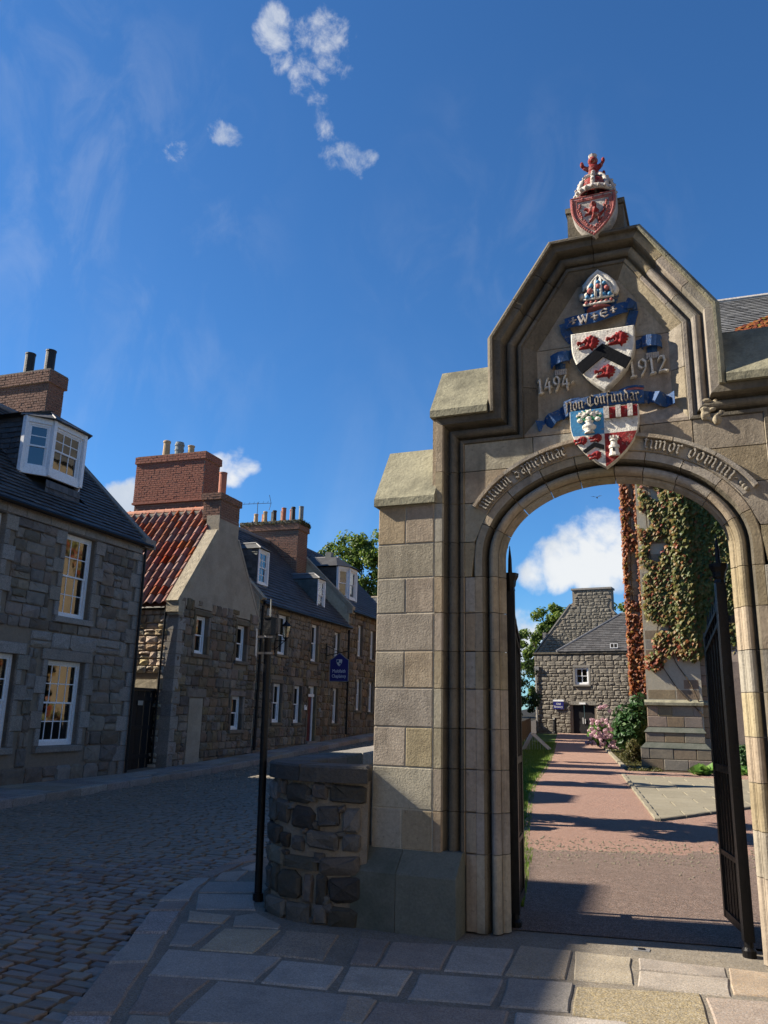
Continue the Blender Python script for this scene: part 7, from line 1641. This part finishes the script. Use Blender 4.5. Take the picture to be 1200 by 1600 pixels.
m = MB(); m.box(.10 + GS, 3.07 + GS, 53.38, 54.5, 10.8, 10.93); m.bar((-2.85 + GS, 53.9, 6.2), (-.02 + GS, 53.9, 9.78), .9, .10); m.box(-2.2 + GS, -1.95 + GS, 53.6, 54.2, 7.1, 7.75); m.obj('gable_coping', 'granite_dressed', br)
m = MB(); m.tube([(-2.45, BY - .1, 4.9), (-2.45, BY - .1, .7)], .05, 8); m.box(-2.6, -2.25, BY - .22, BY - .02, 4.72, 5.0); m.obj('downpipe', 'lead', br)
osg = gthing('wall_sign', 'small navy sign with white lettering on the grey rubble building', 'sign', -.97, BY, z=2.2); reframe(osg, BRM)
m = MB(); m.box(-1.32, -.62, BY - .13, BY - .09, 2.16, 2.66); bd = m.obj('board', 'blue_sign', osg); m = MB(); m.box(-1.33, -.61, BY - .14, BY - .085, 2.67, 2.78); m.obj('header', 'white_paint', osg)
sans('Old', -.97, 2.44, .2, BY - .134, bd, 'white_paint'); sans('Brewery', -.97, 2.25, .2, BY - .134, bd, 'white_paint', width=.56)
bo = gthing('bollard', 'dark bollard in front of the grey rubble building', 'bollard', -1.18, 47.6)
m = MB(); z0 = zg(47.6); m.lathe([(.13, 0), (.13, .1), (.10, .14), (.095, .8), (.12, .84), (.12, .9), (.09, .97), (.0, 1.02)], (-1.18, 47.6, z0), 10); m.obj('shaft', 'black_iron', bo)

# ------------------------------------------------------------------ plants
def leafmass(m, c, r, n, size, rr, shell=.35, flat=1.0, tint=None, droop=.0):
    for i in range(n):
        while True:
            v = Vector((rr.gauss(0, 1), rr.gauss(0, 1), rr.gauss(0, 1)))
            if v.length > .01: break
        v.normalize(); k = 1 - shell * rr.random() ** 1.4
        P = Vector((c[0] + v.x * r[0] * k, c[1] + v.y * r[1] * k, c[2] + v.z * r[2] * k)); N = (v + Vector((rr.uniform(-.9, .9), rr.uniform(-.9, .9), rr.uniform(-.4, 1.0)))).normalized()
        A = N.cross(Vector((rr.uniform(-1, 1), rr.uniform(-1, 1), rr.uniform(-1, 1)))).normalized(); B = N.cross(A); s = size * rr.uniform(.6, 1.3)
        m.add([tuple(P - A * s * .5), tuple(P + B * s * .3 + N * s * .08), tuple(P + A * s * .6), tuple(P - B * s * .3 + N * s * .08)], [(0, 1, 2, 3)]); m.tint.append(min(1, max(0, rr.gauss(.5, .25))) if tint is None else min(1, max(0, rr.gauss(tint, .15))))
def tree(par, base, h, blobs_, n, size, mat, seed, trunk_r=.25):
    rr = random.Random(seed); m = MB(); m.tint = []; tot = sum(b[3] ** 2 for b in blobs_)
    for x, y, z, r in blobs_:
        k = int(n * r * r / tot); sub = max(5, int(r * 7))
        for i in range(sub):
            v = Vector((rr.gauss(0, 1), rr.gauss(0, 1), rr.gauss(0, .8))).normalized() * r * rr.uniform(.45, .98); q = r * rr.uniform(.24, .42)
            leafmass(m, (x + v.x, y + v.y, z + v.z), (q, q, q * .8), max(4, k // sub), size, rr, .7, tint=rr.uniform(.25, .75))
    m.obj('crown', mat, par, fix=False)
    m = MB(); bx, by, bz = base; m.tube([(bx, by, bz - .2), (bx + .1, by, bz + h * .3), (bx - .05, by + .1, bz + h * .6), (bx, by, bz + h * .85)], trunk_r, 8, trunk_r * .3)
    for x, y, z, r in blobs_: m.tube([(bx, by, bz + h * rr.uniform(.35, .55)), ((bx + x) / 2, (by + y) / 2, (bz + h * .5 + z) / 2 + .2), (x, y, z)], trunk_r * .4, 6, trunk_r * .08)
    m.obj('trunk', 'bark', par)
t = thing('broadleaf_tree', 'large leafy tree rising behind the far houses of the street', 'tree', tuple(hw(-9.5, 40, 1.5)), HA, frame=HM)
tree(t, (-9.3, 40, 1.5), 11, [(-10.6, 40, 13.0, 1.9), (-9.0, 40.5, 14.0, 2.0), (-7.4, 40, 14.2, 2.0), (-8.6, 39.5, 12.4, 1.8), (-6.8, 40, 12.6, 1.9), (-11.4, 40, 12.0, 1.2), (-9.6, 40, 11.2, 1.5), (-7.4, 40, 10.9, 1.7), (-5.4, 40, 13.4, 2.0)], 9000, .30, 'leaf_tree', 1, .3)
t = gthing('broadleaf_tree', 'sunlit green tree left of the gable chimney behind the rubble building', 'tree', -2.2, 59)
tree(t, (-2.0, 59, .7), 8, [(-1.9, 59, 9.2, 1.6), (-.6, 59, 9.3, 1.4), (-3.0, 59, 7.8, 1.5), (-1.6, 59, 7.4, 1.6), (-3.4, 58.5, 5.8, 1.4), (-3.9, 58, 3.8, 1.4), (-2.6, 59, 5.6, 1.4), (.3, 59.5, 9.2, 1.0)], 9000, .27, 'leaf_tree', 2)
t = gthing('broadleaf_tree', 'small glimpse of green tree right of the gable chimney', 'tree', 4.0, 60)
tree(t, (4.2, 60, .7), 8, [(3.9, 60, 9.8, 1.3), (5, 60, 9, 1.4), (4.3, 60, 8, 1.3)], 2500, .27, 'leaf_tree', 3)
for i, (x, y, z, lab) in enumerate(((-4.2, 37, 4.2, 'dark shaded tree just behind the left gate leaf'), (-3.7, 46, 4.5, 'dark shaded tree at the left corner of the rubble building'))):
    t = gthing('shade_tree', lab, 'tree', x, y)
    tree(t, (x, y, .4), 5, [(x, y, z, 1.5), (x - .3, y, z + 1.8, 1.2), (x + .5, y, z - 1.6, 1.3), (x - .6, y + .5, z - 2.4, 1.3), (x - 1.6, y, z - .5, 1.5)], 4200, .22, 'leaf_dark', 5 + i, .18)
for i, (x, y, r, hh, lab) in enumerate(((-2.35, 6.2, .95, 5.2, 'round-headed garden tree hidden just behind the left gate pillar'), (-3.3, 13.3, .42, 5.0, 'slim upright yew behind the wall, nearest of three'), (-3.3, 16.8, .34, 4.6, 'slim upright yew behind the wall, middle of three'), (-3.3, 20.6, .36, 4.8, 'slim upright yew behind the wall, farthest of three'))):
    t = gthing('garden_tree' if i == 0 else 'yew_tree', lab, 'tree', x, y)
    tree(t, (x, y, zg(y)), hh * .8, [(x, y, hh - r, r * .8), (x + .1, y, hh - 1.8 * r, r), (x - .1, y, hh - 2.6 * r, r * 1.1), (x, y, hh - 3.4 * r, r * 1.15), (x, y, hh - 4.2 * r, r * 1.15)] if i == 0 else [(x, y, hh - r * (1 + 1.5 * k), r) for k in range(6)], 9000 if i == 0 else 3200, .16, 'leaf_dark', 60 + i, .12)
def shrub(label, name, x, y, r, n, size, mat, seed, parts=6, cat='shrub', z=None):
    t = gthing(name, label, cat, x, y); rr = random.Random(seed); m = MB(); m.tint = []; z0 = zg(y) if z is None else z
    for i in range(parts):
        a = rr.uniform(0, 6.28); k = rr.uniform(.1, .6); q = rr.uniform(.4, .6); leafmass(m, (x + r[0] * k * math.cos(a), y + r[1] * k * math.sin(a), z0 + r[2] * rr.uniform(.5, 1.35)), (r[0] * q, r[1] * q, r[2] * q), n // parts, size, rr, .6)
    m.obj('foliage', mat, t, fix=False, kind='stuff'); m = MB()
    for i in range(5): a = rr.uniform(0, 6.28); m.tube([(x + .05 * math.cos(a), y + .05 * math.sin(a), z0 - .05), (x + .5 * r[0] * math.cos(a), y + .5 * r[1] * math.sin(a), z0 + r[2] * .9)], .02, 5, .008)
    m.obj('stems', 'bark', t); return t
shrub('large glossy dark green rhododendron between path and chapel buttress', 'rhododendron', 1.78, 24.2, (.80, .8, 1.30), 3000, .20, 'leaf_rhodo', 1, 9)
shrub('low brownish green shrub at the foot of the rhododendron', 'low_shrub', 1.62, 21.6, (.42, .5, .42), 1300, .10, 'leaf_shrub', 2)
shrub('small green shrub against the chapel wall at the right jamb', 'wall_shrub', 4.6, 18.7, (.55, .4, .50), 1300, .11, 'leaf_rhodo', 3)
hy = shrub('pink hydrangea in full bloom beside the red gravel path', 'hydrangea', 1.20, 30.0, (.72, .6, .72), 1800, .17, 'leaf_bright', 4, 7)
fm = MB(); fm.tint = []; rr = random.Random(2)
for i in range(46):
    v = Vector((rr.gauss(0, 1), rr.gauss(0, 1), rr.gauss(0, 1))).normalized(); N = v; A = N.cross(Vector((0, .3, 1))).normalized(); B = N.cross(A); P = v * rr.uniform(.42, .5); s = .2
    fm.add([tuple(P - A * s), tuple(P + B * s), tuple(P + A * s), tuple(P - B * s)], [(0, 1, 2, 3)]); fm.tint.append(rr.random())
fmesh = fm.mesh('flower_head', 'petal', False, False)
for i in range(78):
    a = rr.uniform(math.pi, 2 * math.pi); k = rr.uniform(.6, 1.0); z = .15 + 1.1 * rr.random() ** 1.3
    link('flower_head', fmesh, hy, (.98 + .62 * k * math.cos(a) * (1.15 - z * .3), 29.6 + .7 * k * math.sin(a), zg(30) + z), (rr.uniform(0, 3), rr.uniform(0, 3), 0), (lambda q: (q, q, q * .85))(rr.uniform(.13, .20)))
for i in range(5): link('flower_head', fmesh, hy, (1.45 + .2 * i * rr.uniform(.6, 1), 29.0 - i * .5, zg(29) + .16), (rr.uniform(0, 3), rr.uniform(0, 3), 0), (.17, .17, .15))
for i in range(5): link('flower_head', fmesh, hy, (1.15 + rr.uniform(-.2, .25), 29.5, zg(30) + 1.55 + rr.uniform(0, .35)), (rr.uniform(0, 3), rr.uniform(0, 3), 0), (.18, .18, .15))
def rosette(label, x, y, n, L, seed):
    t = gthing('leafy_plant', label, 'plant', x, y); rr = random.Random(seed); m = MB(); m.tint = []
    for i in range(n):
        a = rr.uniform(0, 6.28); el_ = rr.uniform(.2, 1.1); l = L * rr.uniform(.6, 1.1); d = Vector((math.cos(a) * math.cos(el_), math.sin(a) * math.cos(el_), math.sin(el_))); s = Vector((-math.sin(a), math.cos(a), 0)); P = Vector((x + rr.uniform(-.2, .2), y + rr.uniform(-.15, .15), zg(y))); w = l * .34
        q0, q1, q2 = P, P + d * l * .55 + Vector((0, 0, .02)), P + d * l + Vector((0, 0, -.10 * l))
        m.add([tuple(q0), tuple(q1 + s * w), tuple(q2), tuple(q1 - s * w), tuple(q1 - Vector((0, 0, .04)))], [(0, 1, 4), (1, 2, 4), (2, 3, 4), (3, 0, 4)]); m.tint += [rr.uniform(.3, 1)] * 4
    m.obj('foliage', 'leaf_bright', t, fix=False); return t
rosette('bright green broad-leaved plant at the foot of the chapel buttress', 3.15, 17.5, 60, .42, 4); rosette('second bright leafy plant near the right jamb', 4.45, 17.9, 50, .38, 5)
rr = random.Random(12); gc = MB(); gc.tint = []
for i in range(2600):
    y = rr.uniform(18, 31); x = rr.uniform(1.3, 2.2); leafmass(gc, (x, y, zg(y) + .02), (.1, .1, .06), 2, .07, rr, .9)
g = gc.obj('ground_cover', 'leaf_shrub', None, fix=False); g.matrix_world = GM; g['kind'] = 'stuff'; g['label'] = 'low mossy ground cover in the bed beside the path'; g['category'] = 'ground cover'
# board fence left of the lawn
fe = gthing('board_fence', 'weathered low board fence along the left side of the lawn', 'fence', -2.7, 26)
y = 9.0; rr = random.Random(8)
bmesh_ = MB().box(-.012, .012, 0, .13, 0, 1).mesh('board', 'fence_wood', False, True)
while y < 45: link('board', bmesh_, fe, (-2.62 - .0 * y, y, zg(y) - .02), (0, 0, 0), (1, 1, rr.uniform(.92, 1.02))); y += .15
m = MB(); 
for z in (.3, .8): m.bar((-2.65, 9, zg(9) + z), (-2.65, 45, zg(45) + z), .05, .08)
m.obj('rail', 'fence_wood', fe)
# ridge-shaped wire cloche on the lawn
cl = gthing('wire_cloche', 'small ridged wire-mesh cloche on the lawn by the path', 'cloche', -1.7, 27.6)
A, B, Cc, D = Vector((-2.25, 27.2, zg(27) + .02)), Vector((-1.2, 27.6, zg(27) + .02)), Vector((-1.9, 27.4, zg(27) + .66)), Vector((-1.5, 28.4, zg(28) + .02))
A2, B2, C2 = A + Vector((.1, .9, 0)), B + Vector((.1, .9, 0)), Cc + Vector((.1, .9, 0)); m = MB()
for a, b in ((A, Cc), (Cc, B), (A2, C2), (C2, B2), (Cc, C2), (A, A2), (B, B2)): m.tube([a, b], .022, 6)
m.obj('frame', 'mesh_wire', cl); m = MB()
for P, Q, P2, Q2 in ((A, Cc, A2, C2), (B, Cc, B2, C2)):
    for i in range(1, 10): t_ = i / 10; m.tube([P.lerp(Q, t_), P2.lerp(Q2, t_)], .008, 4); m.tube([P.lerp(P2, t_), Q.lerp(Q2, t_)], .008, 4)
for i in range(1, 10): t_ = i / 10; m.tube([A.lerp(Cc, t_), Vector((A.lerp(Cc, t_).x, A.lerp(B, t_).y, A.z))], .005, 4); m.tube([A.lerp(B, t_), A.lerp(B, t_) + Vector((0, 0, .6 * (1 - abs(t_ - .33) * 1.4)))], .005, 4)
m.obj('mesh', 'mesh_wire', cl)
# gull over the garden
gu = thing('bird', 'tiny gliding bird against the sky seen through the arch', 'bird', tuple(gw(1.95, 45, 15.55)), GA)
m = MB(); m.ball((0, 0, 0), .09, 8, 6, (2.4, .8, .7)); m.add([(.05, 0, .04), (-.1, .0, .04), (-.28, .65, .16), (-.22, .3, .14)], [(0, 1, 2, 3)]); m.add([(.05, 0, .04), (-.1, .0, .04), (-.28, -.65, .10), (-.22, -.3, .14)], [(0, 3, 2, 1)]); m.add([(-.2, 0, 0), (-.42, .08, 0), (-.42, -.08, 0)], [(0, 1, 2)]); b_ = m.obj('body', 'bird_feather', gu); b_.rotation_euler = (0, 0, R(70)); b_.scale = (.6, .6, .6)
